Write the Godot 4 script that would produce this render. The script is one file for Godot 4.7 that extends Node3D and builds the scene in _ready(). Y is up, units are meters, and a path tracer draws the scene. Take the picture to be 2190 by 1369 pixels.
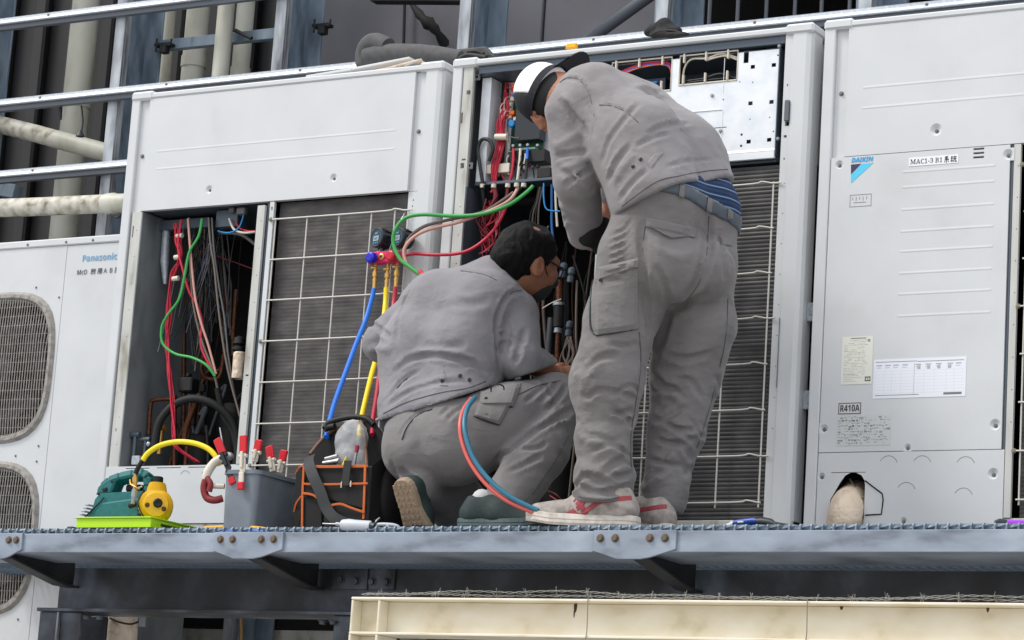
extends Node3D

# ---------------------------------------------------------------- mesh building

class Shape:
	var v := PackedVector3Array()
	var n := PackedVector3Array()
	var uv := PackedVector2Array()

	func smooth(a: Vector3, b: Vector3, c: Vector3, na: Vector3, nb: Vector3, nc: Vector3) -> void:
		v.append(a); v.append(c); v.append(b)
		n.append(na); n.append(nc); n.append(nb)
		uv.append(Vector2.ZERO); uv.append(Vector2.ZERO); uv.append(Vector2.ZERO)

	func tri(a: Vector3, b: Vector3, c: Vector3) -> void:
		var m := (b - a).cross(c - a).normalized()
		smooth(a, b, c, m, m, m)

	func quad(a: Vector3, b: Vector3, c: Vector3, d: Vector3) -> void:
		tri(a, b, c)
		tri(a, c, d)

	# a picture or print: corners from lower left, anticlockwise as seen from the front
	func sheet(a: Vector3, b: Vector3, c: Vector3, d: Vector3) -> void:
		var at := v.size()
		quad(a, b, c, d)
		var t := [Vector2(0, 1), Vector2(1, 0), Vector2(1, 1), Vector2(0, 1), Vector2(0, 0), Vector2(1, 0)]
		for i in 6:
			uv[at + i] = t[i]

	func box(c: Vector3, s: Vector3, b := Basis(), ch := 0.0015) -> void:
		var h := s * 0.5
		ch = minf(ch, minf(h.x, minf(h.y, h.z)) * 0.45)
		var p := {}
		for sx: int in [-1, 1]:
			for sy: int in [-1, 1]:
				for sz: int in [-1, 1]:
					var k := Vector3(sx, sy, sz)
					p[[sx, sy, sz, 0]] = c + b * (k * (h - Vector3(0, ch, ch)))
					p[[sx, sy, sz, 1]] = c + b * (k * (h - Vector3(ch, 0, ch)))
					p[[sx, sy, sz, 2]] = c + b * (k * (h - Vector3(ch, ch, 0)))
					face([p[[sx, sy, sz, 0]], p[[sx, sy, sz, 1]], p[[sx, sy, sz, 2]]], b * k)
		for s1: int in [-1, 1]:
			face([p[[s1, -1, -1, 0]], p[[s1, 1, -1, 0]], p[[s1, 1, 1, 0]], p[[s1, -1, 1, 0]]], b * Vector3(s1, 0, 0))
			face([p[[-1, s1, -1, 1]], p[[1, s1, -1, 1]], p[[1, s1, 1, 1]], p[[-1, s1, 1, 1]]], b * Vector3(0, s1, 0))
			face([p[[-1, -1, s1, 2]], p[[1, -1, s1, 2]], p[[1, 1, s1, 2]], p[[-1, 1, s1, 2]]], b * Vector3(0, 0, s1))
			for s2: int in [-1, 1]:
				face([p[[s1, s2, -1, 0]], p[[s1, s2, -1, 1]], p[[s1, s2, 1, 1]], p[[s1, s2, 1, 0]]], b * Vector3(s1, s2, 0))
				face([p[[s1, -1, s2, 0]], p[[s1, -1, s2, 2]], p[[s1, 1, s2, 2]], p[[s1, 1, s2, 0]]], b * Vector3(s1, 0, s2))
				face([p[[-1, s1, s2, 1]], p[[-1, s1, s2, 2]], p[[1, s1, s2, 2]], p[[1, s1, s2, 1]]], b * Vector3(0, s1, s2))

	# a flat polygon turned towards a direction
	func face(q: Array, out: Vector3) -> void:
		var flip: bool = (q[1] - q[0]).cross(q[2] - q[0]).dot(out) < 0.0
		for i in range(1, q.size() - 1):
			if flip:
				tri(q[0], q[i + 1], q[i])
			else:
				tri(q[0], q[i], q[i + 1])

	func span(x0: float, x1: float, y0: float, y1: float, z0: float, z1: float, ch := 0.0015) -> void:
		box(Vector3(x0 + x1, y0 + y1, z0 + z1) * 0.5, Vector3(absf(x1 - x0), absf(y1 - y0), absf(z1 - z0)), Basis(), ch)

	# a bar of rectangular section between two points, "up" gives the section's second axis
	func bar(a: Vector3, b: Vector3, w: float, h: float, up := Vector3.UP, ch := 0.0015) -> void:
		var z := (b - a).normalized()
		var x := up.cross(z).normalized()
		if x.length() < 0.5:
			x = Vector3.RIGHT.cross(z).normalized()
		box((a + b) * 0.5, Vector3(w, h, a.distance_to(b)), Basis(x, z.cross(x), z), ch)

	func tube(pts: Array, r: Variant, sides := 8, caps := true) -> void:
		var m := pts.size()
		var t0: Vector3 = (pts[1] - pts[0]).normalized()
		var u := t0.cross(Vector3.UP if absf(t0.y) < 0.9 else Vector3.RIGHT).normalized()
		var last := PackedVector3Array()
		var lastn := PackedVector3Array()
		for i in m:
			var t: Vector3 = (pts[mini(i + 1, m - 1)] - pts[maxi(i - 1, 0)]).normalized()
			u = (u - t * u.dot(t)).normalized()
			var w := t.cross(u)
			var rr: float = r[i] if r is Array else r
			var ring := PackedVector3Array()
			var rn := PackedVector3Array()
			for k in sides + 1:
				var a := TAU * k / sides
				var d := u * cos(a) + w * sin(a)
				ring.append(pts[i] + d * rr)
				rn.append(d)
			if i > 0:
				for k in sides:
					smooth(last[k], last[k + 1], ring[k + 1], lastn[k], lastn[k + 1], rn[k + 1])
					smooth(last[k], ring[k + 1], ring[k], lastn[k], rn[k + 1], rn[k])
			if caps and (i == 0 or i == m - 1):
				for k in sides:
					if i == 0:
						tri(pts[i], ring[k + 1], ring[k])
					else:
						tri(pts[i], ring[k], ring[k + 1])
			last = ring
			lastn = rn

	# profile of Vector2(radius, height) turned about the y axis of the transform
	func lathe(profile: Array, x := Transform3D(), sides := 16, soft := false) -> void:
		for i in profile.size() - 1:
			var a: Vector2 = profile[i]
			var b: Vector2 = profile[i + 1]
			var dn := Vector2(b.y - a.y, a.x - b.x).normalized()
			for k in sides:
				var p0 := TAU * k / sides
				var p1 := TAU * (k + 1) / sides
				var c0 := Vector3(cos(p0), 0, -sin(p0))
				var c1 := Vector3(cos(p1), 0, -sin(p1))
				var A := x * (c0 * a.x + Vector3.UP * a.y)
				var B := x * (c1 * a.x + Vector3.UP * a.y)
				var C := x * (c1 * b.x + Vector3.UP * b.y)
				var D := x * (c0 * b.x + Vector3.UP * b.y)
				var n0 := (x.basis * (c0 * dn.x + Vector3.UP * dn.y)).normalized()
				var n1 := (x.basis * (c1 * dn.x + Vector3.UP * dn.y)).normalized()
				if a.x > 0.00001:
					smooth(A, B, C, n0, n1, n1)
				if b.x > 0.00001:
					smooth(A, C, D, n0, n1, n0)

	# polygon in the xy plane of the transform, from z = 0 to z = depth, edges chamfered on the z = depth side
	func prism(poly: Array, depth: float, x := Transform3D(), ch := 0.0) -> void:
		var q := PackedVector2Array(poly)
		if not Geometry2D.is_polygon_clockwise(q):
			q.reverse()
		var inner := q
		if ch > 0.0:
			var got := Geometry2D.offset_polygon(q, -ch, Geometry2D.JOIN_MITER)
			if got.size() == 1 and got[0].size() == q.size():
				inner = got[0]
				var best := 0
				for s in q.size():
					if inner[s].distance_to(q[0]) < inner[best].distance_to(q[0]):
						best = s
				var turned := PackedVector2Array()
				var same := Geometry2D.is_polygon_clockwise(inner)
				for s in q.size():
					turned.append(inner[posmod(best + (s if same else -s), q.size())])
				inner = turned
			else:
				ch = 0.0
		var o := x.basis * Vector3(0, 0, signf(depth))
		for ids in [[q, 0.0, -o], [inner, depth, o]]:
			var tris := Geometry2D.triangulate_polygon(ids[0])
			for i in range(0, tris.size(), 3):
				var f := []
				for k in 3:
					f.append(x * Vector3(ids[0][tris[i + k]].x, ids[0][tris[i + k]].y, ids[1]))
				face(f, ids[2])
		var z1 := depth - ch * signf(depth)
		for i in q.size():
			var a := q[i]
			var b := q[(i + 1) % q.size()]
			var e := b - a
			var out := x.basis * Vector3(-e.y, e.x, 0)
			face([x * Vector3(a.x, a.y, 0), x * Vector3(b.x, b.y, 0), x * Vector3(b.x, b.y, z1), x * Vector3(a.x, a.y, z1)], out)
			if ch > 0.0:
				var ia := inner[i]
				var ib := inner[(i + 1) % q.size()]
				face([x * Vector3(a.x, a.y, z1), x * Vector3(b.x, b.y, z1), x * Vector3(ib.x, ib.y, depth), x * Vector3(ia.x, ia.y, depth)], out + o * 0.5 * out.length())

	func ball(c: Vector3, r: Vector3, b := Basis(), rows := 8, cols := 12) -> void:
		for i in rows:
			for k in cols:
				var q := []
				for w in [[i, k], [i, k + 1], [i + 1, k + 1], [i + 1, k]]:
					var th: float = PI * w[0] / rows
					var ph: float = TAU * w[1] / cols
					q.append(Vector3(sin(th) * cos(ph), cos(th), -sin(th) * sin(ph)))
				var pp := []
				var nn := []
				for s: Vector3 in q:
					pp.append(c + b * (s * r))
					nn.append((b * (s / r)).normalized())
				if i > 0:
					smooth(pp[0], pp[2], pp[1], nn[0], nn[2], nn[1])
				if i < rows - 1:
					smooth(pp[0], pp[3], pp[2], nn[0], nn[3], nn[2])

	# a sheet-metal front facing +z with openings. holes: [kind, x, y, half_w, half_h]
	# kind "dish": a round screw recess of radius half_w in a square; "open": a rectangular opening
	func plate(x0: float, x1: float, y0: float, y1: float, z: float, thick: float, holes: Array, slope := 0.0) -> void:
		var xs := [x0, x1]
		var ys := [y0, y1]
		for h in holes:
			for k: float in [-1.0, 1.0]:
				xs.append(clampf(h[1] + k * h[3], x0, x1))
				ys.append(clampf(h[2] + k * h[4], y0, y1))
		xs.sort()
		ys.sort()
		for i in xs.size() - 1:
			if xs[i + 1] - xs[i] < 0.00005:
				continue
			for j in ys.size() - 1:
				if ys[j + 1] - ys[j] < 0.00005:
					continue
				var mx: float = (xs[i] + xs[i + 1]) * 0.5
				var my: float = (ys[j] + ys[j + 1]) * 0.5
				var free := true
				for h in holes:
					if absf(mx - h[1]) < h[3] and absf(my - h[2]) < h[4]:
						free = false
				if free:
					quad(Vector3(xs[i], ys[j], z), Vector3(xs[i + 1], ys[j], z), Vector3(xs[i + 1], ys[j + 1], z), Vector3(xs[i], ys[j + 1], z))
		for h in holes:
			var c := Vector3(h[1], h[2], z)
			var w: float = h[3]
			var t: float = h[4]
			if h[0] == "open":
				var q := [c + Vector3(-w, -t, 0), c + Vector3(w, -t, 0), c + Vector3(w, t, 0), c + Vector3(-w, t, 0)]
				for k in 4:
					var a: Vector3 = q[k]
					var b: Vector3 = q[(k + 1) % 4]
					quad(a, a - Vector3(0, 0, thick), b - Vector3(0, 0, thick), b)
			elif h[0] == "fan":
				var m := 48
				for k in m:
					var q := []
					for kk in [k, k + 1]:
						var d := Vector3(cos(TAU * kk / m), sin(TAU * kk / m), 0)
						q.append(c + d * (w / maxf(absf(d.x), absf(d.y))))
						q.append(c + d * (w * 0.97 / pow(pow(absf(d.x), 3.4) + pow(absf(d.y), 3.4), 1.0 / 3.4)))
					quad(q[1], q[0], q[2], q[3])
					quad(q[1], q[3], q[3] - Vector3(0, 0, thick), q[1] - Vector3(0, 0, thick))
			else:
				var m := 24
				var r := w * 0.86
				var deep := w * 0.32
				for k in m:
					var a0 := TAU * k / m
					var a1 := TAU * (k + 1) / m
					var d0 := Vector3(cos(a0), sin(a0), 0)
					var d1 := Vector3(cos(a1), sin(a1), 0)
					var s0 := d0 * (w / maxf(absf(d0.x), absf(d0.y)))
					var s1 := d1 * (w / maxf(absf(d1.x), absf(d1.y)))
					quad(c + d0 * r, c + s0, c + s1, c + d1 * r)
					var low := Vector3(0, -r * 0.12, -deep)
					var n0 := (-d0 * 0.6 + Vector3(0, 0, 1)).normalized()
					var n1 := (-d1 * 0.6 + Vector3(0, 0, 1)).normalized()
					smooth(c + d0 * r * 0.4 + low, c + d0 * r, c + d1 * r, n0, n0, n1)
					smooth(c + d0 * r * 0.4 + low, c + d1 * r, c + d1 * r * 0.4 + low, n0, n1, n1)
					tri(c + low, c + low + d0 * r * 0.4, c + low + d1 * r * 0.4)
		quad(Vector3(x0, y0, z), Vector3(x0, y0, z - thick), Vector3(x1, y0, z - thick), Vector3(x1, y0, z))
		quad(Vector3(x0, y1, z), Vector3(x1, y1, z), Vector3(x1, y1, z - thick), Vector3(x0, y1, z - thick))
		quad(Vector3(x0, y0, z), Vector3(x0, y1, z), Vector3(x0, y1, z - thick), Vector3(x0, y0, z - thick))
		quad(Vector3(x1, y0, z), Vector3(x1, y0, z - thick), Vector3(x1, y1, z - thick), Vector3(x1, y1, z))

	func made(off: Vector3) -> ArrayMesh:
		var w := PackedVector3Array()
		w.resize(v.size())
		for i in v.size():
			w[i] = v[i] - off
		var a := []
		a.resize(Mesh.ARRAY_MAX)
		a[Mesh.ARRAY_VERTEX] = w
		a[Mesh.ARRAY_NORMAL] = n
		a[Mesh.ARRAY_TEX_UV] = uv
		var m := ArrayMesh.new()
		m.add_surface_from_arrays(Mesh.PRIMITIVE_TRIANGLES, a)
		return m


static func bend(pts: Array, per := 6) -> Array:
	var out := []
	var m := pts.size()
	for i in m - 1:
		var a: Vector3 = pts[maxi(i - 1, 0)]
		var b: Vector3 = pts[i]
		var c: Vector3 = pts[i + 1]
		var d: Vector3 = pts[mini(i + 2, m - 1)]
		for k in per:
			out.append(b.cubic_interpolate(c, a, d, float(k) / per))
	out.append(pts[m - 1])
	return out


static func frame(at: Vector3, axis: Vector3, hint := Vector3(0, 0, 1)) -> Transform3D:
	var y := axis.normalized()
	var x := y.cross(hint)
	if x.length() < 0.01:
		x = y.cross(Vector3(1, 0, 0))
	x = x.normalized()
	return Transform3D(Basis(x, y, x.cross(y)), at)

# ---------------------------------------------------------------- solid fields: capsules and balls joined smoothly, meshed as surface nets

class Field:
	var o: Vector3
	var h: float
	var nx: int
	var ny: int
	var nz: int
	var f := PackedFloat32Array()

	func _init(lo: Vector3, hi: Vector3, cell: float) -> void:
		o = lo
		h = cell
		nx = int(ceil((hi.x - lo.x) / h)) + 1
		ny = int(ceil((hi.y - lo.y) / h)) + 1
		nz = int(ceil((hi.z - lo.z) / h)) + 1
		f.resize(nx * ny * nz)
		f.fill(9.0)

	static func around(bones: Array, cell: float, pad := 0.03) -> Field:
		var lo := Vector3(1e6, 1e6, 1e6)
		var hi := -lo
		for b in bones:
			var r: float = maxf(b[2], b[3]) + pad
			for p: Vector3 in [b[0], b[1]]:
				lo = lo.min(p - Vector3(r, r, r))
				hi = hi.max(p + Vector3(r, r, r))
		return Field.new(lo, hi, cell)

	# bone: [from, to, radius there, radius here]; k is the width of the smooth join
	func bones(list: Array, k: float) -> void:
		for b in list:
			bone(b[0], b[1], b[2], b[3], b[4] if b.size() > 4 else k)

	func bone(a: Vector3, b: Vector3, ra: float, rb: float, k: float) -> void:
		var big := maxf(ra, rb) + k + 2.5 * h
		var lo := (a.min(b) - Vector3(big, big, big) - o) / h
		var hi := (a.max(b) + Vector3(big, big, big) - o) / h
		var ab := b - a
		var len2 := maxf(ab.length_squared(), 1e-9)
		var i0 := maxi(0, int(lo.x))
		var i1 := mini(nx - 1, int(hi.x) + 1)
		for z in range(maxi(0, int(lo.z)), mini(nz - 1, int(hi.z) + 1) + 1):
			for y in range(maxi(0, int(lo.y)), mini(ny - 1, int(hi.y) + 1) + 1):
				var py := o.y + y * h
				var pz := o.z + z * h
				var row := (z * ny + y) * nx
				for x in range(i0, i1 + 1):
					var p := Vector3(o.x + x * h, py, pz) - a
					var t := clampf(p.dot(ab) / len2, 0.0, 1.0)
					var d := (p - ab * t).length() - ra - (rb - ra) * t
					if d < k + 2.5 * h:
						var e := f[row + x]
						var m := k - absf(e - d)
						f[row + x] = minf(e, d) - (m * m * 0.25 / k if m > 0.0 else 0.0)

	# ball squeezed along the axes of a basis
	func egg(c: Vector3, r: Vector3, b: Basis, k: float, cut := false) -> void:
		var big := maxf(r.x, maxf(r.y, r.z)) + k + 2.5 * h
		var lo := (c - Vector3(big, big, big) - o) / h
		var hi := (c + Vector3(big, big, big) - o) / h
		var inv := b.transposed()
		var rm := minf(r.x, minf(r.y, r.z))
		for z in range(maxi(0, int(lo.z)), mini(nz - 1, int(hi.z) + 1) + 1):
			for y in range(maxi(0, int(lo.y)), mini(ny - 1, int(hi.y) + 1) + 1):
				var row := (z * ny + y) * nx
				for x in range(maxi(0, int(lo.x)), mini(nx - 1, int(hi.x) + 1) + 1):
					var q := inv * (o + Vector3(x, y, z) * h - c)
					var l := (q / r).length()
					var d := (l - 1.0) * (q.length() / l if l > 0.05 else rm)
					var e := f[row + x]
					if cut:
						d = -d
						var m := k - absf(e - d)
						f[row + x] = maxf(e, d) + (m * m * 0.25 / k if m > 0.0 else 0.0)
					elif d < k + 2.5 * h:
						var m := k - absf(e - d)
						f[row + x] = minf(e, d) - (m * m * 0.25 / k if m > 0.0 else 0.0)

	# keeps only the side of a plane that its normal points away from
	func clip(at: Vector3, out: Vector3, reach := 99.0) -> void:
		out = out.normalized()
		for z in nz:
			for y in ny:
				var row := (z * ny + y) * nx
				for x in nx:
					var i := row + x
					if f[i] < 0.1:
						var p := o + Vector3(x, y, z) * h - at
						if p.length_squared() < reach * reach:
							f[i] = maxf(f[i], p.dot(out))

	# folds: noise sampled at p * scale, only where the skin is
	func ruffle(noise: FastNoiseLite, b: Basis, amp: float, ridged := false, from_y := -99.0, to_y := 99.0) -> void:
		var near := 2.2 * h + amp
		for z in nz:
			for y in ny:
				var py := o.y + y * h
				if py < from_y or py > to_y:
					continue
				var fade := clampf(minf(py - from_y, to_y - py) / 0.06, 0.0, 1.0)
				var row := (z * ny + y) * nx
				for x in nx:
					var i := row + x
					if absf(f[i]) < near:
						var q := b * (o + Vector3(x, y, z) * h)
						var s := noise.get_noise_3dv(q)
						f[i] += fade * amp * ((1.0 - 3.0 * absf(s)) if ridged else s)

	# a groove (depth > 0) or a raised fold (depth < 0) along a line that is first laid onto the surface
	func crease(pts: Array, width: float, depth: float, dir := Vector3.ZERO) -> void:
		depth = clampf(depth * (1.0 if dir == Vector3.ZERO else 1.8), -0.012, 0.017)
		width *= 1.0 if dir == Vector3.ZERO else 0.9
		var q := []
		for p: Vector3 in (bend(pts, 3) if pts.size() > 2 else pts):
			q.append(lay(p) if dir == Vector3.ZERO else hit(p - dir * 0.2, dir))
		var best := {}
		for s in q.size() - 1:
			var a: Vector3 = q[s]
			var b: Vector3 = q[s + 1]
			var big := width * 2.5
			var lo := (a.min(b) - Vector3(big, big, big) - o) / h
			var hi := (a.max(b) + Vector3(big, big, big) - o) / h
			var ab := b - a
			var len2 := maxf(ab.length_squared(), 1e-9)
			for z in range(maxi(0, int(lo.z)), mini(nz - 1, int(hi.z) + 1) + 1):
				for y in range(maxi(0, int(lo.y)), mini(ny - 1, int(hi.y) + 1) + 1):
					var row := (z * ny + y) * nx
					for x in range(maxi(0, int(lo.x)), mini(nx - 1, int(hi.x) + 1) + 1):
						var p := o + Vector3(x, y, z) * h - a
						var t := clampf(p.dot(ab) / len2, 0.0, 1.0)
						var d := (p - ab * t).length() / width
						if d < 2.5 and (not best.has(row + x) or best[row + x].x > d):
							best[row + x] = Vector2(d, (s + t) / (q.size() - 1))
		for i: int in best:
			var d: float = best[i].x
			var along: float = best[i].y
			f[i] += depth * (exp(-d * d) if depth < 0.0 else 1.25 * exp(-d * d * 1.4) - 0.3 * exp(-(d - 1.5) * (d - 1.5) * 3.0)) * clampf(4.0 * minf(along, 1.0 - along), 0.0, 1.0)

	func at(p: Vector3) -> float:
		var g := (p - o) / h
		var x := clampi(int(g.x), 0, nx - 2)
		var y := clampi(int(g.y), 0, ny - 2)
		var z := clampi(int(g.z), 0, nz - 2)
		var u := clampf(g.x - x, 0, 1)
		var w := clampf(g.y - y, 0, 1)
		var t := clampf(g.z - z, 0, 1)
		var i := (z * ny + y) * nx + x
		var j := i + nx * ny
		return lerpf(lerpf(lerpf(f[i], f[i + 1], u), lerpf(f[i + nx], f[i + nx + 1], u), w), lerpf(lerpf(f[j], f[j + 1], u), lerpf(f[j + nx], f[j + nx + 1], u), w), t)

	func grad(p: Vector3) -> Vector3:
		var e := h
		var g := Vector3(at(p + Vector3(e, 0, 0)) - at(p - Vector3(e, 0, 0)), at(p + Vector3(0, e, 0)) - at(p - Vector3(0, e, 0)), at(p + Vector3(0, 0, e)) - at(p - Vector3(0, 0, e)))
		return g.normalized() if g.length() > 1e-6 else Vector3.UP

	func lay(p: Vector3, off := 0.0) -> Vector3:
		for k in 12:
			var d := clampf(at(p) - off, -0.04, 0.04)
			if absf(d) < 0.0005:
				break
			p -= grad(p) * d * 0.8
		return p

	# first point of the surface along a ray
	func hit(p: Vector3, dir: Vector3, most := 0.6) -> Vector3:
		var t := 0.0
		while t < most:
			var d := at(p + dir * t)
			if d < 0.0008:
				break
			t += clampf(d * 0.7, 0.001, 0.03)
		return p + dir * t

	func skin(s: Shape) -> void:
		var id := PackedInt32Array()
		id.resize(f.size())
		id.fill(-1)
		var vs := PackedVector3Array()
		var cells := PackedInt32Array()
		var plane := nx * ny
		var corner := [0, 1, nx, nx + 1, plane, plane + 1, plane + nx, plane + nx + 1]
		var at8 := [Vector3(0, 0, 0), Vector3(1, 0, 0), Vector3(0, 1, 0), Vector3(1, 1, 0), Vector3(0, 0, 1), Vector3(1, 0, 1), Vector3(0, 1, 1), Vector3(1, 1, 1)]
		var edges := [[0, 1], [2, 3], [4, 5], [6, 7], [0, 2], [1, 3], [4, 6], [5, 7], [0, 4], [1, 5], [2, 6], [3, 7]]
		var near := 5.0 * h
		for z in nz - 1:
			for y in ny - 1:
				var row := (z * ny + y) * nx
				for x in nx - 1:
					var i := row + x
					if absf(f[i]) > near:
						continue
					var c0 := f[i] < 0.0
					if c0 == (f[i + 1] < 0.0) and c0 == (f[i + nx] < 0.0) and c0 == (f[i + nx + 1] < 0.0) and c0 == (f[i + plane] < 0.0) and c0 == (f[i + plane + 1] < 0.0) and c0 == (f[i + plane + nx] < 0.0) and c0 == (f[i + plane + nx + 1] < 0.0):
						continue
					var sum := Vector3.ZERO
					var cnt := 0
					for e in edges:
						var a := f[i + corner[e[0]]]
						var b := f[i + corner[e[1]]]
						if (a < 0.0) != (b < 0.0):
							sum += at8[e[0]].lerp(at8[e[1]], a / (a - b))
							cnt += 1
					id[i] = vs.size()
					vs.append(o + (Vector3(x, y, z) + sum / cnt) * h)
					cells.append(i)
		var tris := PackedInt32Array()
		for c in cells.size():
			var i := cells[c]
			for ax in 3:
				var step: int = [1, nx, plane][ax]
				var a := f[i] < 0.0
				if a == (f[i + step] < 0.0):
					continue
				var s1: int = [nx, plane, 1][ax]
				var s2: int = [plane, 1, nx][ax]
				if i - s1 - s2 < 0:
					continue
				var q0 := id[i]
				var q1 := id[i - s1]
				var q2 := id[i - s1 - s2]
				var q3 := id[i - s2]
				if q1 < 0 or q2 < 0 or q3 < 0:
					continue
				if a:
					tris.append_array([q0, q1, q2, q0, q2, q3])
				else:
					tris.append_array([q0, q2, q1, q0, q3, q2])
		var ns := PackedVector3Array()
		ns.resize(vs.size())
		for t in range(0, tris.size(), 3):
			var m := (vs[tris[t + 1]] - vs[tris[t]]).cross(vs[tris[t + 2]] - vs[tris[t]])
			ns[tris[t]] += m
			ns[tris[t + 1]] += m
			ns[tris[t + 2]] += m
		for k in ns.size():
			ns[k] = ns[k].normalized()
		for t in range(0, tris.size(), 3):
			s.smooth(vs[tris[t]], vs[tris[t + 1]], vs[tris[t + 2]], ns[tris[t]], ns[tris[t + 1]], ns[tris[t + 2]])

	# a flap of cloth lying on the surface: a patch between four corners (going round), pressed on along dir
	func patch(s: Shape, a: Vector3, b: Vector3, c: Vector3, d: Vector3, dir: Vector3, thick: float, m := 10, n := 8, sag := 0.0) -> void:
		var g := []
		for j in n + 1:
			var r := []
			for i in m + 1:
				var p := a.lerp(b, float(i) / m).lerp(d.lerp(c, float(i) / m), float(j) / n)
				var edge := 1.0 if i > 0 and i < m and j > 0 and j < n else 0.35
				r.append(hit(p - dir * 0.25, dir) - dir * (thick * edge + sag * j / n))
			g.append(r)
		for j in n:
			for i in m:
				face_of(s, g[j][i], g[j][i + 1], g[j + 1][i + 1], g[j + 1][i], -dir)
		var rim := []
		for i in m:
			rim.append(g[0][i])
		for j in n:
			rim.append(g[j][m])
		for i in m:
			rim.append(g[n][m - i])
		for j in n:
			rim.append(g[n - j][0])
		var mid: Vector3 = g[n / 2][m / 2]
		for i in rim.size():
			var p: Vector3 = rim[i]
			var q: Vector3 = rim[(i + 1) % rim.size()]
			s.face([p, q, q + dir * (thick + 0.004), p + dir * (thick + 0.004)], (p + q) * 0.5 - mid)

	func face_of(s: Shape, a: Vector3, b: Vector3, c: Vector3, d: Vector3, out: Vector3) -> void:
		s.face([a, b, c, d], out)

	# a thin seam or cord that follows the surface
	func seam(s: Shape, pts: Array, r: float, dir: Vector3) -> void:
		var q := []
		for p: Vector3 in bend(pts, 5):
			q.append(hit(p - dir * 0.2, dir) - dir * r * 0.3)
		s.tube(q, r, 5)

	static func bend(pts: Array, per: int) -> Array:
		var out := []
		for i in pts.size() - 1:
			for k in per:
				out.append(pts[i].cubic_interpolate(pts[i + 1], pts[maxi(i - 1, 0)], pts[mini(i + 2, pts.size() - 1)], float(k) / per))
		out.append(pts[-1])
		return out

# ---------------------------------------------------------------- nodes

var base_of := {}
var taken := {}
var M := {}


func numbered(called: String, parent: Node) -> String:
	var key := [called, parent]
	taken[key] = taken.get(key, -1) + 1
	return called if taken[key] == 0 else "%s_%03d" % [called, taken[key]]


func thing(called: String, label: String, category: String, at: Vector3, group := "") -> Node3D:
	var o := Node3D.new()
	o.name = numbered(called, self)
	add_child(o, true)
	o.position = at
	base_of[o] = at
	tag(o, label, category, group)
	return o


func tag(o: Node, label: String, category: String, group := "") -> void:
	o.set_meta("label", label)
	o.set_meta("category", category)
	o.set_meta("kind", "thing")
	if group:
		o.set_meta("group", group)


func obj(called: String, s: Shape, m: Material, parent: Node = self) -> MeshInstance3D:
	var o := MeshInstance3D.new()
	o.name = numbered(called, parent)
	var off: Vector3 = base_of.get(parent, Vector3.ZERO)
	o.mesh = s.made(off)
	o.mesh.surface_set_material(0, m)
	parent.add_child(o, true)
	base_of[o] = off
	return o


# one mesh used by many alike pieces: built about the origin, set down at a place
func piece(called: String, mesh: Mesh, at: Vector3, b: Basis, parent: Node) -> MeshInstance3D:
	var o := MeshInstance3D.new()
	o.name = numbered(called, parent)
	o.mesh = mesh
	o.transform = Transform3D(b, at - base_of.get(parent, Vector3.ZERO))
	parent.add_child(o, true)
	base_of[o] = at
	return o


func again(o: Node3D, move: Vector3, label: String) -> Node3D:
	var c: Node3D = o.duplicate()
	c.name = numbered(str(o.name), self)
	add_child(c, true)
	c.position = o.position + move
	c.set_meta("label", label)
	return c


func text(parent: Node, called: String, words: String, at: Vector3, size: float, m: Material, bold := false, serif := false, stretch := 1.0, italic := 0.0) -> void:
	var t := TextMesh.new()
	var f := SystemFont.new()
	f.font_names = PackedStringArray(["Droid Serif" if serif else "Droid Sans"])
	if bold:
		f.font_weight = 700
	t.font = f
	t.text = words
	t.font_size = 64
	t.pixel_size = size / 64.0
	t.depth = 0.0006
	t.vertical_alignment = VERTICAL_ALIGNMENT_CENTER
	t.horizontal_alignment = HORIZONTAL_ALIGNMENT_LEFT
	t.material = m
	piece(called, t, at, Basis(Vector3(stretch, 0, 0), Vector3(italic, 1, 0), Vector3(0, 0, 1)), parent)


# characters drawn as strokes in a unit square: [x0, y0, x1, y1] each
func strokes(s: Shape, list: Array, at: Vector3, size: float, w: float) -> void:
	for k in list:
		s.bar(at + Vector3(k[0], k[1], 0) * size, at + Vector3(k[2], k[3], 0) * size, w, 0.0006, Vector3(0, 0, 1), 0.0)

# ---------------------------------------------------------------- materials

func noise(sd: int, freq: float, oct := 4, type := FastNoiseLite.TYPE_SIMPLEX_SMOOTH) -> FastNoiseLite:
	var n := FastNoiseLite.new()
	n.seed = sd
	n.frequency = freq
	n.noise_type = type
	n.fractal_octaves = oct
	return n


func cloudy(sd: int, freq: float, stops: Array, oct := 4, type := FastNoiseLite.TYPE_SIMPLEX_SMOOTH, side := 512) -> NoiseTexture2D:
	var t := NoiseTexture2D.new()
	t.width = side
	t.height = side
	t.seamless = true
	t.noise = noise(sd, freq, oct, type)
	var g := Gradient.new()
	var offs := PackedFloat32Array()
	var cols := PackedColorArray()
	for s in stops:
		offs.append(s[0])
		cols.append(s[1])
	g.offsets = offs
	g.colors = cols
	t.color_ramp = g
	return t


func wrinkles(sd: int, freq: float) -> NoiseTexture2D:
	var t := relief(sd, freq, 3)
	var n: FastNoiseLite = t.noise
	n.fractal_type = FastNoiseLite.FRACTAL_RIDGED
	n.fractal_gain = 0.35
	n.domain_warp_enabled = true
	n.domain_warp_amplitude = 40.0
	n.domain_warp_frequency = 0.008
	return t


func relief(sd: int, freq: float, oct := 3, type := FastNoiseLite.TYPE_SIMPLEX_SMOOTH) -> NoiseTexture2D:
	var t := NoiseTexture2D.new()
	t.width = 512
	t.height = 512
	t.seamless = true
	t.noise = noise(sd, freq, oct, type)
	return t


func grey(a: float, tint := Color.WHITE) -> Color:
	return Color(a * tint.r, a * tint.g, a * tint.b)


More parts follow.
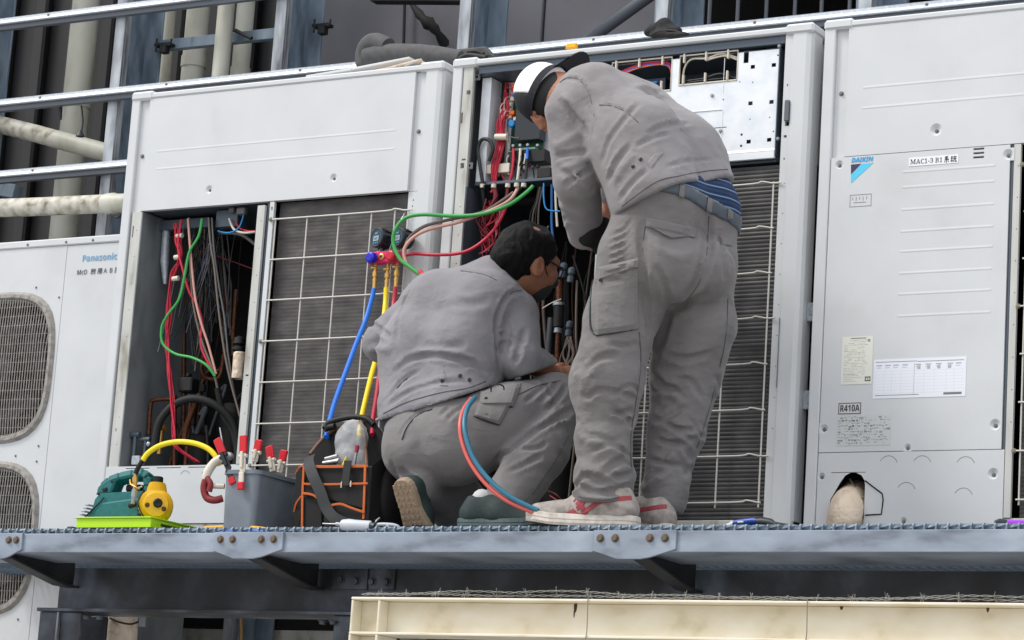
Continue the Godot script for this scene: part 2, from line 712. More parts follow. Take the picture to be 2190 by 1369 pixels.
func plain(c: Color, rough := 0.5, metal := 0.0) -> StandardMaterial3D:
	var m := StandardMaterial3D.new()
	m.albedo_color = c
	m.roughness = rough
	m.metallic = metal
	return m


func mottled(sd: int, freq: float, scale: Vector3, stops: Array, rough := 0.5, metal := 0.0, oct := 4, type := FastNoiseLite.TYPE_SIMPLEX_SMOOTH) -> StandardMaterial3D:
	var m := StandardMaterial3D.new()
	m.albedo_texture = cloudy(sd, freq, stops, oct, type)
	m.uv1_triplanar = true
	m.uv1_world_triplanar = true
	m.uv1_scale = scale
	m.roughness = rough
	m.metallic = metal
	return m


func bumped(m: StandardMaterial3D, t: Texture2D, cm: float) -> StandardMaterial3D:
	m.heightmap_enabled = true
	m.heightmap_texture = t
	m.heightmap_scale = cm
	return m

# ---------------------------------------------------------------- the place

func _ready() -> void:
	var cam := Camera3D.new()
	cam.name = "camera"
	cam.position = Vector3(5.0329, -0.9247, 7.2752)
	cam.rotation_degrees = Vector3(11.31686, 30.40348, 3.78633)
	cam.fov = 13.2786
	cam.near = 0.1
	cam.far = 400.0
	add_child(cam)
	var env := Environment.new()
	var sky_mat := ProceduralSkyMaterial.new()
	sky_mat.sky_top_color = Color(0.97, 0.98, 1.0)
	sky_mat.sky_horizon_color = Color(0.72, 0.74, 0.77)
	sky_mat.sky_curve = 0.2
	sky_mat.ground_bottom_color = Color(0.45, 0.45, 0.45)
	sky_mat.ground_horizon_color = Color(0.55, 0.55, 0.56)
	sky_mat.sun_angle_max = 0.0
	env.background_mode = Environment.BG_SKY
	env.sky = Sky.new()
	env.sky.sky_material = sky_mat
	env.tonemap_mode = Environment.TONE_MAPPER_LINEAR
	env.tonemap_exposure = 1.52
	env.sdfgi_enabled = true
	env.ssao_enabled = true
	env.ssil_enabled = true
	var we := WorldEnvironment.new()
	we.name = "daylight"
	we.environment = env
	add_child(we)
	var sun := DirectionalLight3D.new()
	sun.name = "sun"
	sun.light_energy = 0.5
	sun.light_color = Color(1.0, 0.985, 0.96)
	sun.light_angular_distance = 16.0
	sun.shadow_enabled = true
	sun.rotation_degrees = Vector3(-50, -52, 0)
	add_child(sun)

	make_materials()
	ground_and_backdrop()
	steelwork()
	pipes()
	platform()
	lower_beams()
	fan_unit()
	units()
	gauges_and_hoses()
	tools()
	top_things()
	standing_person()
	kneeling_person()


func make_materials() -> void:
	M.white = mottled(3, 0.006, Vector3(0.9, 0.9, 0.9), [[0.0, Color(0.775, 0.783, 0.783)], [0.35, Color(0.80, 0.81, 0.815)], [1.0, Color(0.82, 0.83, 0.838)]], 0.42, 0.0, 5)
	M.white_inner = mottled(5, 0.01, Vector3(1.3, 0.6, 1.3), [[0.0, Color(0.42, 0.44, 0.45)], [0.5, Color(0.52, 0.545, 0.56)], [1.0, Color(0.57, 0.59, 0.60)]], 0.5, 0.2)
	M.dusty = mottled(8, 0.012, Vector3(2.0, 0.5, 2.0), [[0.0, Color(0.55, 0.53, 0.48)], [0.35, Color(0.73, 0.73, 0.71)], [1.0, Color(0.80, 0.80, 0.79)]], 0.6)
	M.galv = mottled(11, 0.03, Vector3(5, 5, 5), [[0.0, Color(0.56, 0.59, 0.63)], [0.5, Color(0.67, 0.70, 0.735)], [1.0, Color(0.76, 0.78, 0.81)]], 0.4, 0.3, 3, FastNoiseLite.TYPE_CELLULAR)
	M.galv_old = mottled(12, 0.012, Vector3(1.6, 0.45, 1.6), [[0.0, Color(0.30, 0.30, 0.31)], [0.35, Color(0.53, 0.545, 0.57)], [0.65, Color(0.66, 0.68, 0.70)], [1.0, Color(0.76, 0.775, 0.79)]], 0.45, 0.2)
	M.galv_blue = mottled(13, 0.014, Vector3(1.4, 0.5, 1.4), [[0.0, Color(0.30, 0.345, 0.39)], [0.5, Color(0.44, 0.50, 0.555)], [1.0, Color(0.54, 0.59, 0.64)]], 0.5, 0.15)
	M.channel = mottled(14, 0.008, Vector3(0.8, 2.2, 0.8), [[0.0, Color(0.39, 0.42, 0.465)], [0.35, Color(0.535, 0.57, 0.62)], [0.7, Color(0.59, 0.63, 0.685)], [1.0, Color(0.67, 0.70, 0.745)]], 0.5, 0.25, 5)
	M.dark_steel = mottled(15, 0.007, Vector3(0.9, 0.9, 0.9), [[0.0, Color(0.10, 0.10, 0.105)], [0.45, Color(0.18, 0.185, 0.20)], [0.7, Color(0.27, 0.29, 0.32)], [1.0, Color(0.42, 0.455, 0.50)]], 0.5, 0.1, 5)
	M.cream = mottled(16, 0.01, Vector3(1.0, 1.6, 1.0), [[0.0, Color(0.80, 0.75, 0.63)], [0.25, Color(0.87, 0.83, 0.735)], [0.6, Color(0.90, 0.87, 0.79)], [1.0, Color(0.915, 0.89, 0.83)]], 0.5, 0.0, 5)
	M.pipe = mottled(17, 0.01, Vector3(1.2, 0.5, 1.2), [[0.0, Color(0.55, 0.54, 0.48)], [0.4, Color(0.72, 0.715, 0.66)], [1.0, Color(0.79, 0.785, 0.745)]], 0.5)
	M.pipe_dirty = mottled(18, 0.02, Vector3(1.6, 1.6, 1.6), [[0.0, Color(0.36, 0.31, 0.24)], [0.35, Color(0.66, 0.64, 0.58)], [0.6, Color(0.78, 0.77, 0.72)], [1.0, Color(0.82, 0.81, 0.78)]], 0.6)
	M.lagging = mottled(19, 0.012, Vector3(3, 3, 3), [[0.0, Color(0.74, 0.65, 0.56)], [0.5, Color(0.86, 0.785, 0.70)], [1.0, Color(0.90, 0.84, 0.77)]], 0.7)
	bumped(M.lagging, relief(20, 0.02), 0.5)
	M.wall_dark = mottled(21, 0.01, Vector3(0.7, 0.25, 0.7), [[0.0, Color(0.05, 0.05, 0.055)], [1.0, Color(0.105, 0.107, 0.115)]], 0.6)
	M.wall_grey = mottled(22, 0.008, Vector3(0.5, 0.5, 0.5), [[0.0, Color(0.33, 0.33, 0.355)], [1.0, Color(0.40, 0.40, 0.43)]], 0.65)
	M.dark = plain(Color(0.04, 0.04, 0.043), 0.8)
	M.black = plain(Color(0.022, 0.022, 0.025), 0.6)
	M.charcoal_plastic = plain(Color(0.12, 0.145, 0.165), 0.42)
	M.seam = plain(Color(0.33, 0.32, 0.33), 0.85)
	M.arm_steel = mottled(29, 0.01, Vector3(1.2, 1.2, 1.2), [[0.0, Color(0.09, 0.09, 0.095)], [1.0, Color(0.19, 0.195, 0.205)]], 0.6)
	M.rubber = plain(Color(0.085, 0.085, 0.09), 0.7)
	M.brown_beam = plain(Color(0.13, 0.115, 0.10), 0.7)
	M.conduit = plain(Color(0.36, 0.38, 0.41), 0.5)
	M.bolt = plain(Color(0.42, 0.37, 0.31), 0.5, 0.4)
	M.screw = plain(Color(0.46, 0.46, 0.45), 0.4, 0.5)
	M.wire_white = plain(Color(0.80, 0.79, 0.76), 0.45)
	M.wire_clip = plain(Color(0.50, 0.48, 0.40), 0.6)
	M.barb = plain(Color(0.52, 0.515, 0.49), 0.5, 0.3)
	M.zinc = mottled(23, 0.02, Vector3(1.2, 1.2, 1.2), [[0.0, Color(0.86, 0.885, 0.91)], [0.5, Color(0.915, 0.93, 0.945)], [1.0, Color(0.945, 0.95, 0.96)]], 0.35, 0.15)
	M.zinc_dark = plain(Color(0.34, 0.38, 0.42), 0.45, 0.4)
	M.coil = mottled(24, 0.012, Vector3(1.2, 2.6, 1.2), [[0.0, Color(0.205, 0.193, 0.19)], [0.4, Color(0.28, 0.266, 0.262)], [0.75, Color(0.325, 0.312, 0.308)], [1.0, Color(0.41, 0.39, 0.385)]], 0.55, 0.1, 6)
	M.coil_dark = mottled(25, 0.012, Vector3(1.2, 2.6, 1.2), [[0.0, Color(0.15, 0.145, 0.15)], [0.45, Color(0.215, 0.21, 0.215)], [0.8, Color(0.27, 0.26, 0.265)], [1.0, Color(0.34, 0.325, 0.33)]], 0.55, 0.1, 6)
	M.grille = mottled(28, 0.03, Vector3(2, 2, 2), [[0.0, Color(0.44, 0.41, 0.37)], [0.5, Color(0.58, 0.565, 0.54)], [1.0, Color(0.70, 0.69, 0.67)]], 0.55)
	M.copper = mottled(26, 0.03, Vector3(6, 6, 6), [[0.0, Color(0.17, 0.10, 0.07)], [0.5, Color(0.38, 0.22, 0.14)], [1.0, Color(0.52, 0.33, 0.22)]], 0.45, 0.5)
	M.brass = plain(Color(0.78, 0.62, 0.33), 0.32, 0.7)
	M.steel = plain(Color(0.66, 0.66, 0.67), 0.32, 0.7)
	M.ground = mottled(27, 0.02, Vector3(0.3, 0.3, 0.3), [[0.0, Color(0.56, 0.55, 0.54)], [1.0, Color(0.68, 0.67, 0.66)]], 0.9)
	for w in [["red", 0.74, 0.10, 0.22], ["green", 0.22, 0.62, 0.30], ["pink", 0.80, 0.60, 0.55], ["taupe", 0.42, 0.37, 0.34], ["grey", 0.36, 0.36, 0.37], ["blue", 0.06, 0.42, 0.84], ["sky", 0.10, 0.52, 0.78], ["yellow", 0.93, 0.83, 0.05], ["navy", 0.13, 0.17, 0.30], ["ivory", 0.83, 0.80, 0.74], ["charcoal", 0.11, 0.115, 0.125], ["maroon", 0.40, 0.06, 0.10], ["orange", 0.90, 0.42, 0.09]]:
		M["w_" + w[0]] = plain(Color(w[1], w[2], w[3]), 0.45)


func ground_and_backdrop() -> void:
	var s := Shape.new()
	s.span(-160, 160, -2.75, -2.55, -160, 160, 0.01)
	obj("ground", s, M.ground).set_meta("kind", "structure")
	# corrugated dark wall on the left
	var wall := thing("ribbed_wall", "dark ribbed metal wall behind the pale vertical pipes", "wall", Vector3(-4.6, -1.0, -1.75))
	s = Shape.new()
	s.span(-6.5, -1.35, -1.0, 3.8, -1.85, -1.75, 0.0)
	obj("backing_sheet", s, M.wall_dark, wall)
	for k in 26:
		s = Shape.new()
		var x := -6.4 + k * 0.19
		s.span(x, x + 0.07, -1.0, 3.8, -1.75, -1.705, 0.012)
		obj("rib", s, M.wall_dark, wall)
	# grey panel wall in the middle
	var grey_wall := thing("panel_wall", "smooth grey panel wall above the left opened unit", "wall", Vector3(-0.4, 1.5, -1.55))
	s = Shape.new()
	s.span(-1.349, -0.10, 1.2, 3.8, -1.75, -1.55, 0.004)
	obj("panel", s, M.wall_grey, grey_wall)
	s = Shape.new()
	s.span(-0.096, 0.42, 1.2, 3.8, -1.75, -1.56, 0.004)
	obj("panel", s, M.wall_grey, grey_wall)
	s = Shape.new()
	s.tube([Vector3(-0.7224, 2.4841, -1.52), Vector3(-0.7096, 2.2573, -1.52)], 0.006, 6)
	obj("joint_strip", s, M.black, grey_wall)
	# scar and hanging bracket on the grey wall
	s = Shape.new()
	s.tube(bend([Vector3(-0.6785, 2.4226, -1.5), Vector3(-0.5878, 2.3351, -1.46), Vector3(-0.53, 2.2872, -1.46), Vector3(-0.4953, 2.2232, -1.5)], 4), [0.008, 0.01, 0.014, 0.02, 0.016, 0.022, 0.03, 0.02, 0.022, 0.014, 0.02, 0.022, 0.012], 7)
	tag(obj("broken_bracket", s, M.dark), "dark broken diagonal bracket on the grey panel wall", "bracket")
	s = Shape.new()
	s.bar(Vector3(-0.7194, 2.3813, -1.3), Vector3(-0.2899, 2.3344, -1.3), 0.05, 0.035)
	tag(obj("dark_lintel_bar", s, M.black), "black bar across the top of the grey panel wall", "bar")
	# open dark bay at the top right
	var bay := thing("dark_bay", "dark roofed bay with brown beams behind the steel posts", "building", Vector3(2.0, 1.2, -3.0))
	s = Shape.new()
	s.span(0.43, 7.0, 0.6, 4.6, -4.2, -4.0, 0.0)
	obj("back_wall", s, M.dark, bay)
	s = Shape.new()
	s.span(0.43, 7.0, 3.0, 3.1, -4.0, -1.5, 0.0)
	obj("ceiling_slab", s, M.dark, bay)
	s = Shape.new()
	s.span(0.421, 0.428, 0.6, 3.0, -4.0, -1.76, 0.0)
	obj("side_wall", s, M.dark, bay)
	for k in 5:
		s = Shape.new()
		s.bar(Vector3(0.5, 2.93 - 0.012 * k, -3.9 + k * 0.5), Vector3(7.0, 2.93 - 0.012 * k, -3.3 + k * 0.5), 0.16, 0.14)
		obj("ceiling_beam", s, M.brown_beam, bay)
	s = Shape.new()
	s.tube([Vector3(0.2715, 2.097, -1.25), Vector3(0.5517, 2.2627, -1.25)], 0.023, 12)
	tag(obj("conduit_pipe", s, M.conduit), "grey sloping conduit pipe behind the top rail", "pipe")
	# window grille at the top right
	var g := thing("window_grille", "row of thin upright steel bars over the dark opening", "grille", Vector3(0.9519, 2.0649, -1.2))
	for px in [0.796, 0.9076, 1.0197, 1.1305, 1.2329, 1.3394, 1.4465, 1.5541, 1.657]:
		s = Shape.new()
		s.tube([Vector3(px, 1.6, -1.2), Vector3(px, 2.9, -1.2)], 0.0075, 8)
		obj("bar", s, M.conduit, g)
	for y in [1.75, 2.5]:
		s = Shape.new()
		s.bar(Vector3(0.7717, y, -1.215), Vector3(1.6825, y, -1.215), 0.02, 0.012)
		obj("cross_bar", s, M.conduit, g)


func steelwork() -> void:
	# uprights: a light front flange, a web and a bluish back flange
	var at := [[-1.6013, "galvanised steel post left of the left opened unit, with black clamp stains"], [-0.8357, "galvanised steel post between the cream pipes and the grey panel wall"], [-0.018, "galvanised steel post at the edge of the dark bay"], [0.7855, "galvanised steel post at the left end of the window grille"], [-2.3775, "galvanised steel post cut by the left edge of the picture"], [1.5466, "galvanised steel post behind the right-hand white unit"]]
	for k in at.size():
		var x: float = at[k][0]
		var p := thing("steel_post", at[k][1], "post", Vector3(x, -1.0, -0.9), "galvanised posts behind the units")
		var s := Shape.new()
		s.span(x - 0.024, x + 0.024, -1.0, 3.3, -0.862, -0.85)
		s.span(x - 0.024, x - 0.016, -1.0, 3.3, -0.89, -0.8625)
		s.span(x + 0.016, x + 0.024, -1.0, 3.3, -0.89, -0.8625)
		obj("front_flange", s, M.galv_old, p)
		s = Shape.new()
		s.span(x - 0.05, x - 0.002, -1.0, 3.3, -1.02, -0.8905)
		obj("web", s, M.galv_blue, p)
		s = Shape.new()
		s.span(x - 0.06, x + 0.075, -1.0, 3.3, -1.032, -1.0205)
		obj("back_flange", s, M.galv_blue, p)
	# rails running along the wall
	var rails := [[2.2859, -4.2, -0.6094, "uppermost galvanised rail across the cream pipes"], [1.944, -4.2, 4.2, "long galvanised rail just above the units"], [1.6468, -4.2, -0.86, "short galvanised rail ending behind the left opened unit"]]
	for r in rails:
		var y: float = r[0]
		var p := thing("galvanised_rail", r[3], "rail", Vector3((r[1] + r[2]) * 0.5, y - 0.02, -0.8), "galvanised rails behind the units")
		var s := Shape.new()
		var prof := [Vector2(0, -0.014), Vector2(0.034, -0.014), Vector2(0.036, -0.010), Vector2(0.030, 0.002), Vector2(0.020, 0.0145), Vector2(0.012, 0.0195), Vector2(0.0, 0.0215)]
		s.prism(prof, r[2] - r[1], Transform3D(Basis(Vector3(0, 0, 1), Vector3(0, 1, 0), Vector3(-1, 0, 0)), Vector3(r[2], y, -0.845)))
		obj("rail_body", s, M.galv, p)
		s = Shape.new()
		s.span(r[1], r[2], y - 0.034, y - 0.0145, -0.845, -0.822)
		obj("lower_lip", s, M.conduit, p)
		var x: float = ceil(r[1] * 2.0) * 0.5 + 0.2
		while x < r[2]:
			s = Shape.new()
			s.lathe([Vector2(0.006, 0), Vector2(0.006, 0.004), Vector2(0.0, 0.005)], frame(Vector3(x, y + 0.002, -0.816), Vector3(0, 0.6, 0.8)), 6)
			obj("rail_bolt", s, M.bolt, p)
			x += 0.62
	# bracket bar between the pipes, with black clamps
	var br := thing("pipe_bracket", "dark galvanised bracket bar holding the cream pipes, with black clamps", "bracket", Vector3(-1.1998, 2.16, -1))
	var s := Shape.new()
	s.bar(Vector3(-1.5456, 2.18, -1.02), Vector3(-0.9506, 2.1759, -1.02), 0.03, 0.042)
	obj("bracket_bar", s, M.galv_blue, br)
	for c in [[Vector3(-1.4791, 2.169, -0.985), 0.05], [Vector3(-0.7326, 2.1736, -0.985), 0.05]]:
		s = Shape.new()
		var q: Vector3 = c[0]
		s.box(q, Vector3(0.075, 0.012, 0.04))
		s.box(q + Vector3(0.01, -0.022, 0.01), Vector3(0.03, 0.03, 0.03))
		s.tube([q + Vector3(-0.025, -0.03, 0.02), q + Vector3(-0.025, 0.024, 0.02)], 0.004, 6)
		s.tube(bend([q + Vector3(0.03, -0.006, 0.02), q + Vector3(0.05, -0.012, 0.03), q + Vector3(0.055, 0.012, 0.03)], 3), 0.0045, 6)
		obj("beam_clamp", s, M.black, br)
	s = Shape.new()
	s.tube([Vector3(-1.1307, 2.1916, -0.97), Vector3(-1.0494, 2.1516, -0.97)], 0.008, 7)
	obj("toggle_bolt", s, M.rubber, br)
	# thin hanger wire under the rail
	s = Shape.new()
	s.tube(bend([Vector3(-1.7638, 1.9115, -0.86), Vector3(-1.7484, 1.8416, -0.86), Vector3(-1.7531, 1.785, -0.86)], 4), 0.0035, 6)
	s.lathe([Vector2(0.0, -0.02), Vector2(0.018, -0.015), Vector2(0.004, 0.012), Vector2(0.0, 0.014)], frame(Vector3(-1.755, 1.8003, -0.86), Vector3.UP), 10)
	s.bar(Vector3(-1.8683, 1.9241, -0.86), Vector3(-1.8654, 1.8626, -0.86), 0.012, 0.012)
	tag(obj("pipe_hanger", s, M.dark_steel), "thin dark hanger with cup below the long rail at left", "hanger")
	# small steel end at the left edge
	s = Shape.new()
	s.bar(Vector3(-2.2647, 1.6343, -0.95), Vector3(-2.1205, 1.6052, -0.95), 0.05, 0.055)
	tag(obj("steel_stub", s, M.galv_blue), "short steel stub end below the short rail at the left edge", "bracket")


func pipes() -> void:
	var v := [[Vector3(-2.0761, 2.4859, -1.2), 0.057, "widest cream vertical pipe, nearest the dark ribbed wall"], [Vector3(-1.6829, 2.2222, -1.25), 0.031, "slim cream vertical pipe behind the black clamp"], [Vector3(-1.4948, 2.2289, -1.2), 0.047, "cream vertical pipe in the middle of the pipe row"], [Vector3(-1.1687, 2.1609, -0.95), 0.033, "cream vertical pipe in front of the bracket bar"], [Vector3(-1.2754, 2.2528, -1.22), 0.036, "cream vertical pipe next to the grey panel wall"]]
	for k in v.size():
		var p: Vector3 = v[k][0]
		var r: float = v[k][1]
		var t := thing("cream_pipe", v[k][2], "pipe", Vector3(p.x, -1.0, p.z), "cream vertical pipes")
		var s := Shape.new()
		s.tube([Vector3(p.x, -1.0, p.z), Vector3(p.x, 3.4, p.z)], r, 24)
		obj("pipe_wall", s, M.pipe, t)
		for y in ([2.02, 1.30] if k != 3 else [2.6]):
			s = Shape.new()
			s.lathe([Vector2(r, 0), Vector2(r + 0.004, 0.001), Vector2(r + 0.004, 0.045), Vector2(r, 0.046)], frame(Vector3(p.x, y + 0.06 * (k % 3), p.z), Vector3.UP), 24)
			obj("sleeve", s, M.pipe, t)
	var d := thing("sloping_pipe", "weathered cream pipe sloping down from the left edge", "pipe", Vector3(-2.0435, 1.8491, -1))
	var s := Shape.new()
	s.tube([Vector3(-2.4306, 1.9493, -0.98), Vector3(-2.118, 1.8666, -1), Vector3(-1.9894, 1.83, -1.01)], 0.036, 20)
	obj("dirty_length", s, M.pipe_dirty, d)
	s = Shape.new()
	s.tube([Vector3(-2.0017, 1.8329, -1.01), Vector3(-1.7248, 1.7554, -1.03)], 0.0375, 20)
	obj("clean_length", s, M.pipe, d)
	var hz := thing("level_pipe", "dirty cream pipe running level into the left opened unit", "pipe", Vector3(-1.7223, 1.4691, -0.72))
	s = Shape.new()
	s.tube([Vector3(-2.1451, 1.4833, -0.72), Vector3(-1.8612, 1.4725, -0.72), Vector3(-1.4833, 1.461, -0.72)], 0.036, 20)
	obj("pipe_wall", s, M.pipe_dirty, hz)
	s = Shape.new()
	s.tube([Vector3(-1.4856, 1.4612, -0.72), Vector3(-1.4698, 1.4601, -0.72), Vector3(-1.4562, 1.4593, -0.72), Vector3(-1.4362, 1.4598, -0.72), Vector3(-1.4272, 1.4592, -0.72), Vector3(-1.3714, 1.4574, -0.72)], [0.037, 0.041, 0.041, 0.041, 0.037, 0.036], 20)
	obj("coupling", s, M.pipe, hz)
	s = Shape.new()
	s.tube(bend([Vector3(-1.4294, 1.41, -0.69), Vector3(-1.3963, 1.3934, -0.69), Vector3(-1.3719, 1.4119, -0.69)], 4), 0.004, 6)
	obj("tie", s, M.black, hz)


func bolt(called: String, at: Vector3, axis: Vector3, r: float, parent: Node, m: Material) -> void:
	var s := Shape.new()
	s.lathe([Vector2(r * 1.35, 0), Vector2(r * 1.35, r * 0.18), Vector2(r, r * 0.2)], frame(at, axis), 14)
	s.lathe([Vector2(r, r * 0.2), Vector2(r, r * 0.85), Vector2(r * 0.85, r), Vector2(0.0, r)], frame(at, axis), 6)
	obj(called, s, m, parent)


func platform() -> void:
	var p := thing("walkway_platform", "galvanised steel walkway with serrated grating that carries the units and men", "walkway", Vector3(1.0, -0.1, 0.5))
	var s := Shape.new()
	# edge channel: web in front, flange turned back below
	var cuts := [-4.0, 0.2094, 1.4793, 4.2]
	for k in 3:
		s = Shape.new()
		s.span(cuts[k] + 0.0008, cuts[k + 1] - 0.0008, -0.059, -0.001, 0.69, 0.7)
		s.span(cuts[k] + 0.0008, cuts[k + 1] - 0.0008, -0.059, -0.053, 0.44, 0.6898)
		s.span(cuts[k] + 0.0008, cuts[k + 1] - 0.0008, -0.007, -0.001, 0.64, 0.6898)
		obj("edge_channel", s, M.channel, p)
	# bolted joint plates with their arms
	for q in [[-0.6834, -0.5187], [0.2123, 0.4566], [1.4813, 1.7329]]:
		var x0: float = q[0]
		var x1: float = q[1]
		var w := x1 - x0
		s = Shape.new()
		s.prism([Vector2(x0, 0.0), Vector2(x1, 0.0), Vector2(x1, -0.052), Vector2(x1 - w * 0.30, -0.074), Vector2(x1 - w * 0.42, -0.079), Vector2(x0 + w * 0.3, -0.079), Vector2(x0, -0.056)], 0.008, Transform3D(Basis(), Vector3(0, 0, 0.7005)), 0.0012)
		var plate := obj("joint_plate", s, M.channel, p)
		for b in [0.09, 0.27, 0.69, 0.87]:
			bolt("bolt", Vector3(x0 + w * b, -0.022, 0.7085), Vector3(0, 0, 1), 0.0088, plate, M.bolt)
		# cantilever arm from the plate back to the main beam
		var ax := x0 + w * 0.55
		s = Shape.new()
		s.prism([Vector2(0.0, -0.01), Vector2(0.0, -0.072), Vector2(-0.26, -0.122), Vector2(-0.34, -0.122), Vector2(-0.34, -0.01)], 0.008, Transform3D(Basis(Vector3(0, 0, 1), Vector3(0, 1, 0), Vector3(-1, 0, 0)), Vector3(ax, 0, 0.688)))
		s.bar(Vector3(ax, -0.074, 0.688), Vector3(ax, -0.124, 0.425), 0.05, 0.007)
		s.bar(Vector3(ax, -0.1245, 0.424), Vector3(ax, -0.1245, 0.345), 0.05, 0.007)
		obj("cantilever_arm", s, M.arm_steel, p)
	# grating: bearing bars running in from the edge, twisted rods across
	var tooth := Shape.new()
	var prof := []
	prof.append(Vector2(0.745, 0.0))
	prof.append(Vector2(0.745, 0.028))
	for k in 60:
		var z := 0.745 - k * 0.0265
		prof.append(Vector2(z - 0.004, 0.034))
		prof.append(Vector2(z - 0.012, 0.034))
		prof.append(Vector2(z - 0.017, 0.0285))
		prof.append(Vector2(z - 0.0255, 0.0285))
	prof.append(Vector2(-0.86, 0.0285))
	prof.append(Vector2(-0.86, 0.0))
	var flat := []
	for q: Vector2 in prof:
		flat.append(Vector2(q.x - 0.745, q.y - 0.029))
	tooth.prism(flat, 0.0045, Transform3D(Basis(Vector3(0, 0, 1), Vector3(0, 1, 0), Vector3(-1, 0, 0)), Vector3(0.0022, 0, 0)))
	var tm := tooth.made(Vector3.ZERO)
	tm.surface_set_material(0, M.galv_blue)
	for k in 148:
		var x := -1.35 + k * 0.0315
		piece("bearing_bar", tm, Vector3(x, 0.0128, 0.688), Basis(), p)
	var rod := Shape.new()
	var ring := []
	for k in 301:
		var a := k * 0.55
		var x := -1.4 + k * 0.0157
		ring.append([Vector3(x, 0.0075 * sin(a), 0.0075 * cos(a)), Vector3(x, 0.0075 * cos(a), -0.0075 * sin(a)), Vector3(x, -0.0075 * sin(a), -0.0075 * cos(a)), Vector3(x, -0.0075 * cos(a), 0.0075 * sin(a))])
	for k in 300:
		for j in 4:
			var c := (j + 1) % 4
			rod.face([ring[k][j], ring[k][c], ring[k + 1][c], ring[k + 1][j]], ring[k][j] + ring[k][c] - Vector3(ring[k][j].x * 2.0, 0, 0))
	var rm := rod.made(Vector3.ZERO)
	rm.surface_set_material(0, M.galv_blue)
	for k in 12:
		piece("twisted_rod", rm, Vector3(0.0 if k % 2 == 0 else 0.006, 0.0105, 0.675 - k * 0.1), Basis(), p)


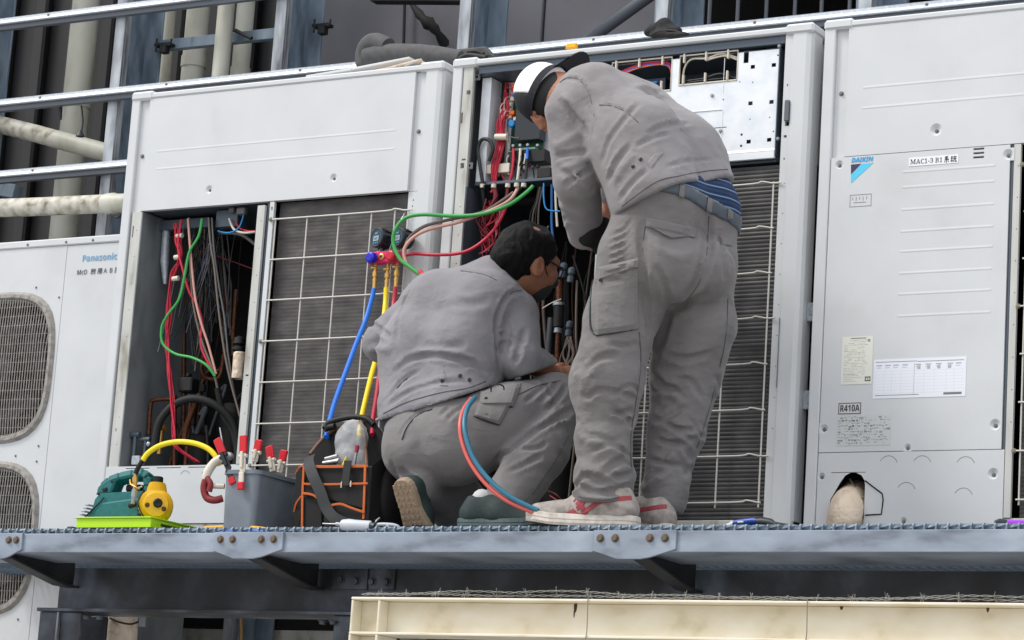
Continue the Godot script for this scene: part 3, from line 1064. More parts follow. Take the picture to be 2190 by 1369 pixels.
func lower_beams() -> void:
	# dark main beam under the walkway
	var x0: float = -0.6607
	var b := thing("main_beam", "dark stained steel beam under the walkway", "beam", Vector3(1.2, -0.2, 0.3))
	var yb: float = -0.2078
	var s := Shape.new()
	s.span(x0, 4.4, yb + 0.012, -0.0612, 0.325, 0.335)
	obj("web", s, M.dark_steel, b)
	s = Shape.new()
	s.span(x0 - 0.03, 4.4, yb, yb + 0.011, 0.25, 0.40)
	obj("bottom_flange", s, M.dark_steel, b)
	# splice plate with four bolts
	s = Shape.new()
	s.span(0.3965, 0.6191, -0.1256, -0.062, 0.3355, 0.344)
	var sp := obj("splice_plate", s, M.dark_steel, b)
	for q: Vector3 in [Vector3(0.4282, -0.0956, 0.345), Vector3(0.4843, -0.101, 0.345), Vector3(0.5412, -0.1021, 0.345), Vector3(0.5928, -0.1032, 0.345)]:
		bolt("bolt", q, Vector3(0, 0, 1), 0.0105, sp, M.dark_steel)
	s = Shape.new()
	s.span(0.5233, 0.5283, -0.1263, -0.062, 0.3442, 0.347)
	obj("splice_seam", s, M.black, sp)
	for q: Vector3 in [Vector3(-0.4936, -0.2213, 0.39), Vector3(-0.4414, -0.2207, 0.39), Vector3(0.404, -0.2252, 0.39), Vector3(0.441, -0.2247, 0.39)]:
		bolt("flange_bolt", q, Vector3(0, -1, 0), 0.011, b, M.dark_steel)
	# two columns under it
	for c in [[-0.6899, -0.5231, "dark steel column at the left end of the main beam"], [0.4394, 0.5892, "dark steel column behind the cream beam end"]]:
		var col := thing("steel_column", c[2], "column", Vector3((c[0] + c[1]) * 0.5, -2.55, 0.3), "columns under the main beam")
		s = Shape.new()
		s.span(c[0], c[1], -2.55, yb - 0.001, 0.24, 0.252)
		s.span(c[0], c[1], -2.55, yb - 0.001, 0.37, 0.382)
		obj("flange", s, M.dark_steel, col)
		s = Shape.new()
		s.span((c[0] + c[1]) * 0.5 - 0.004, (c[0] + c[1]) * 0.5 + 0.004, -2.55, yb - 0.001, 0.3825, 0.395)
		obj("stiffener", s, M.galv_old, col)
	# what shows through under the beam
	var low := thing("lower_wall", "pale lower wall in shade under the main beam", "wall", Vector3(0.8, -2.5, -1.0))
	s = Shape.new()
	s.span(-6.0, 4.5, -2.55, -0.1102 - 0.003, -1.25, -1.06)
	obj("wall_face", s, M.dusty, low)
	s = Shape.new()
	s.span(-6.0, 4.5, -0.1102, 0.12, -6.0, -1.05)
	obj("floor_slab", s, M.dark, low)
	s = Shape.new()
	s.tube(bend([Vector3(-0.5789, -0.1778, 0.1), Vector3(-0.5571, -0.2331, 0.12), Vector3(-0.555, -0.3167, 0.12)], 5), 0.05, 16)
	tag(obj("lagged_pipe", s, M.lagging), "tan lagged pipe hanging below the main beam", "pipe")
	s = Shape.new()
	s.tube(bend([Vector3(-0.5735, -0.2038, 0.17), Vector3(-0.5357, -0.216, 0.175), Vector3(-0.4818, -0.2229, 0.175), Vector3(-0.4878, -0.2064, 0.12)], 4), 0.0035, 6)
	tag(obj("tie_wire", s, M.black), "black wire wound on the tan lagged pipe", "wire")
	s = Shape.new()
	s.span(-0.7664, -0.6767, -0.75, -0.2126, 0.04, 0.05)
	tag(obj("junction_cover", s, M.white), "white cover plate left of the tan lagged pipe", "cover")
	s = Shape.new()
	s.span(-0.4332, -0.407, -0.2324, -0.1949, 0.19, 0.2)
	tag(obj("hanging_clip", s, M.white_inner), "small pale metal clip hanging under the main beam", "clip")
	s = Shape.new()
	s.tube(bend([Vector3(-0.0337, -0.192, 0.2), Vector3(-0.0258, -0.2345, 0.2), Vector3(-0.0211, -0.3149, 0.2)], 4), 0.004, 6)
	tag(obj("yellow_rope", s, plain(Color(0.50, 0.38, 0.12), 0.6)), "dull yellow rope hanging under the main beam", "rope")
	# cream beam in the foreground with its end post
	var f := thing("cream_beam", "cream painted steel beam in front, carrying barbed wire", "beam", Vector3(1.9662, -0.3216, 1))
	var xl: float = 0.9017
	var xm: float = 0.9877
	var yt: float = -0.2205
	var yl: float = -0.3218
	s = Shape.new()
	s.span(xl, 5.0, yt - 0.007, yt, 0.90, 1.0)
	obj("top_flange", s, M.cream, f)
	s = Shape.new()
	s.span(xl, 5.0, yl, yl + 0.007, 0.90, 1.0)
	obj("bottom_flange", s, M.cream, f)
	s = Shape.new()
	s.span(xl, 5.0, yl + 0.0075, yt - 0.0075, 0.946, 0.953)
	obj("web", s, M.cream, f)
	for x in [xl, xm]:
		s = Shape.new()
		s.span(x, x + 0.007, yl + 0.0075, yt - 0.0075, 0.9535, 0.998)
		obj("stiffener", s, M.cream, f)
	s = Shape.new()
	s.span(xl, xl + 0.007, -2.55, yl - 0.0005, 0.90, 1.0)
	s.span(xm, xm + 0.007, -2.55, yl - 0.0005, 0.90, 1.0)
	s.span(xl + 0.0075, xm - 0.0005, -2.55, yl - 0.0005, 0.946, 0.953)
	obj("end_post", s, M.cream, f)
	# rust stains with a shape of their own, thin flakes on the web
	for q in [[Vector3(1.5733, -0.2336, 0.9535), 0.005, 0.018], [Vector3(2.3247, -0.2254, 0.9535), 0.005, 0.012], [Vector3(2.7059, -0.2252, 0.9535), 0.004, 0.014], [Vector3(1.5705, -0.2533, 0.9535), 0.002, 0.012]]:
		s = Shape.new()
		s.ball(q[0], Vector3(q[1], q[2], 0.0012), Basis(), 5, 8)
		obj("rust_flake", s, plain(Color(0.28, 0.19, 0.12), 0.8), f)
	for q in [1.6357, 2.2537]:
		s = Shape.new()
		s.tube([Vector3(q, yt + 0.004, 1.003), Vector3(q + 0.002, yl + 0.02, 1.002), Vector3(q, yl - 0.004, 1.003)], 0.0014, 5)
		obj("tie_wire", s, M.wire_clip, f)
	# barbed wire: strands twisted along the flange, barbs every hand's breadth
	var rng := RandomNumberGenerator.new()
	rng.seed = 77
	for row in 2:
		var w := thing("barbed_wire", ["upper rusty barbed wire strand along the cream beam, with more slack", "lower rusty barbed wire strand resting on the cream beam top"][row], "barbed wire", Vector3(1.8, yt, 0.97), "barbed wire on the cream beam")
		var n := 150
		var pts := []
		for k in n:
			var x: float = xl + 0.02 + k * 0.0185
			var y := yt + 0.005 + (0.011 * (0.5 + 0.5 * sin(x * 4.1 + 2.0)) + 0.006 * absf(sin(x * 9.0)) if row == 0 else 0.002 + 0.004 * absf(sin(x * 6.3 + 1.0)))
			pts.append(Vector3(x, y, 0.975 + 0.014 * sin(x * 5.0 + row * 2.0)))
		for strand in 2:
			var q := []
			for k in n * 2 - 2:
				var c: Vector3 = pts[k / 2].lerp(pts[k / 2 + 1], 0.5 * (k % 2))
				var a := k * 0.9 + PI * strand
				q.append(c + Vector3(0, sin(a), cos(a)) * 0.0022)
			var st := Shape.new()
			st.tube(q, 0.0011, 4)
			obj("strand", st, M.barb, w)
		for k in range(3, n - 3, 5):
			var st := Shape.new()
			var c: Vector3 = pts[k]
			for j in 3:
				var a := rng.randf() * TAU
				var d := Vector3(rng.randf_range(-0.5, 0.5), sin(a), cos(a)).normalized() * rng.randf_range(0.011, 0.017)
				st.tube([c - d * 0.8, c + d], [0.0012, 0.0006], 4)
			st.tube([c - Vector3(0.003, 0, 0), c + Vector3(0.003, 0, 0)], 0.0026, 6)
			obj("barb", st, M.barb, w)


func fan_unit() -> void:
	var zf := -0.25
	var xr: float = -0.9292
	var xs: float = -1.2547
	var xl := xs - 0.82
	var yt: float = 1.2036
	var yb := -0.72
	var u := thing("outdoor_unit", "white twin-fan air conditioner with dusty round-cornered grilles at the left edge", "air conditioner", Vector3((xl + xr) * 0.5, yb, -0.45))
	var fans := [Vector3(-1.545, 0.7355, -0.25), Vector3(-1.5412, 0.1157, -0.25)]
	var s := Shape.new()
	s.plate(xl, xs - 0.0002, yb, yt - 0.028, zf, 0.05, [["fan", fans[0].x, fans[0].y, 0.256, 0.256], ["fan", fans[1].x, fans[1].y, 0.256, 0.256]])
	obj("fan_panel", s, M.white, u)
	s = Shape.new()
	s.span(xs + 0.0002, xr, yb, yt - 0.028, zf - 0.02, zf - 0.0002, 0.002)
	var sv := obj("service_panel", s, M.white, u)
	s = Shape.new()
	s.span(xl - 0.004, xr + 0.004, yt - 0.027, yt, zf - 0.45, zf + 0.006, 0.004)
	obj("lid", s, M.white, u)
	for px in [-1.257, -1.1354, -1.4344]:
		bolt("lid_screw", Vector3(px, yt - 0.016, zf + 0.0065), Vector3(0, 0, 1), 0.0035, u, M.screw)
	for q: Vector3 in [Vector3(-1.3959, 0.4124, -0.249), Vector3(-1.3796, 1.0272, -0.249), Vector3(-1.2691, 0.9857, -0.249), Vector3(-1.297, 0.3904, -0.249), Vector3(-1.2955, 0.4459, -0.249), Vector3(-1.3102, -0.171, -0.249)]:
		bolt("panel_screw", q, Vector3(0, 0, 1), 0.003, u, M.screw)
	s = Shape.new()
	s.span(xr - 0.015, xr, yb, yt - 0.028, zf - 0.44, zf - 0.021)
	s.span(xl, xl + 0.015, yb, yt - 0.028, zf - 0.44, zf - 0.052)
	s.span(xl, xr, yb, yb + 0.03, zf - 0.44, zf - 0.052)
	s.span(xl, xr, yb, yt - 0.03, zf - 0.455, zf - 0.442)
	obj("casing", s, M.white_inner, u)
	for f: Vector3 in fans:
		s = Shape.new()
		var m := 48
		for k in m:
			var q := []
			for kk in [k, k + 1]:
				var d := Vector3(cos(TAU * kk / m), sin(TAU * kk / m), 0)
				var w := 1.0 / pow(pow(absf(d.x), 3.4) + pow(absf(d.y), 3.4), 1.0 / 3.4)
				q.append([f + d * w * 0.280 + Vector3(0, 0, 0.001), f + d * w * 0.270 + Vector3(0, 0, 0.012), f + d * w * 0.258 + Vector3(0, 0, 0.012), f + d * w * 0.247 + Vector3(0, 0, -0.004)])
			for j in 3:
				s.quad(q[0][j], q[1][j], q[1][j + 1], q[0][j + 1])
		var g := obj("grille_bezel", s, M.grille, u)
		s = Shape.new()
		for k in 43:
			var x := -0.2478 + k * 0.0118
			var y := 0.253 * pow(maxf(1.0 - pow(absf(x) / 0.253, 3.4), 0.0), 1.0 / 3.4)
			s.tube([f + Vector3(x, -y, 0.006), f + Vector3(x, -y * 0.5, 0.013), f + Vector3(x, y * 0.5, 0.013), f + Vector3(x, y, 0.006)], 0.0022, 5)
		var wires := obj("grille_wires", s, M.grille, g)
		wires.set_meta("kind", "stuff")
		s = Shape.new()
		for k in 14:
			var y := -0.221 + k * 0.034
			var x := 0.250 * pow(maxf(1.0 - pow(absf(y) / 0.253, 3.4), 0.0), 1.0 / 3.4)
			s.tube([f + Vector3(-x, y, 0.004), f + Vector3(x, y, 0.004)], 0.0018, 5)
		obj("cross_wires", s, M.grille, g).set_meta("kind", "stuff")
		s = Shape.new()
		s.lathe([Vector2(0.262, -0.14), Vector2(0.238, -0.03), Vector2(0.235, -0.03), Vector2(0.235, -0.16)], frame(f, Vector3(0, 0, 1)), 40)
		s.lathe([Vector2(0.0, -0.15), Vector2(0.33, -0.15)], frame(f, Vector3(0, 0, 1)), 32)
		obj("fan_shroud", s, M.coil, u)
		s = Shape.new()
		s.lathe([Vector2(0.05, -0.11), Vector2(0.05, -0.05), Vector2(0.042, -0.042), Vector2(0.0, -0.04)], frame(f, Vector3(0, 0, 1)), 20)
		var hub := obj("fan_hub", s, M.coil, u)
		for b in 4:
			s = Shape.new()
			var a := TAU * b / 4.0 + 0.4
			var p := []
			for k in 7:
				var r := 0.045 + k * 0.029
				var sp := 0.35 + 0.05 * k
				p.append([f + Vector3(cos(a - sp) * r, sin(a - sp) * r, -0.11), f + Vector3(cos(a + sp) * r, sin(a + sp) * r, -0.055)])
			for k in 6:
				s.quad(p[k][0], p[k][1], p[k + 1][1], p[k + 1][0])
			obj("fan_blade", s, M.coil, hub)
	text(u, "maker_lettering", "Panasonic", Vector3(-1.1814, 1.1238, -0.2487), 0.0325, plain(Color(0.47, 0.66, 0.80), 0.5), true)
	text(u, "room_lettering", "McD", Vector3(-1.1987, 1.0731, -0.2487), 0.024, plain(Color(0.33, 0.33, 0.36), 0.6))
	s = Shape.new()
	# kitchen, room
	var chu := [[0.05, 0.92, 0.98, 0.92], [0.12, 0.92, 0.02, 0.05], [0.2, 0.76, 0.55, 0.76], [0.26, 0.62, 0.26, 0.42], [0.26, 0.62, 0.52, 0.62], [0.52, 0.62, 0.52, 0.42], [0.26, 0.42, 0.52, 0.42], [0.2, 0.12, 0.55, 0.2], [0.62, 0.68, 0.98, 0.68], [0.84, 0.84, 0.84, 0.08], [0.84, 0.08, 0.74, 0.12], [0.66, 0.5, 0.74, 0.36]]
	var fang := [[0.1, 0.95, 0.95, 0.95], [0.16, 0.8, 0.9, 0.8], [0.9, 0.8, 0.9, 0.62], [0.16, 0.62, 0.9, 0.62], [0.16, 0.8, 0.04, 0.05], [0.55, 0.62, 0.55, 0.46], [0.22, 0.44, 0.98, 0.44], [0.5, 0.44, 0.34, 0.04], [0.48, 0.28, 0.84, 0.28], [0.84, 0.28, 0.78, 0.04], [0.78, 0.04, 0.66, 0.06]]
	var xi := [[0.75, 0.98, 0.2, 0.88], [0.6, 0.88, 0.25, 0.68], [0.25, 0.68, 0.7, 0.7], [0.75, 0.74, 0.2, 0.42], [0.2, 0.42, 0.85, 0.48], [0.7, 0.6, 0.88, 0.42], [0.52, 0.44, 0.52, 0.0], [0.52, 0.0, 0.42, 0.04], [0.3, 0.3, 0.14, 0.08], [0.72, 0.3, 0.88, 0.08]]
	var yb2: float = 1.073 - 0.0105
	strokes(s, chu, Vector3(-1.1345, yb2, -0.2484), 0.021, 0.0022)
	strokes(s, fang, Vector3(-1.1048, yb2, -0.2484), 0.021, 0.0022)
	strokes(s, xi, Vector3(-1.031, yb2, -0.2484), 0.021, 0.0022)
	obj("room_characters", s, plain(Color(0.33, 0.33, 0.36), 0.6), u)
	text(u, "room_lettering", "A", Vector3(-1.0776, yb2 + 0.0105, -0.2487), 0.024, plain(Color(0.33, 0.33, 0.36), 0.6))
	text(u, "room_lettering", "B", Vector3(-1.0523, yb2 + 0.0105, -0.2487), 0.024, plain(Color(0.33, 0.33, 0.36), 0.6))
	sv.set_meta("label", "plain white panel with blue and grey lettering near its top")


const TOP := 1.638
const SEAM := 1.21
const LOW := 0.3235
const FOOT := 0.10


# the shell that the three white units share; x is the unit's left edge
func shell(x: float, label: String) -> Node3D:
	var u := thing("condensing_unit", label, "air conditioner", Vector3(x + 0.633, FOOT, -0.35), "white condensing units on the walkway")
	var s := Shape.new()
	# cap with its thicker corners
	s.span(x - 0.001, x + 1.268, 1.612, TOP - 0.006, -0.68, 0.003, 0.005)
	obj("top_rim", s, M.white, u)
	s = Shape.new()
	s.span(x + 0.06, x + 1.21, TOP - 0.0065, TOP - 0.001, -0.62, -0.05, 0.002)
	obj("top_plate", s, M.white, u)
	for k in 2:
		s = Shape.new()
		var c: float = [x + 0.045, x + 1.222][k]
		s.span(c - 0.0475, c + 0.0475, 1.6075, TOP + 0.002, -0.09, 0.0055, 0.008)
		obj("corner_cap", s, M.white, u)
	for q in [[0.0, 0.036, -0.09, 0.0], [1.20, 1.265, -0.075, 0.0], [0.0, 0.05, -0.68, -0.62], [1.215, 1.265, -0.68, -0.62]]:
		s = Shape.new()
		var a := x + float(q[0])
		var b := x + float(q[1])
		var z0: float = q[2]
		var z1: float = q[3]
		var r := 0.02 if q[0] > 1.0 else 0.004
		var prof := [Vector2(a, z0), Vector2(b, z0), Vector2(b, z1 - r), Vector2(b - r * 0.3, z1 - r * 0.3), Vector2(b - r, z1), Vector2(a + 0.003, z1), Vector2(a, z1 - 0.003)]
		s.prism(prof, -(1.611 - FOOT), Transform3D(Basis(Vector3(1, 0, 0), Vector3(0, 0, 1), Vector3(0, -1, 0)), Vector3(0, FOOT, 0)))
		obj("corner_post", s, M.white, u)
	# right side: recessed panels with pressed ribs
	s = Shape.new()
	s.span(x + 1.236, x + 1.246, SEAM + 0.02, 1.611, -0.62, -0.0755)
	for k in 3:
		s.span(x + 1.2462, x + 1.254, SEAM + 0.06, 1.58, -0.20 - 0.14 * k, -0.14 - 0.14 * k, 0.006)
	obj("side_panel", s, M.white, u)
	s = Shape.new()
	s.span(x + 1.20, x + 1.21, FOOT + 0.03, SEAM + 0.019, -0.62, -0.0755)
	obj("side_coil", s, M.coil_dark, u)
	# straps joining to the next unit
	for y in [0.755, 0.49]:
		s = Shape.new()
		s.span(x + 1.2655, x + 1.33, y - 0.028, y + 0.028, -0.055, -0.045)
		s.box(Vector3(x + 1.283, y, -0.044), Vector3(0.012, 0.02, 0.004))
		obj("side_strap", s, M.galv, u)
	# back, left side, floor
	s = Shape.new()
	s.span(x + 0.02, x + 0.028, FOOT + 0.03, 1.611, -0.62, -0.0905)
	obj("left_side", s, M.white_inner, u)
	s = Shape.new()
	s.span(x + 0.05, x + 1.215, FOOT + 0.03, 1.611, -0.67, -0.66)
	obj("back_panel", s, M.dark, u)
	s = Shape.new()
	s.span(x + 0.0, x + 1.265, FOOT - 0.002, FOOT + 0.029, -0.68, -0.006, 0.003)
	obj("base_pan", s, M.dusty, u)
	s = Shape.new()
	s.span(x + 0.05, x + 0.15, 0.032, FOOT - 0.0025, -0.66, -0.03)
	s.span(x + 1.1, x + 1.2, 0.032, FOOT - 0.0025, -0.66, -0.03)
	obj("skid", s, M.dark_steel, u)
	return u


func strip(called: String, u: Node3D, x0: float, x1: float, y0: float, y1: float, z: float, dots: Array, m: Material) -> void:
	var s := Shape.new()
	var holes := []
	for d in dots:
		holes.append(["open", (x0 + x1) * 0.5 + d[0], d[1], d[2], d[3]])
	s.plate(x0, x1, y0, y1, z, 0.012, holes)
	obj(called, s, m, u)


# finned coil with its wire guard
func coil(u: Node3D, x: float, m: Material, ridge: float, cut := 1.19) -> void:
	var x0 := x + 0.642
	var x1 := x + cut
	var s := Shape.new()
	var y := FOOT + 0.031
	var n := 0
	while y < SEAM - 0.004:
		var h := 0.0127
		var k := ridge * (0.75 + 0.25 * sin(n * 1.7))
		var a := [Vector3(x0, y, -0.034), Vector3(x0, y + h * 0.35, -0.034 + k), Vector3(x0, y + h * 0.65, -0.034 + k), Vector3(x0, y + h, -0.034)]
		for j in 3:
			var d := Vector3(x1 - x0, 0, 0)
			s.quad(a[j], a[j] + d, a[j + 1] + d, a[j + 1])
		y += h
		n += 1
	s.span(x0, x1, FOOT + 0.03, SEAM, -0.09, -0.036)
	var c := obj("coil_fins", s, m, u)
	c.set_meta("kind", "stuff")
	if cut < 1.0:
		return
	# bent end of the coil: pale header strip in its own shade
	s = Shape.new()
	s.span(x + 1.168, x + 1.19, FOOT + 0.031, SEAM, -0.0335, -0.022)
	obj("coil_end_plate", s, M.coil_dark, u)
	# wire guard
	var g := Node3D.new()
	g.name = "coil_guard"
	u.add_child(g, true)
	base_of[g] = base_of[u]
	var xs := [0.6496, 0.776, 0.9024, 1.0289, 0.2968 + 0.822, 0.3489 + 0.822] if x < 0 else [0.6496, 0.638, 0.7643, 0.8907, 1.0171, 1.1575]
	for k in xs.size():
		if k == 1 and x > 0:
			continue
		var w := Shape.new()
		var px: float = x + xs[k]
		w.tube([Vector3(px, 1.150, -0.0032), Vector3(px, 0.165, -0.0032)], 0.0027, 6)
		obj("guard_wire", w, M.wire_white, g)
	for r in 8:
		var w := Shape.new()
		var py := 1.1457 - 0.138 * r
		var hook := 0.0 if r % 3 == 0 else 0.02
		w.tube(bend([Vector3(x + 0.632 + hook * 0.5, py, 0.002), Vector3(x + 0.9, py, 0.002), Vector3(x + 1.09, py + 0.001, 0.002), Vector3(x + 1.12, py + 0.006, 0.002), Vector3(x + 1.155, py, -0.001), Vector3(x + 1.185 - hook, py, 0.0)], 4), 0.0027, 6)
		obj("guard_wire", w, M.wire_white, g)
		if r % 3 == 0:
			bolt("guard_clip", Vector3(x + 0.633, py, 0.002), Vector3(0, 0, 1), 0.0055, g, M.wire_clip)


func rib(s: Shape, x0: float, x1: float, y: float, z: float) -> void:
	s.face([Vector3(x0, y - 0.0035, z), Vector3(x1, y - 0.0035, z), Vector3(x1 - 0.004, y, z + 0.0007), Vector3(x0 + 0.004, y, z + 0.0007)], Vector3(0, -0.3, 1))
	s.face([Vector3(x0, y + 0.006, z), Vector3(x1, y + 0.006, z), Vector3(x1 - 0.004, y, z + 0.0007), Vector3(x0 + 0.004, y, z + 0.0007)], Vector3(0, 0.3, 1))


func top_panel(u: Node3D, x: float, dishes: Array) -> void:
	var s := Shape.new()
	s.plate(x + 0.0785, x + 1.16, SEAM + 0.001, 1.611, -0.001, 0.02, dishes)
	var p := obj("upper_panel", s, M.white, u)
	for d in dishes:
		bolt("panel_screw", Vector3(d[1], d[2] - d[3] * 0.12, -0.001 - d[3] * 0.3), Vector3(0, 0, 1), minf(d[3] * 0.22, 0.0045), p, M.screw)
	for y in [1.355, 1.418]:
		s = Shape.new()
		rib(s, x + 0.13, x + 1.10, y, -0.0009)
		obj("pressed_rib", s, M.white, p)
	# recessed flanges beside it
	for q in [[0.0365, 0.078], [1.1605, 1.1995]]:
		s = Shape.new()
		s.plate(x + q[0], x + q[1], SEAM + 0.001, 1.611, -0.014, 0.012, [])
		var f := obj("side_flange", s, M.white, u)
		bolt("flange_screw", Vector3(x + (q[0] + q[1]) * 0.5, 1.41, -0.0135), Vector3(0, 0, 1), 0.0055, f, M.screw)


func wire(called: String, parent: Node, pts: Array, r: float, m: Material, sides := 6) -> void:
	var s := Shape.new()
	s.tube(bend(pts, 6), r, sides)
	obj(called, s, m, parent)


func units() -> void:
	var dots := []
	for k in 9:
		dots.append([0.004, 0.40 + k * 0.093, 0.0016, 0.0016])
	# ---- the left unit: upper panel on, service panel off
	var x := -0.822
	var u := shell(x, "white condensing unit on the left, upper panel on and service door off")
	var a: Vector3 = Vector3(-0.4564, 1.2681, 0)
	var b: Vector3 = Vector3(0.0473, 1.2737, 0)
	top_panel(u, x, [["dish", a.x, a.y, 0.017, 0.017], ["dish", b.x, b.y, 0.017, 0.017]])
	coil(u, x, M.coil, 0.0005)
	strip("door_frame", u, x + 0.046, x + 0.086, LOW, SEAM - 0.001, -0.004, dots + [[-0.012, 1.14, 0.003, 0.02], [-0.004, 0.45, 0.002, 0.006]], M.dusty)
	strip("divider", u, x + 0.574, x + 0.603, LOW + 0.001, SEAM - 0.012, 0.0, dots + [[0.0, 0.62, 0.006, 0.003]], M.dusty)
	strip("divider", u, x + 0.606, x + 0.617, LOW - 0.15, SEAM - 0.002, -0.012, [], M.zinc_dark)
	strip("divider", u, x + 0.622, x + 0.639, LOW - 0.18, SEAM - 0.002, -0.002, [[0.0, 1.185, 0.003, 0.006]], M.white)
	var s := Shape.new()
	s.plate(x + 1.16, x + 1.1995, FOOT + 0.03, SEAM - 0.001, -0.012, 0.012, [["open", x + 1.18, 1.18, 0.002, 0.003], ["open", x + 1.178, 1.16, 0.002, 0.003]])
	obj("side_flange", s, M.white, u)
	# lower panel with slots along its top edge
	s = Shape.new()
	var slots := []
	for k in 3:
		slots.append(["open", x + 0.17 + k * 0.13, LOW - 0.007, 0.05, 0.0014])
	s.plate(x + 0.037, x + 0.621, FOOT + 0.03, LOW, -0.002, 0.014, slots)
	var lp := obj("lower_panel", s, M.white, u)
	for q: Vector3 in [Vector3(-0.4522, 0.2955, 0), Vector3(-0.3663, 0.2958, 0)]:
		s = Shape.new()
		var arc := []
		for k in 9:
			arc.append(q + Vector3(cos(PI * (0.15 + 0.7 * k / 8.0)), sin(PI * (0.15 + 0.7 * k / 8.0)) - 0.5, 0) * 0.02 + Vector3(0, 0, -0.002))
		s.tube(arc, 0.0009, 4)
		obj("knockout_mark", s, M.screw, lp)
	# inside of the open bay
	s = Shape.new()
	s.span(x + 0.0865, x + 0.09, FOOT + 0.03, SEAM, -0.46, -0.0045)
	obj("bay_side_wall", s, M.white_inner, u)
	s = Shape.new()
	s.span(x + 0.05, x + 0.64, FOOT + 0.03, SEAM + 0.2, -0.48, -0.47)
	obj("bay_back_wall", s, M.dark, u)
	s = Shape.new()
	s.span(x + 0.605, x + 0.615, FOOT + 0.03, SEAM, -0.47, -0.0245)
	obj("bay_divider", s, M.dark, u)
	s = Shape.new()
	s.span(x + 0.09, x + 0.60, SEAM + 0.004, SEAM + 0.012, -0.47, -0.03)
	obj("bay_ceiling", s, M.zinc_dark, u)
	s = Shape.new()
	s.span(x + 0.09, x + 0.30, 1.165, 1.20, -0.20, -0.10)
	obj("ceiling_bracket", s, M.zinc_dark, u)
	s = Shape.new()
	s.span(x + 0.36, x + 0.45, 1.15, 1.209, -0.12, -0.06)
	obj("ceiling_bracket", s, M.zinc_dark, u)
	open_bay_contents(u)

	# ---- the middle unit: all front panels off
	x = 0.481
	u = shell(x, "white condensing unit in the middle, all front panels off and wiring bared")
	coil(u, x, M.coil_dark, 0.0018)
	strip("left_frame", u, x + 0.040, x + 0.0755, FOOT + 0.03, 1.611, -0.004, dots + [[0.004, 1.524, 0.0075, 0.007], [-0.014, 1.44, 0.003, 0.018], [0.004, 1.30, 0.0075, 0.003], [0.0, 1.28, 0.007, 0.009]], M.dusty)
	strip("right_frame", u, x + 1.174, x + 1.1995, FOOT + 0.03, 1.611, -0.006, dots + [[0.004, 1.33, 0.007, 0.008], [0.0, 1.29, 0.005, 0.004], [0.0, 1.45, 0.002, 0.004], [0.0, 1.22, 0.002, 0.003]], M.white)
	strip("divider", u, x + 0.566, x + 0.592, FOOT + 0.03, SEAM + 0.02, 0.0, dots, M.white)
	s = Shape.new()
	s.span(x + 1.1995, x + 1.2015, 0.52, 0.73, 0.0005, 0.003)
	s.span(x + 1.185, x + 1.20, 1.335, 1.40, -0.003, 0.006)
	obj("latch_strip", s, M.conduit, u)
	s = Shape.new()
	s.span(x + 0.09, x + 1.17, 1.585, 1.61, -0.3, -0.012)
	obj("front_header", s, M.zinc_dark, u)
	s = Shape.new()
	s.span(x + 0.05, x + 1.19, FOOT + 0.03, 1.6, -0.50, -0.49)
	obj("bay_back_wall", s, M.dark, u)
	s = Shape.new()
	s.span(x + 0.0765, x + 0.08, FOOT + 0.03, SEAM, -0.48, -0.006)
	obj("bay_side_wall", s, M.zinc_dark, u)
	s = Shape.new()
	s.span(x + 0.60, x + 0.61, FOOT + 0.03, SEAM, -0.48, -0.1)
	obj("bay_divider", s, M.dark, u)
	control_box(u, x)
	lower_bay(u, x)

	# ---- the right unit: closed
	x = 1.785
	u = shell(x, "white condensing unit on the right, closed, with stickers and a cyan logo")
	a = Vector3(2.1513, 1.2712, 0)
	top_panel(u, x, [["dish", a.x, a.y, 0.022, 0.022]])
	coil(u, x, M.coil, 0.0015)
	s = Shape.new()
	var sc := [Vector3(1.8505, 1.1874, 0), Vector3(2.3735, 1.18, 0), Vector3(1.8375, 0.3941, 0), Vector3(2.3591, 0.3942, 0), Vector3(2.0992, 0.3339, 0)]
	var vents := []
	for k in 3:
		var q: Vector3 = Vector3(2.2843, 1.1908, 0)
		vents.append(["open", q.x, q.y + 0.0125 - 0.0125 * k, 0.0165, 0.003])
	var dish := []
	for k in 5:
		var r := 0.0155 if k in [0, 2] else 0.019 if k != 4 else 0.0125
		dish.append(["dish", sc[k].x, sc[k].y, r, r])
	s.plate(x + 0.039, x + 0.594, LOW + 0.001, SEAM - 0.001, -0.001, 0.014, dish + vents)
	var door := obj("service_door", s, M.white, u)
	for d in dish:
		bolt("panel_screw", Vector3(d[1], d[2] - d[3] * 0.12, -0.001 - d[3] * 0.3), Vector3(0, 0, 1), 0.0045, door, M.screw)
	s = Shape.new()
	s.span(x + 0.06, x + 0.58, LOW + 0.1, SEAM - 0.05, -0.04, -0.03)
	obj("door_lining", s, M.black, door)
	for y in [1.1494, 1.1031, 1.0359, 0.9704, 0.9107, 0.8456, 0.7835, 0.7188]:
		s = Shape.new()
		rib(s, 2.0515, 2.3373, y, -0.0009)
		obj("pressed_rib", s, M.white, door)
	# lower cover with the pipe opening
	s = Shape.new()
	var hole: Vector3 = Vector3(1.9257, 0.1562, 0)
	var sl := [Vector3(1.8367, 0.2539, 0), Vector3(2.358, 0.2545, 0), Vector3(2.0947, 0.1227, 0)]
	var dl := []
	for k in 3:
		var r: float = [0.0135, 0.019, 0.0125][k]
		dl.append(["dish", sl[k].x, sl[k].y, r, r])
	var hx0: float = 1.866
	var hx1: float = 1.9731
	var hy1: float = 0.2634
	s.plate(x + 0.039, x + 0.604, FOOT - 0.001, LOW - 0.001, -0.001, 0.012, dl + [["open", (hx0 + hx1) * 0.5, (hy1 + FOOT) * 0.5, (hx1 - hx0) * 0.5, (hy1 - FOOT) * 0.5 + 0.002]])
	# fills round the opening give it its slanted, arched outline
	var yf := FOOT - 0.001
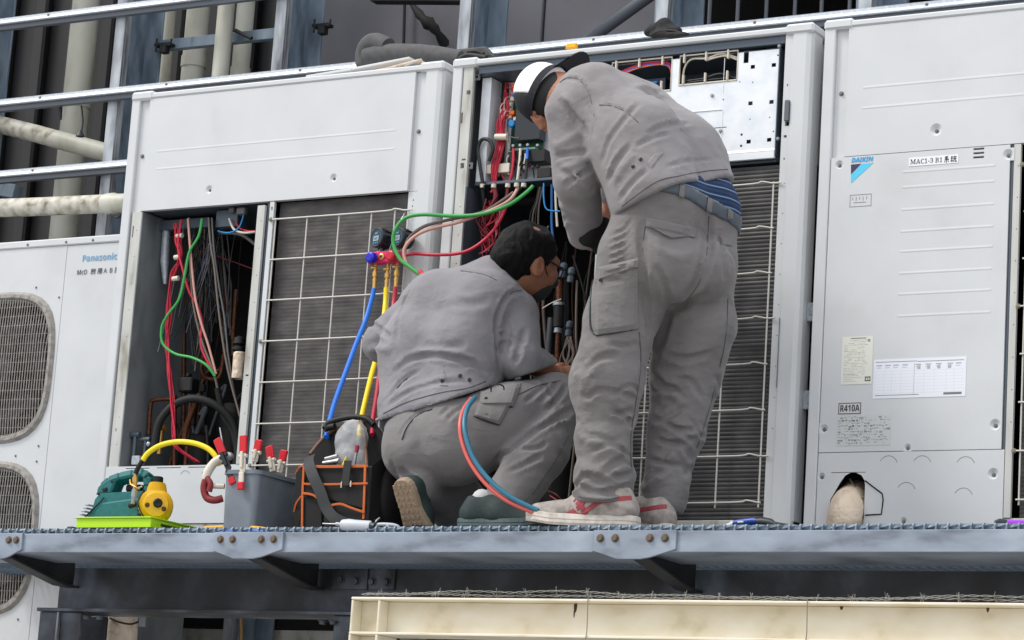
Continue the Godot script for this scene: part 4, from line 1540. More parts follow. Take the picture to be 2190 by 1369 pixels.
	s.prism([Vector2(hx0, hy1), Vector2(hx0, yf + 0.085), Vector2(hx0 + 0.028, hy1 - 0.03), Vector2(hx0 + 0.044, hy1 - 0.008), Vector2(hx0 + 0.06, hy1)], 0.002, Transform3D(Basis(), Vector3(0, 0, -0.0031)))
	s.prism([Vector2(hx1, hy1), Vector2(hx1 - 0.03, hy1), Vector2(hx1 - 0.012, hy1 - 0.008), Vector2(hx1 - 0.003, hy1 - 0.022), Vector2(hx1, hy1 - 0.035)], 0.002, Transform3D(Basis(), Vector3(0, 0, -0.0031)))
	var cover := obj("lower_cover", s, M.white, u)
	for d in dl:
		bolt("panel_screw", Vector3(d[1], d[2] - d[3] * 0.12, -0.001 - d[3] * 0.3), Vector3(0, 0, 1), 0.0045, cover, M.screw)
	s = Shape.new()
	s.span(x + 0.045, x + 0.6, FOOT + 0.03, LOW, -0.2, -0.19)
	obj("cover_lining", s, M.black, cover)
	s = Shape.new()
	s.tube([Vector3(1.9727, 0.2398, 0), Vector3(2.0275, 0.2012, 0), Vector3(2.0311, 0.1823, 0), Vector3(2.027, 0.1419, 0), Vector3(1.9769, 0.1396, 0)], 0.0022, 5)
	obj("knockout_slot", s, M.dark, cover)
	for q: Vector3 in [Vector3(2.0421, 0.2997, 0), Vector3(2.1446, 0.298, 0), Vector3(2.2752, 0.2931, 0), Vector3(2.0993, 0.2219, 0), Vector3(2.2713, 0.2039, 0)]:
		s = Shape.new()
		var arc := []
		for k in 11:
			var t := PI * (0.1 + 0.75 * k / 10.0)
			arc.append(q + Vector3(cos(t), sin(t) - 0.6, 0) * 0.028 + Vector3(0, 0, -0.001))
		s.tube(arc, 0.0008, 4)
		obj("knockout_mark", s, M.screw, cover)
	s = Shape.new()
	s.tube(bend([Vector3(1.9161, 0.0723, 0.02), Vector3(1.9267, 0.1248, 0.03), Vector3(1.921, 0.163, 0), Vector3(1.9092, 0.1896, -0.06), Vector3(1.8821, 0.217, -0.15)], 5), [0.049, 0.049, 0.05, 0.05, 0.05, 0.05, 0.05, 0.05, 0.05, 0.05, 0.05, 0.05, 0.05, 0.05, 0.05, 0.05, 0.05, 0.05, 0.05, 0.05, 0.05], 20)
	tag(obj("lagged_pipe", s, M.lagging), "cream taped pipe entering the arched hole of the right unit", "pipe")
	s = Shape.new()
	s.tube(bend([Vector3(1.9048, 0.2525, -0.05), Vector3(1.9409, 0.2133, -0.02), Vector3(1.9691, 0.1883, 0)], 4), 0.004, 6)
	tag(obj("drain_cable", s, M.wire_clip), "thin tan cable over the cream taped pipe", "cable")
	strip("divider", u, x + 0.597, x + 0.603, LOW, SEAM - 0.001, -0.006, [], M.zinc_dark)
	strip("divider", u, x + 0.606, x + 0.626, FOOT + 0.03, SEAM - 0.001, -0.002, dots, M.dusty)
	s = Shape.new()
	s.plate(x + 1.16, x + 1.1995, FOOT + 0.03, SEAM - 0.001, -0.012, 0.012, [])
	obj("side_flange", s, M.white, u)
	stickers(u)


func stickers(u: Node3D) -> void:
	var z := 0.0
	# logo: dark and cyan triangle under cyan letters
	var q: Vector3 = Vector3(1.8878, 1.189, 0)
	text(u, "maker_lettering", "DAIKIN", Vector3(1.8889, 1.1975, 0) + Vector3(0, 0, 0.0003), 0.0195, plain(Color(0.16, 0.62, 0.86), 0.5), true, false, 1.0, 0.2)
	var s := Shape.new()
	s.prism([Vector2(1.888, 1.1847), Vector2(1.9206, 1.1852), Vector2(1.8893, 1.1546)], 0.0006, Transform3D(Basis(), Vector3(0, 0, -0.0008)))
	obj("logo_dark", s, plain(Color(0.22, 0.18, 0.33), 0.5), u)
	s = Shape.new()
	s.prism([Vector2(1.9229, 1.185), Vector2(1.9591, 1.1852), Vector2(1.8905, 1.1275), Vector2(1.8894, 1.1525)], 0.0006, Transform3D(Basis(), Vector3(0, 0, -0.0008)))
	obj("logo_cyan", s, plain(Color(0.33, 0.78, 0.92), 0.5), u)
	# system name label
	s = Shape.new()
	s.span(2.0706, 2.2236, 1.1658, 1.1912, -0.0008, 0.0002, 0.0)
	var lab := obj("name_label", s, plain(Color(0.92, 0.925, 0.94), 0.4), u)
	var ink := plain(Color(0.16, 0.16, 0.2), 0.6)
	text(lab, "label_lettering", "MAC1-3", Vector3(2.0749, 1.1785, 0.0006), 0.0195, ink, false, true)
	text(lab, "label_lettering", "B1", Vector3(2.1519, 1.1785, 0.0006), 0.0195, ink, false, true)
	s = Shape.new()
	var xi := [[0.75, 0.98, 0.2, 0.88], [0.6, 0.88, 0.25, 0.68], [0.25, 0.68, 0.7, 0.7], [0.75, 0.74, 0.2, 0.42], [0.2, 0.42, 0.85, 0.48], [0.7, 0.6, 0.88, 0.42], [0.52, 0.44, 0.52, 0.0], [0.52, 0.0, 0.42, 0.04], [0.3, 0.3, 0.14, 0.08], [0.72, 0.3, 0.88, 0.08]]
	var tong := [[0.28, 0.98, 0.1, 0.78], [0.1, 0.78, 0.3, 0.78], [0.34, 0.84, 0.08, 0.52], [0.08, 0.52, 0.38, 0.56], [0.22, 0.5, 0.22, 0.0], [0.1, 0.32, 0.05, 0.1], [0.34, 0.32, 0.4, 0.14], [0.68, 1.0, 0.72, 0.86], [0.45, 0.82, 0.98, 0.82], [0.64, 0.8, 0.5, 0.52], [0.5, 0.52, 0.9, 0.56], [0.8, 0.68, 0.94, 0.48], [0.6, 0.48, 0.58, 0.24], [0.58, 0.24, 0.44, 0.02], [0.78, 0.48, 0.78, 0.06], [0.78, 0.06, 0.98, 0.06], [0.98, 0.06, 0.98, 0.2]]
	strokes(s, xi, Vector3(2.1778, 1.1785 - 0.0095, 0.0006), 0.019, 0.0019)
	strokes(s, tong, Vector3(2.1994, 1.1785 - 0.0095, 0.0006), 0.019, 0.0019)
	obj("label_characters", s, ink, lab)
	# rating mark outline
	s = Shape.new()
	var c0: Vector3 = Vector3(1.8892, 1.055, 0)
	var c1: Vector3 = Vector3(1.9571, 1.0917, 0)
	for e in [[c0.x, c1.x, c0.y, c0.y + 0.0012], [c0.x, c1.x, c1.y - 0.0012, c1.y], [c0.x, c0.x + 0.0012, c0.y, c1.y], [c1.x - 0.0012, c1.x, c0.y, c1.y]]:
		s.span(e[0], e[1], e[2], e[3], -0.0008, -0.0002, 0.0)
	for k in 5:
		s.span(c0.x + 0.008 + k * 0.011, c0.x + 0.0093 + k * 0.011, c1.y - 0.016 - 0.003 * (k % 2), c1.y - 0.007, -0.0008, -0.0002, 0.0)
	s.span(c0.x + 0.012, c1.x - 0.016, c0.y + 0.012, c0.y + 0.0133, -0.0008, -0.0002, 0.0)
	obj("rating_mark", s, plain(Color(0.50, 0.51, 0.52), 0.6), u)
	# printed sheets: their print is computed into small pictures
	printed(u, "caution_sheet", 1.8843, 1.9809, 0.5226, 0.664, 1, Color(0.885, 0.885, 0.84))
	printed(u, "record_sheet", 1.9862, 2.2683, 0.4783, 0.593, 2, Color(0.905, 0.915, 0.945))
	printed(u, "notice_print", 1.8789, 2.0452, 0.342, 0.431, 3, Color(0.79, 0.80, 0.80))
	s = Shape.new()
	s.span(1.8805, 1.952, 0.4348, 0.4679, -0.0009, -0.0001, 0.0)
	var r := obj("gas_label", s, plain(Color(0.80, 0.81, 0.81), 0.5), u)
	s = Shape.new()
	c0 = Vector3(1.8812, 0.4357, 0)
	c1 = Vector3(1.9513, 0.4683, 0)
	for e in [[c0.x, c1.x, c0.y, c0.y + 0.002], [c0.x, c1.x, c1.y - 0.002, c1.y], [c0.x, c0.x + 0.002, c0.y, c1.y], [c1.x - 0.002, c1.x, c0.y, c1.y]]:
		s.span(e[0], e[1], e[2], e[3], -0.0002, 0.0004, 0.0)
	obj("label_border", s, ink, r)
	text(r, "label_lettering", "R410A", Vector3(1.8849, (c0.y + c1.y) * 0.5, 0.0002), 0.0265, plain(Color(0.2, 0.2, 0.2), 0.6), true, false, 0.8)


func printed(u: Node3D, called: String, x0: float, x1: float, y0: float, y1: float, kind: int, paper: Color) -> void:
	var w := 400
	var h := int(400.0 * (y1 - y0) / (x1 - x0))
	var im := Image.create(w, h, false, Image.FORMAT_RGB8)
	im.fill(paper)
	var rng := RandomNumberGenerator.new()
	rng.seed = 40 + kind
	var ink := paper.darkened(0.45)
	if kind == 1:
		im.fill_rect(Rect2i(110, 16, 200, 12), ink)
		im.fill_rect(Rect2i(330, 36, 34, 34), paper.darkened(0.35))
		for r in 26:
			var y := 44 + r * int(h * 0.034)
			var x := 30
			if y > h - 120:
				break
			while x < 300:
				var l := rng.randi_range(12, 60)
				if rng.randf() < 0.72:
					im.fill_rect(Rect2i(x, y, l, 5), paper.darkened(rng.randf_range(0.12, 0.4)))
				x += l + 8
		for r in 5:
			im.fill_rect(Rect2i(30, h - 130 + r * 22, rng.randi_range(120, 240), 6), paper.darkened(0.22))
		im.fill_rect(Rect2i(312, h - 90, 72, 58), Color(0.2, 0.2, 0.2))
		im.fill_rect(Rect2i(324, h - 76, 48, 30), paper)
		im.fill_rect(Rect2i(340, h - 68, 16, 14), Color(0.2, 0.2, 0.2))
	elif kind == 2:
		im.fill_rect(Rect2i(8, 10, 180, 3), ink)
		im.fill_rect(Rect2i(190, 12, 200, 3), ink)
		im.fill_rect(Rect2i(176, 20, 3, h - 30), paper.darkened(0.2))
		for x: int in [12, 50, 85, 125, 182, 225, 270, 320, 355]:
			im.fill_rect(Rect2i(x, 24, 24, 4), paper.darkened(0.35))
			im.fill_rect(Rect2i(x, 34, 20, 3), paper.darkened(0.22))
			im.fill_rect(Rect2i(x - 5, 44, 1, h - 60), paper.darkened(0.12))
		for x: int in [190, 232, 276, 322]:
			im.fill_rect(Rect2i(x, 30, 14, 16), paper.darkened(0.25))
		for r in 8:
			im.fill_rect(Rect2i(8, 50 + r * 13, 384, 1), paper.darkened(0.10))
		im.fill_rect(Rect2i(10, h - 14, 190, 3), ink)
		im.fill_rect(Rect2i(306, h - 18, 78, 10), paper.darkened(0.5))
	else:
		for r in 10:
			var x := 8
			var y := 8 + r * int(h * 0.098)
			while x < 380:
				var l := rng.randi_range(5, 22)
				if rng.randf() < 0.8:
					im.fill_rect(Rect2i(x, y + rng.randi_range(0, 6), l, rng.randi_range(3, 14)), paper.darkened(rng.randf_range(0.1, 0.45)))
				x += l + rng.randi_range(3, 9)
	var m := StandardMaterial3D.new()
	m.albedo_texture = ImageTexture.create_from_image(im)
	m.roughness = 0.5
	var s := Shape.new()
	s.sheet(Vector3(x0, y0, 0.0), Vector3(x1, y0, 0.0), Vector3(x1, y1, 0.0), Vector3(x0, y1, 0.0))
	var o := obj(called, s, m, u)
	s = Shape.new()
	s.span(x0, x1, y0, y1, -0.0009, -0.0003, 0.0)
	obj("paper_back", s, plain(paper, 0.6), o)


func open_bay_contents(u: Node3D) -> void:
	var rng := RandomNumberGenerator.new()
	rng.seed = 5
	# compressors and tanks in the gloom
	for c in [[Vector3(-0.5911, 0.52, -0.25), 0.07, 0.30], [Vector3(-0.4931, 0.5589, -0.3), 0.055, 0.42]]:
		var s := Shape.new()
		var q: Vector3 = c[0]
		var r: float = c[1]
		var h: float = c[2]
		s.lathe([Vector2(r, 0.0), Vector2(r, h), Vector2(r * 0.85, h + 0.03), Vector2(r * 0.3, h + 0.045), Vector2(0, h + 0.047)], frame(Vector3(q.x, FOOT + 0.03, q.z), Vector3.UP), 20)
		obj("compressor", s, M.black, u)
	# copper pipework
	for p in [[Vector3(-0.7094, 0.4517, -0.12), Vector3(-0.7128, 0.5522, -0.12), Vector3(-0.699, 0.5713, -0.12), Vector3(-0.6315, 0.5745, -0.13), Vector3(-0.6262, 0.5664, -0.14), Vector3(-0.6034, 0.3244, -0.14)], [Vector3(-0.6849, 0.3508, -0.3), Vector3(-0.737, 0.8642, -0.3), Vector3(-0.7339, 0.9478, -0.3), Vector3(-0.6748, 0.9618, -0.3)], [Vector3(-0.5917, 0.3415, -0.25), Vector3(-0.6065, 0.553, -0.25), Vector3(-0.5962, 0.6854, -0.26), Vector3(-0.5531, 0.7042, -0.28), Vector3(-0.5567, 0.7906, -0.3), Vector3(-0.5921, 1.0915, -0.3)], [Vector3(-0.4542, 0.9628, -0.2), Vector3(-0.4504, 0.8318, -0.2), Vector3(-0.4588, 0.7384, -0.22)], [Vector3(-0.5918, 0.78, -0.24), Vector3(-0.6029, 0.6983, -0.24), Vector3(-0.5547, 0.6602, -0.22), Vector3(-0.5062, 0.6668, -0.22), Vector3(-0.4982, 0.7398, -0.22)], [Vector3(-0.5665, 0.5665, -0.15), Vector3(-0.5661, 0.4537, -0.15), Vector3(-0.5658, 0.3254, -0.15)]]:
		wire("copper_pipe", u, p, 0.0075, M.copper, 8)
	# grey corrugated conduit arching over
	wire("flexible_conduit", u, [Vector3(-0.626, 0.3902, -0.05), Vector3(-0.6162, 0.4778, -0.05), Vector3(-0.5715, 0.5377, -0.06), Vector3(-0.5035, 0.5616, -0.07), Vector3(-0.4353, 0.5489, -0.09), Vector3(-0.379, 0.505, -0.12), Vector3(-0.3519, 0.4394, -0.14), Vector3(-0.3542, 0.3381, -0.15)], 0.0135, M.rubber, 12)
	wire("flexible_conduit", u, [Vector3(-0.423, 0.6015, -0.1), Vector3(-0.4025, 0.5087, -0.12), Vector3(-0.3681, 0.4477, -0.14), Vector3(-0.3336, 0.3362, -0.14)], 0.011, M.rubber, 10)
	# red bundle, several strands wandering about one path
	var path := [Vector3(-0.6279, 1.174, -0.06), Vector3(-0.6084, 1.1026, -0.055), Vector3(-0.5973, 1.056, -0.055), Vector3(-0.6193, 1.0059, -0.06), Vector3(-0.6334, 0.9543, -0.06), Vector3(-0.625, 0.843, -0.06), Vector3(-0.6201, 0.7454, -0.06), Vector3(-0.5975, 0.6467, -0.055), Vector3(-0.5692, 0.5486, -0.05), Vector3(-0.547, 0.4514, -0.045), Vector3(-0.533, 0.3964, -0.05), Vector3(-0.4684, 0.3478, -0.08)]
	for k in 7:
		var p := []
		for q: Vector3 in path:
			p.append(q + Vector3(rng.randf_range(-0.009, 0.009), 0, rng.randf_range(-0.008, 0.008)))
		wire("red_wire", u, p, 0.0026, M.w_red)
	wire("red_wire", u, [Vector3(-0.5996, 1.1831, -0.05), Vector3(-0.6027, 1.0847, -0.05), Vector3(-0.5719, 1.0012, -0.05), Vector3(-0.5382, 0.9263, -0.05), Vector3(-0.5043, 0.8842, -0.05), Vector3(-0.4738, 0.8182, -0.05), Vector3(-0.4691, 0.7377, -0.05), Vector3(-0.4178, 0.6558, -0.05)], 0.0048, M.w_red, 8)
	wire("red_wire", u, [Vector3(-0.5625, 1.0857, -0.1), Vector3(-0.476, 1.0609, -0.12), Vector3(-0.3495, 1.0178, -0.14)], 0.0022, M.w_maroon)
	wire("green_wire", u, [Vector3(-0.4975, 1.1752, -0.03), Vector3(-0.5048, 1.1153, -0.03), Vector3(-0.538, 1.0601, -0.03), Vector3(-0.5489, 0.9793, -0.03), Vector3(-0.5636, 0.8989, -0.03), Vector3(-0.6033, 0.8488, -0.03), Vector3(-0.6259, 0.8044, -0.03), Vector3(-0.6156, 0.7474, -0.03), Vector3(-0.5585, 0.7098, -0.03), Vector3(-0.4886, 0.6944, -0.03), Vector3(-0.4278, 0.6683, -0.03), Vector3(-0.3924, 0.6292, -0.04)], 0.0048, M.w_green, 8)
	wire("pink_wire", u, [Vector3(-0.5645, 1.1818, -0.04), Vector3(-0.5472, 1.0956, -0.04), Vector3(-0.5267, 0.9966, -0.04), Vector3(-0.5024, 0.8981, -0.04), Vector3(-0.4702, 0.816, -0.04), Vector3(-0.4342, 0.7353, -0.045), Vector3(-0.3968, 0.6392, -0.05)], 0.0042, M.w_pink, 8)
	wire("taupe_wire", u, [Vector3(-0.5685, 1.1877, -0.05), Vector3(-0.5493, 1.0653, -0.05), Vector3(-0.5347, 0.9667, -0.05), Vector3(-0.5123, 0.8684, -0.05), Vector3(-0.4669, 0.7536, -0.05), Vector3(-0.412, 0.6556, -0.05), Vector3(-0.3934, 0.5932, -0.06)], 0.0042, M.w_taupe, 8)
	wire("grey_cable", u, [Vector3(-0.4779, 1.1797, -0.04), Vector3(-0.4606, 1.0906, -0.04), Vector3(-0.4363, 1.0081, -0.04), Vector3(-0.4107, 0.8938, -0.04), Vector3(-0.3778, 0.7641, -0.04), Vector3(-0.343, 0.6514, -0.04), Vector3(-0.3081, 0.5563, -0.045), Vector3(-0.2678, 0.4617, -0.05)], 0.0038, M.w_taupe, 8)
	wire("grey_cable", u, [Vector3(-0.4679, 1.1803, -0.045), Vector3(-0.4452, 1.0584, -0.045), Vector3(-0.4137, 0.9434, -0.045), Vector3(-0.3786, 0.8292, -0.045), Vector3(-0.3498, 0.7003, -0.045), Vector3(-0.3263, 0.6051, -0.05), Vector3(-0.2862, 0.4935, -0.05)], 0.0034, M.w_grey, 8)
	wire("grey_cable", u, [Vector3(-0.5191, 1.1407, -0.1), Vector3(-0.5167, 1.0258, -0.1), Vector3(-0.528, 0.9121, -0.1), Vector3(-0.5062, 0.7813, -0.1), Vector3(-0.5193, 0.6849, -0.1)], 0.004, M.w_charcoal, 8)
	for k in 9:
		var q: Vector3 = Vector3(-0.4791, 1.0555, -0.06)
		var e := q + Vector3(rng.randf_range(-0.09, 0.07), rng.randf_range(-0.32, -0.12), rng.randf_range(-0.05, 0.01))
		wire("thin_lead", u, [q + Vector3(rng.randf_range(-0.02, 0.02), 0.04, 0), q + Vector3(rng.randf_range(-0.03, 0.03), -0.06, 0.01), e], 0.0015, [M.w_charcoal, M.w_grey, M.w_navy][k % 3], 5)
	for k in 3:
		var s := Shape.new()
		s.tube([Vector3(-0.6051, 1.127, -0.055) + Vector3(-0.012, -0.075 * k, 0), Vector3(-0.6051, 1.127, -0.055) + Vector3(0.012, -0.075 * k + 0.002, 0)], 0.009, 8)
		obj("cable_tie", s, M.w_ivory, u)
	for k in 34:
		var a: Vector3 = Vector3(-0.5541, 1.1923, -0.1) + Vector3(rng.randf_range(-0.09, 0.14), rng.randf_range(-0.05, 0.0), rng.randf_range(-0.12, 0.03))
		var b := a + Vector3(rng.randf_range(-0.09, 0.09), rng.randf_range(-0.5, -0.22), rng.randf_range(-0.05, 0.04))
		b.x = clampf(b.x, -0.66, -0.24)
		var c := a.lerp(b, rng.randf_range(0.35, 0.65)) + Vector3(rng.randf_range(-0.05, 0.05), 0, rng.randf_range(-0.03, 0.03))
		c.x = clampf(c.x, -0.66, -0.24)
		wire("thin_lead", u, [a, c, b], rng.randf_range(0.0014, 0.0036), [M.w_charcoal, M.rubber, M.w_taupe, M.black, M.w_grey][k % 5], 5)
	for k in 12:
		var a: Vector3 = Vector3(-0.5828, 0.5041, -0.16) + Vector3(rng.randf_range(-0.12, 0.16), rng.randf_range(-0.05, 0.12), rng.randf_range(-0.14, 0.06))
		var b := a + Vector3(rng.randf_range(-0.06, 0.06), rng.randf_range(-0.2, -0.08), 0)
		wire("short_pipe", u, [a, a + Vector3(rng.randf_range(-0.03, 0.03), 0.02, 0), b + Vector3(0, 0.06, 0), b], rng.randf_range(0.004, 0.011), [M.copper, M.rubber, M.black, M.conduit][k % 4], 8)
	# pale sleeve at the top left, white valve body at the right
	var s := Shape.new()
	s.tube([Vector3(-0.7142, 1.1903, -0.12), Vector3(-0.7094, 1.0571, -0.12), Vector3(-0.6985, 0.9772, -0.12)], [0.014, 0.016, 0.007], 10)
	obj("wire_sleeve", s, M.galv, u)
	s = Shape.new()
	s.lathe([Vector2(0.021, 0), Vector2(0.021, 0.085), Vector2(0.018, 0.09), Vector2(0, 0.09)], frame(Vector3(-0.3142, 0.6225, -0.06), Vector3.UP), 16)
	obj("valve_body", s, M.lagging, u)
	s = Shape.new()
	s.lathe([Vector2(0.018, 0), Vector2(0.023, 0.004), Vector2(0.023, 0.012), Vector2(0.012, 0.02), Vector2(0.02, 0.026), Vector2(0.018, 0.045), Vector2(0.007, 0.052), Vector2(0, 0.052)], frame(Vector3(-0.3199, 0.7148, -0.06), Vector3.UP), 16)
	obj("valve_coil", s, M.black, u)
	s = Shape.new()
	s.box(Vector3(-0.5428, 0.6132, -0.1), Vector3(0.055, 0.05, 0.05), Basis(), 0.005)
	s.box(Vector3(-0.5467, 0.6487, -0.1), Vector3(0.012, 0.012, 0.02), Basis(), 0.002)
	obj("terminal_cap", s, M.black, u)
	# wires crossing at the top right, with a clear plug
	wire("ivory_wire", u, [Vector3(-0.3988, 1.1739, -0.05), Vector3(-0.3682, 1.1339, -0.04), Vector3(-0.3281, 1.1185, -0.04), Vector3(-0.2856, 1.1216, -0.05)], 0.004, M.w_ivory, 8)
	wire("red_wire", u, [Vector3(-0.3684, 1.1606, -0.05), Vector3(-0.349, 1.1371, -0.045), Vector3(-0.3131, 1.1253, -0.045), Vector3(-0.2821, 1.1246, -0.05)], 0.003, M.w_red)
	wire("blue_wire", u, [Vector3(-0.3314, 1.1884, -0.04), Vector3(-0.3421, 1.1392, -0.035), Vector3(-0.3826, 1.1206, -0.035), Vector3(-0.4413, 1.1341, -0.05)], 0.0026, M.w_sky)
	wire("grey_cable", u, [Vector3(-0.4701, 1.1411, -0.1), Vector3(-0.3665, 1.1237, -0.08), Vector3(-0.2987, 1.0825, -0.08)], 0.006, M.w_grey, 8)
	s = Shape.new()
	s.box(Vector3(-0.3416, 1.1939, -0.04), Vector3(0.034, 0.024, 0.02), Basis(), 0.003)
	s.box(Vector3(-0.3882, 1.2026, -0.05), Vector3(0.022, 0.018, 0.02), Basis(), 0.003)
	obj("plug", s, M.w_grey, u)
	# service valves at the bottom left
	for q in [[Vector3(-0.7105, 0.4399, -0.05), 0.011], [Vector3(-0.6729, 0.4248, -0.06), 0.009], [Vector3(-0.62, 0.4654, -0.07), 0.012]]:
		s = Shape.new()
		var c: Vector3 = q[0]
		s.tube([c, c - Vector3(0, 0.09, 0)], q[1] * 0.7, 10)
		s.tube([c + Vector3(-0.018, 0, 0), c + Vector3(0.018, 0, 0)], q[1], 6)
		obj("service_valve", s, M.brass if q[1] > 0.011 else M.zinc_dark, u)
	s = Shape.new()
	s.box(Vector3(-0.671, 0.3463, -0.02), Vector3(0.034, 0.03, 0.02), Basis(), 0.002)
	obj("pale_fitting", s, M.galv, u)
	s = Shape.new()
	s.ball(Vector3(-0.6457, 0.4049, -0.04), Vector3(0.008, 0.009, 0.006))
	obj("pale_fitting", s, M.galv, u)


func control_box(u: Node3D, x: float) -> void:
	# right: bright sheet-metal cover with two windows
	var z := -0.02
	var holes := []
	var w2 := [Vector3(1.2936, 1.4855, -0.02), Vector3(1.4906, 1.5798, -0.02)]
	var w1 := [Vector3(1.056, 1.4728, -0.02), Vector3(1.2654, 1.58, -0.02)]
	for w in [w1, w2]:
		holes.append(["open", (w[0].x + w[1].x) * 0.5, (w[0].y + w[1].y) * 0.5, (w[1].x - w[0].x) * 0.5, (w[1].y - w[0].y) * 0.5])
	for q in [[Vector3(1.5187, 1.5563, -0.02), 0.0085, 0.019], [Vector3(1.5424, 1.5229, -0.02), 0.0072, 0.006], [Vector3(1.6125, 1.5224, -0.02), 0.0072, 0.006], [Vector3(1.5406, 1.4076, -0.02), 0.0072, 0.006], [Vector3(1.6106, 1.4061, -0.02), 0.0072, 0.006], [Vector3(1.5407, 1.2869, -0.02), 0.0072, 0.006], [Vector3(1.6089, 1.2875, -0.02), 0.0072, 0.006], [Vector3(1.516, 1.3109, -0.02), 0.0035, 0.0035], [Vector3(1.5163, 1.2755, -0.02), 0.0035, 0.0035], [Vector3(1.5467, 1.5894, -0.02), 0.002, 0.002], [Vector3(1.6107, 1.5892, -0.02), 0.002, 0.002], [Vector3(1.625, 1.5523, -0.02), 0.0025, 0.0025], [Vector3(1.5449, 1.4738, -0.02), 0.002, 0.002], [Vector3(1.5008, 1.4792, -0.02), 0.002, 0.002], [Vector3(1.5416, 1.3574, -0.02), 0.002, 0.002], [Vector3(1.6069, 1.358, -0.02), 0.002, 0.002], [Vector3(1.6215, 1.3128, -0.02), 0.0022, 0.0022], [Vector3(1.4484, 1.4273, -0.02), 0.0022, 0.0022], [Vector3(1.4406, 1.3389, -0.02), 0.024, 0.0014]]:
		holes.append(["open", q[0].x, q[0].y, q[1], q[2]])
	var s := Shape.new()
	var x0 := x + 0.515
	var x1 := x + 1.15
	s.plate(x0, x1, 1.262, 1.572, z, 0.002, holes)
	var cover := obj("control_cover", s, M.zinc, u)
	s = Shape.new()
	s.face([Vector3(x0, 1.2615, z), Vector3(x1, 1.2615, z), Vector3(x1, 1.252, z + 0.006), Vector3(x0, 1.252, z + 0.006)], Vector3(0, 0.4, 1))
	s.span(x0, x1, 1.228, 1.2518, z - 0.004, z + 0.006)
	obj("lower_flange", s, M.zinc, cover)
	s = Shape.new()
	s.span(x1 + 0.0005, x1 + 0.004, 1.235, 1.572, -0.2, -0.012)
	obj("side_flange", s, M.zinc_dark, cover)
	s = Shape.new()
	s.span(x0 + 0.22, x0 + 0.45, 1.395, 1.3965, z, z + 0.0025, 0.0)
	s.span(x0 + 0.452, x0 + 0.4535, 1.29, 1.396, z, z + 0.0015, 0.0)
	s.span(x0 + 0.45, x0 + 0.4515, 1.45, 1.56, z, z + 0.0015, 0.0)
	obj("folded_step", s, M.zinc, cover)
	for q: Vector3 in [Vector3(1.6291, 1.5809, -0.018), Vector3(1.6376, 1.2877, -0.018), Vector3(1.4102, 1.4435, -0.0185), Vector3(1.4454, 1.3277, -0.018)]:
		bolt("cover_screw", q, Vector3(0, 0, 1), 0.0045, cover, M.steel)
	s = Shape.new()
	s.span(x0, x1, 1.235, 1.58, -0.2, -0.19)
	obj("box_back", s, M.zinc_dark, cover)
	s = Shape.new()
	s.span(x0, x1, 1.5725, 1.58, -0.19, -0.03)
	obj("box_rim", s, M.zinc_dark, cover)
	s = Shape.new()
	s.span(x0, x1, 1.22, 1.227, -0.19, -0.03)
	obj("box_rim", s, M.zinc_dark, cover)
	# rims and cable combs of the two windows
	for w in [w1, w2]:
		var a: Vector3 = w[0]
		var b: Vector3 = w[1]
		s = Shape.new()
		s.tube([Vector3(a.x, a.y, z), Vector3(b.x, a.y, z), Vector3(b.x, b.y, z), Vector3(a.x, b.y, z), Vector3(a.x, a.y, z)], 0.0032, 6)
		obj("window_rim", s, M.w_ivory, cover)
		for k in 3:
			var px := lerpf(a.x + 0.012, b.x - 0.035, k / 2.0)
			for y in [b.y - 0.006, a.y + 0.02]:
				s = Shape.new()
				s.span(px, px + 0.006, y - 0.018, y + 0.012, z - 0.004, z + 0.006, 0.001)
				obj("cable_comb", s, M.w_ivory, cover)
	var a2: Vector3 = w2[0]
	var b2: Vector3 = w2[1]
	wire("ivory_cable", cover, [Vector3(a2.x + 0.008, a2.y, -0.03), Vector3(a2.x + 0.01, b2.y - 0.04, -0.03), Vector3(a2.x + 0.035, b2.y - 0.012, -0.026), Vector3(a2.x + 0.09, b2.y - 0.014, -0.024), Vector3(a2.x + 0.14, b2.y - 0.004, -0.024), Vector3(b2.x, b2.y - 0.022, -0.03)], 0.0034, M.w_ivory)
	wire("ivory_cable", cover, [Vector3(a2.x + 0.09, b2.y - 0.02, -0.024), Vector3(a2.x + 0.15, b2.y - 0.012, -0.024), Vector3(b2.x, b2.y - 0.03, -0.03)], 0.003, M.w_ivory)
	wire("black_cable", cover, [Vector3(a2.x + 0.004, a2.y + 0.014, -0.026), Vector3(a2.x + 0.08, a2.y + 0.016, -0.024), Vector3(a2.x + 0.14, a2.y + 0.026, -0.024), Vector3(b2.x, a2.y + 0.004, -0.03)], 0.0034, M.w_charcoal)
	wire("black_cable", cover, [Vector3(a2.x + 0.004, a2.y + 0.008, -0.028), Vector3(a2.x + 0.09, a2.y + 0.010, -0.024), Vector3(b2.x, a2.y + 0.012, -0.03)], 0.003, M.w_charcoal)
	var a1: Vector3 = w1[0]
	var b1: Vector3 = w1[1]
	for k in 4:
		wire(["red_wire", "red_wire", "blue_wire", "orange_wire"][k], cover, [Vector3(a1.x + 0.02, b1.y - 0.03 - 0.004 * k, -0.03), Vector3(a1.x + 0.10, b1.y - 0.010 - 0.004 * k, -0.026), Vector3(b1.x - 0.02, b1.y - 0.012 - 0.004 * k, -0.03), Vector3(b1.x - 0.004, b1.y - 0.05 - 0.012 * k, -0.04)], 0.0022, [M.w_red, M.w_red, M.w_blue, M.w_orange][k])
	s = Shape.new()
	s.span(a1.x + 0.10, a1.x + 0.17, a1.y, b1.y - 0.05, -0.1, -0.06)
	obj("blue_relay", s, plain(Color(0.04, 0.10, 0.22), 0.4), cover)
	s = Shape.new()
	s.span(a1.x + 0.112, a1.x + 0.145, a1.y + 0.045, b1.y - 0.07, -0.0598, -0.05)
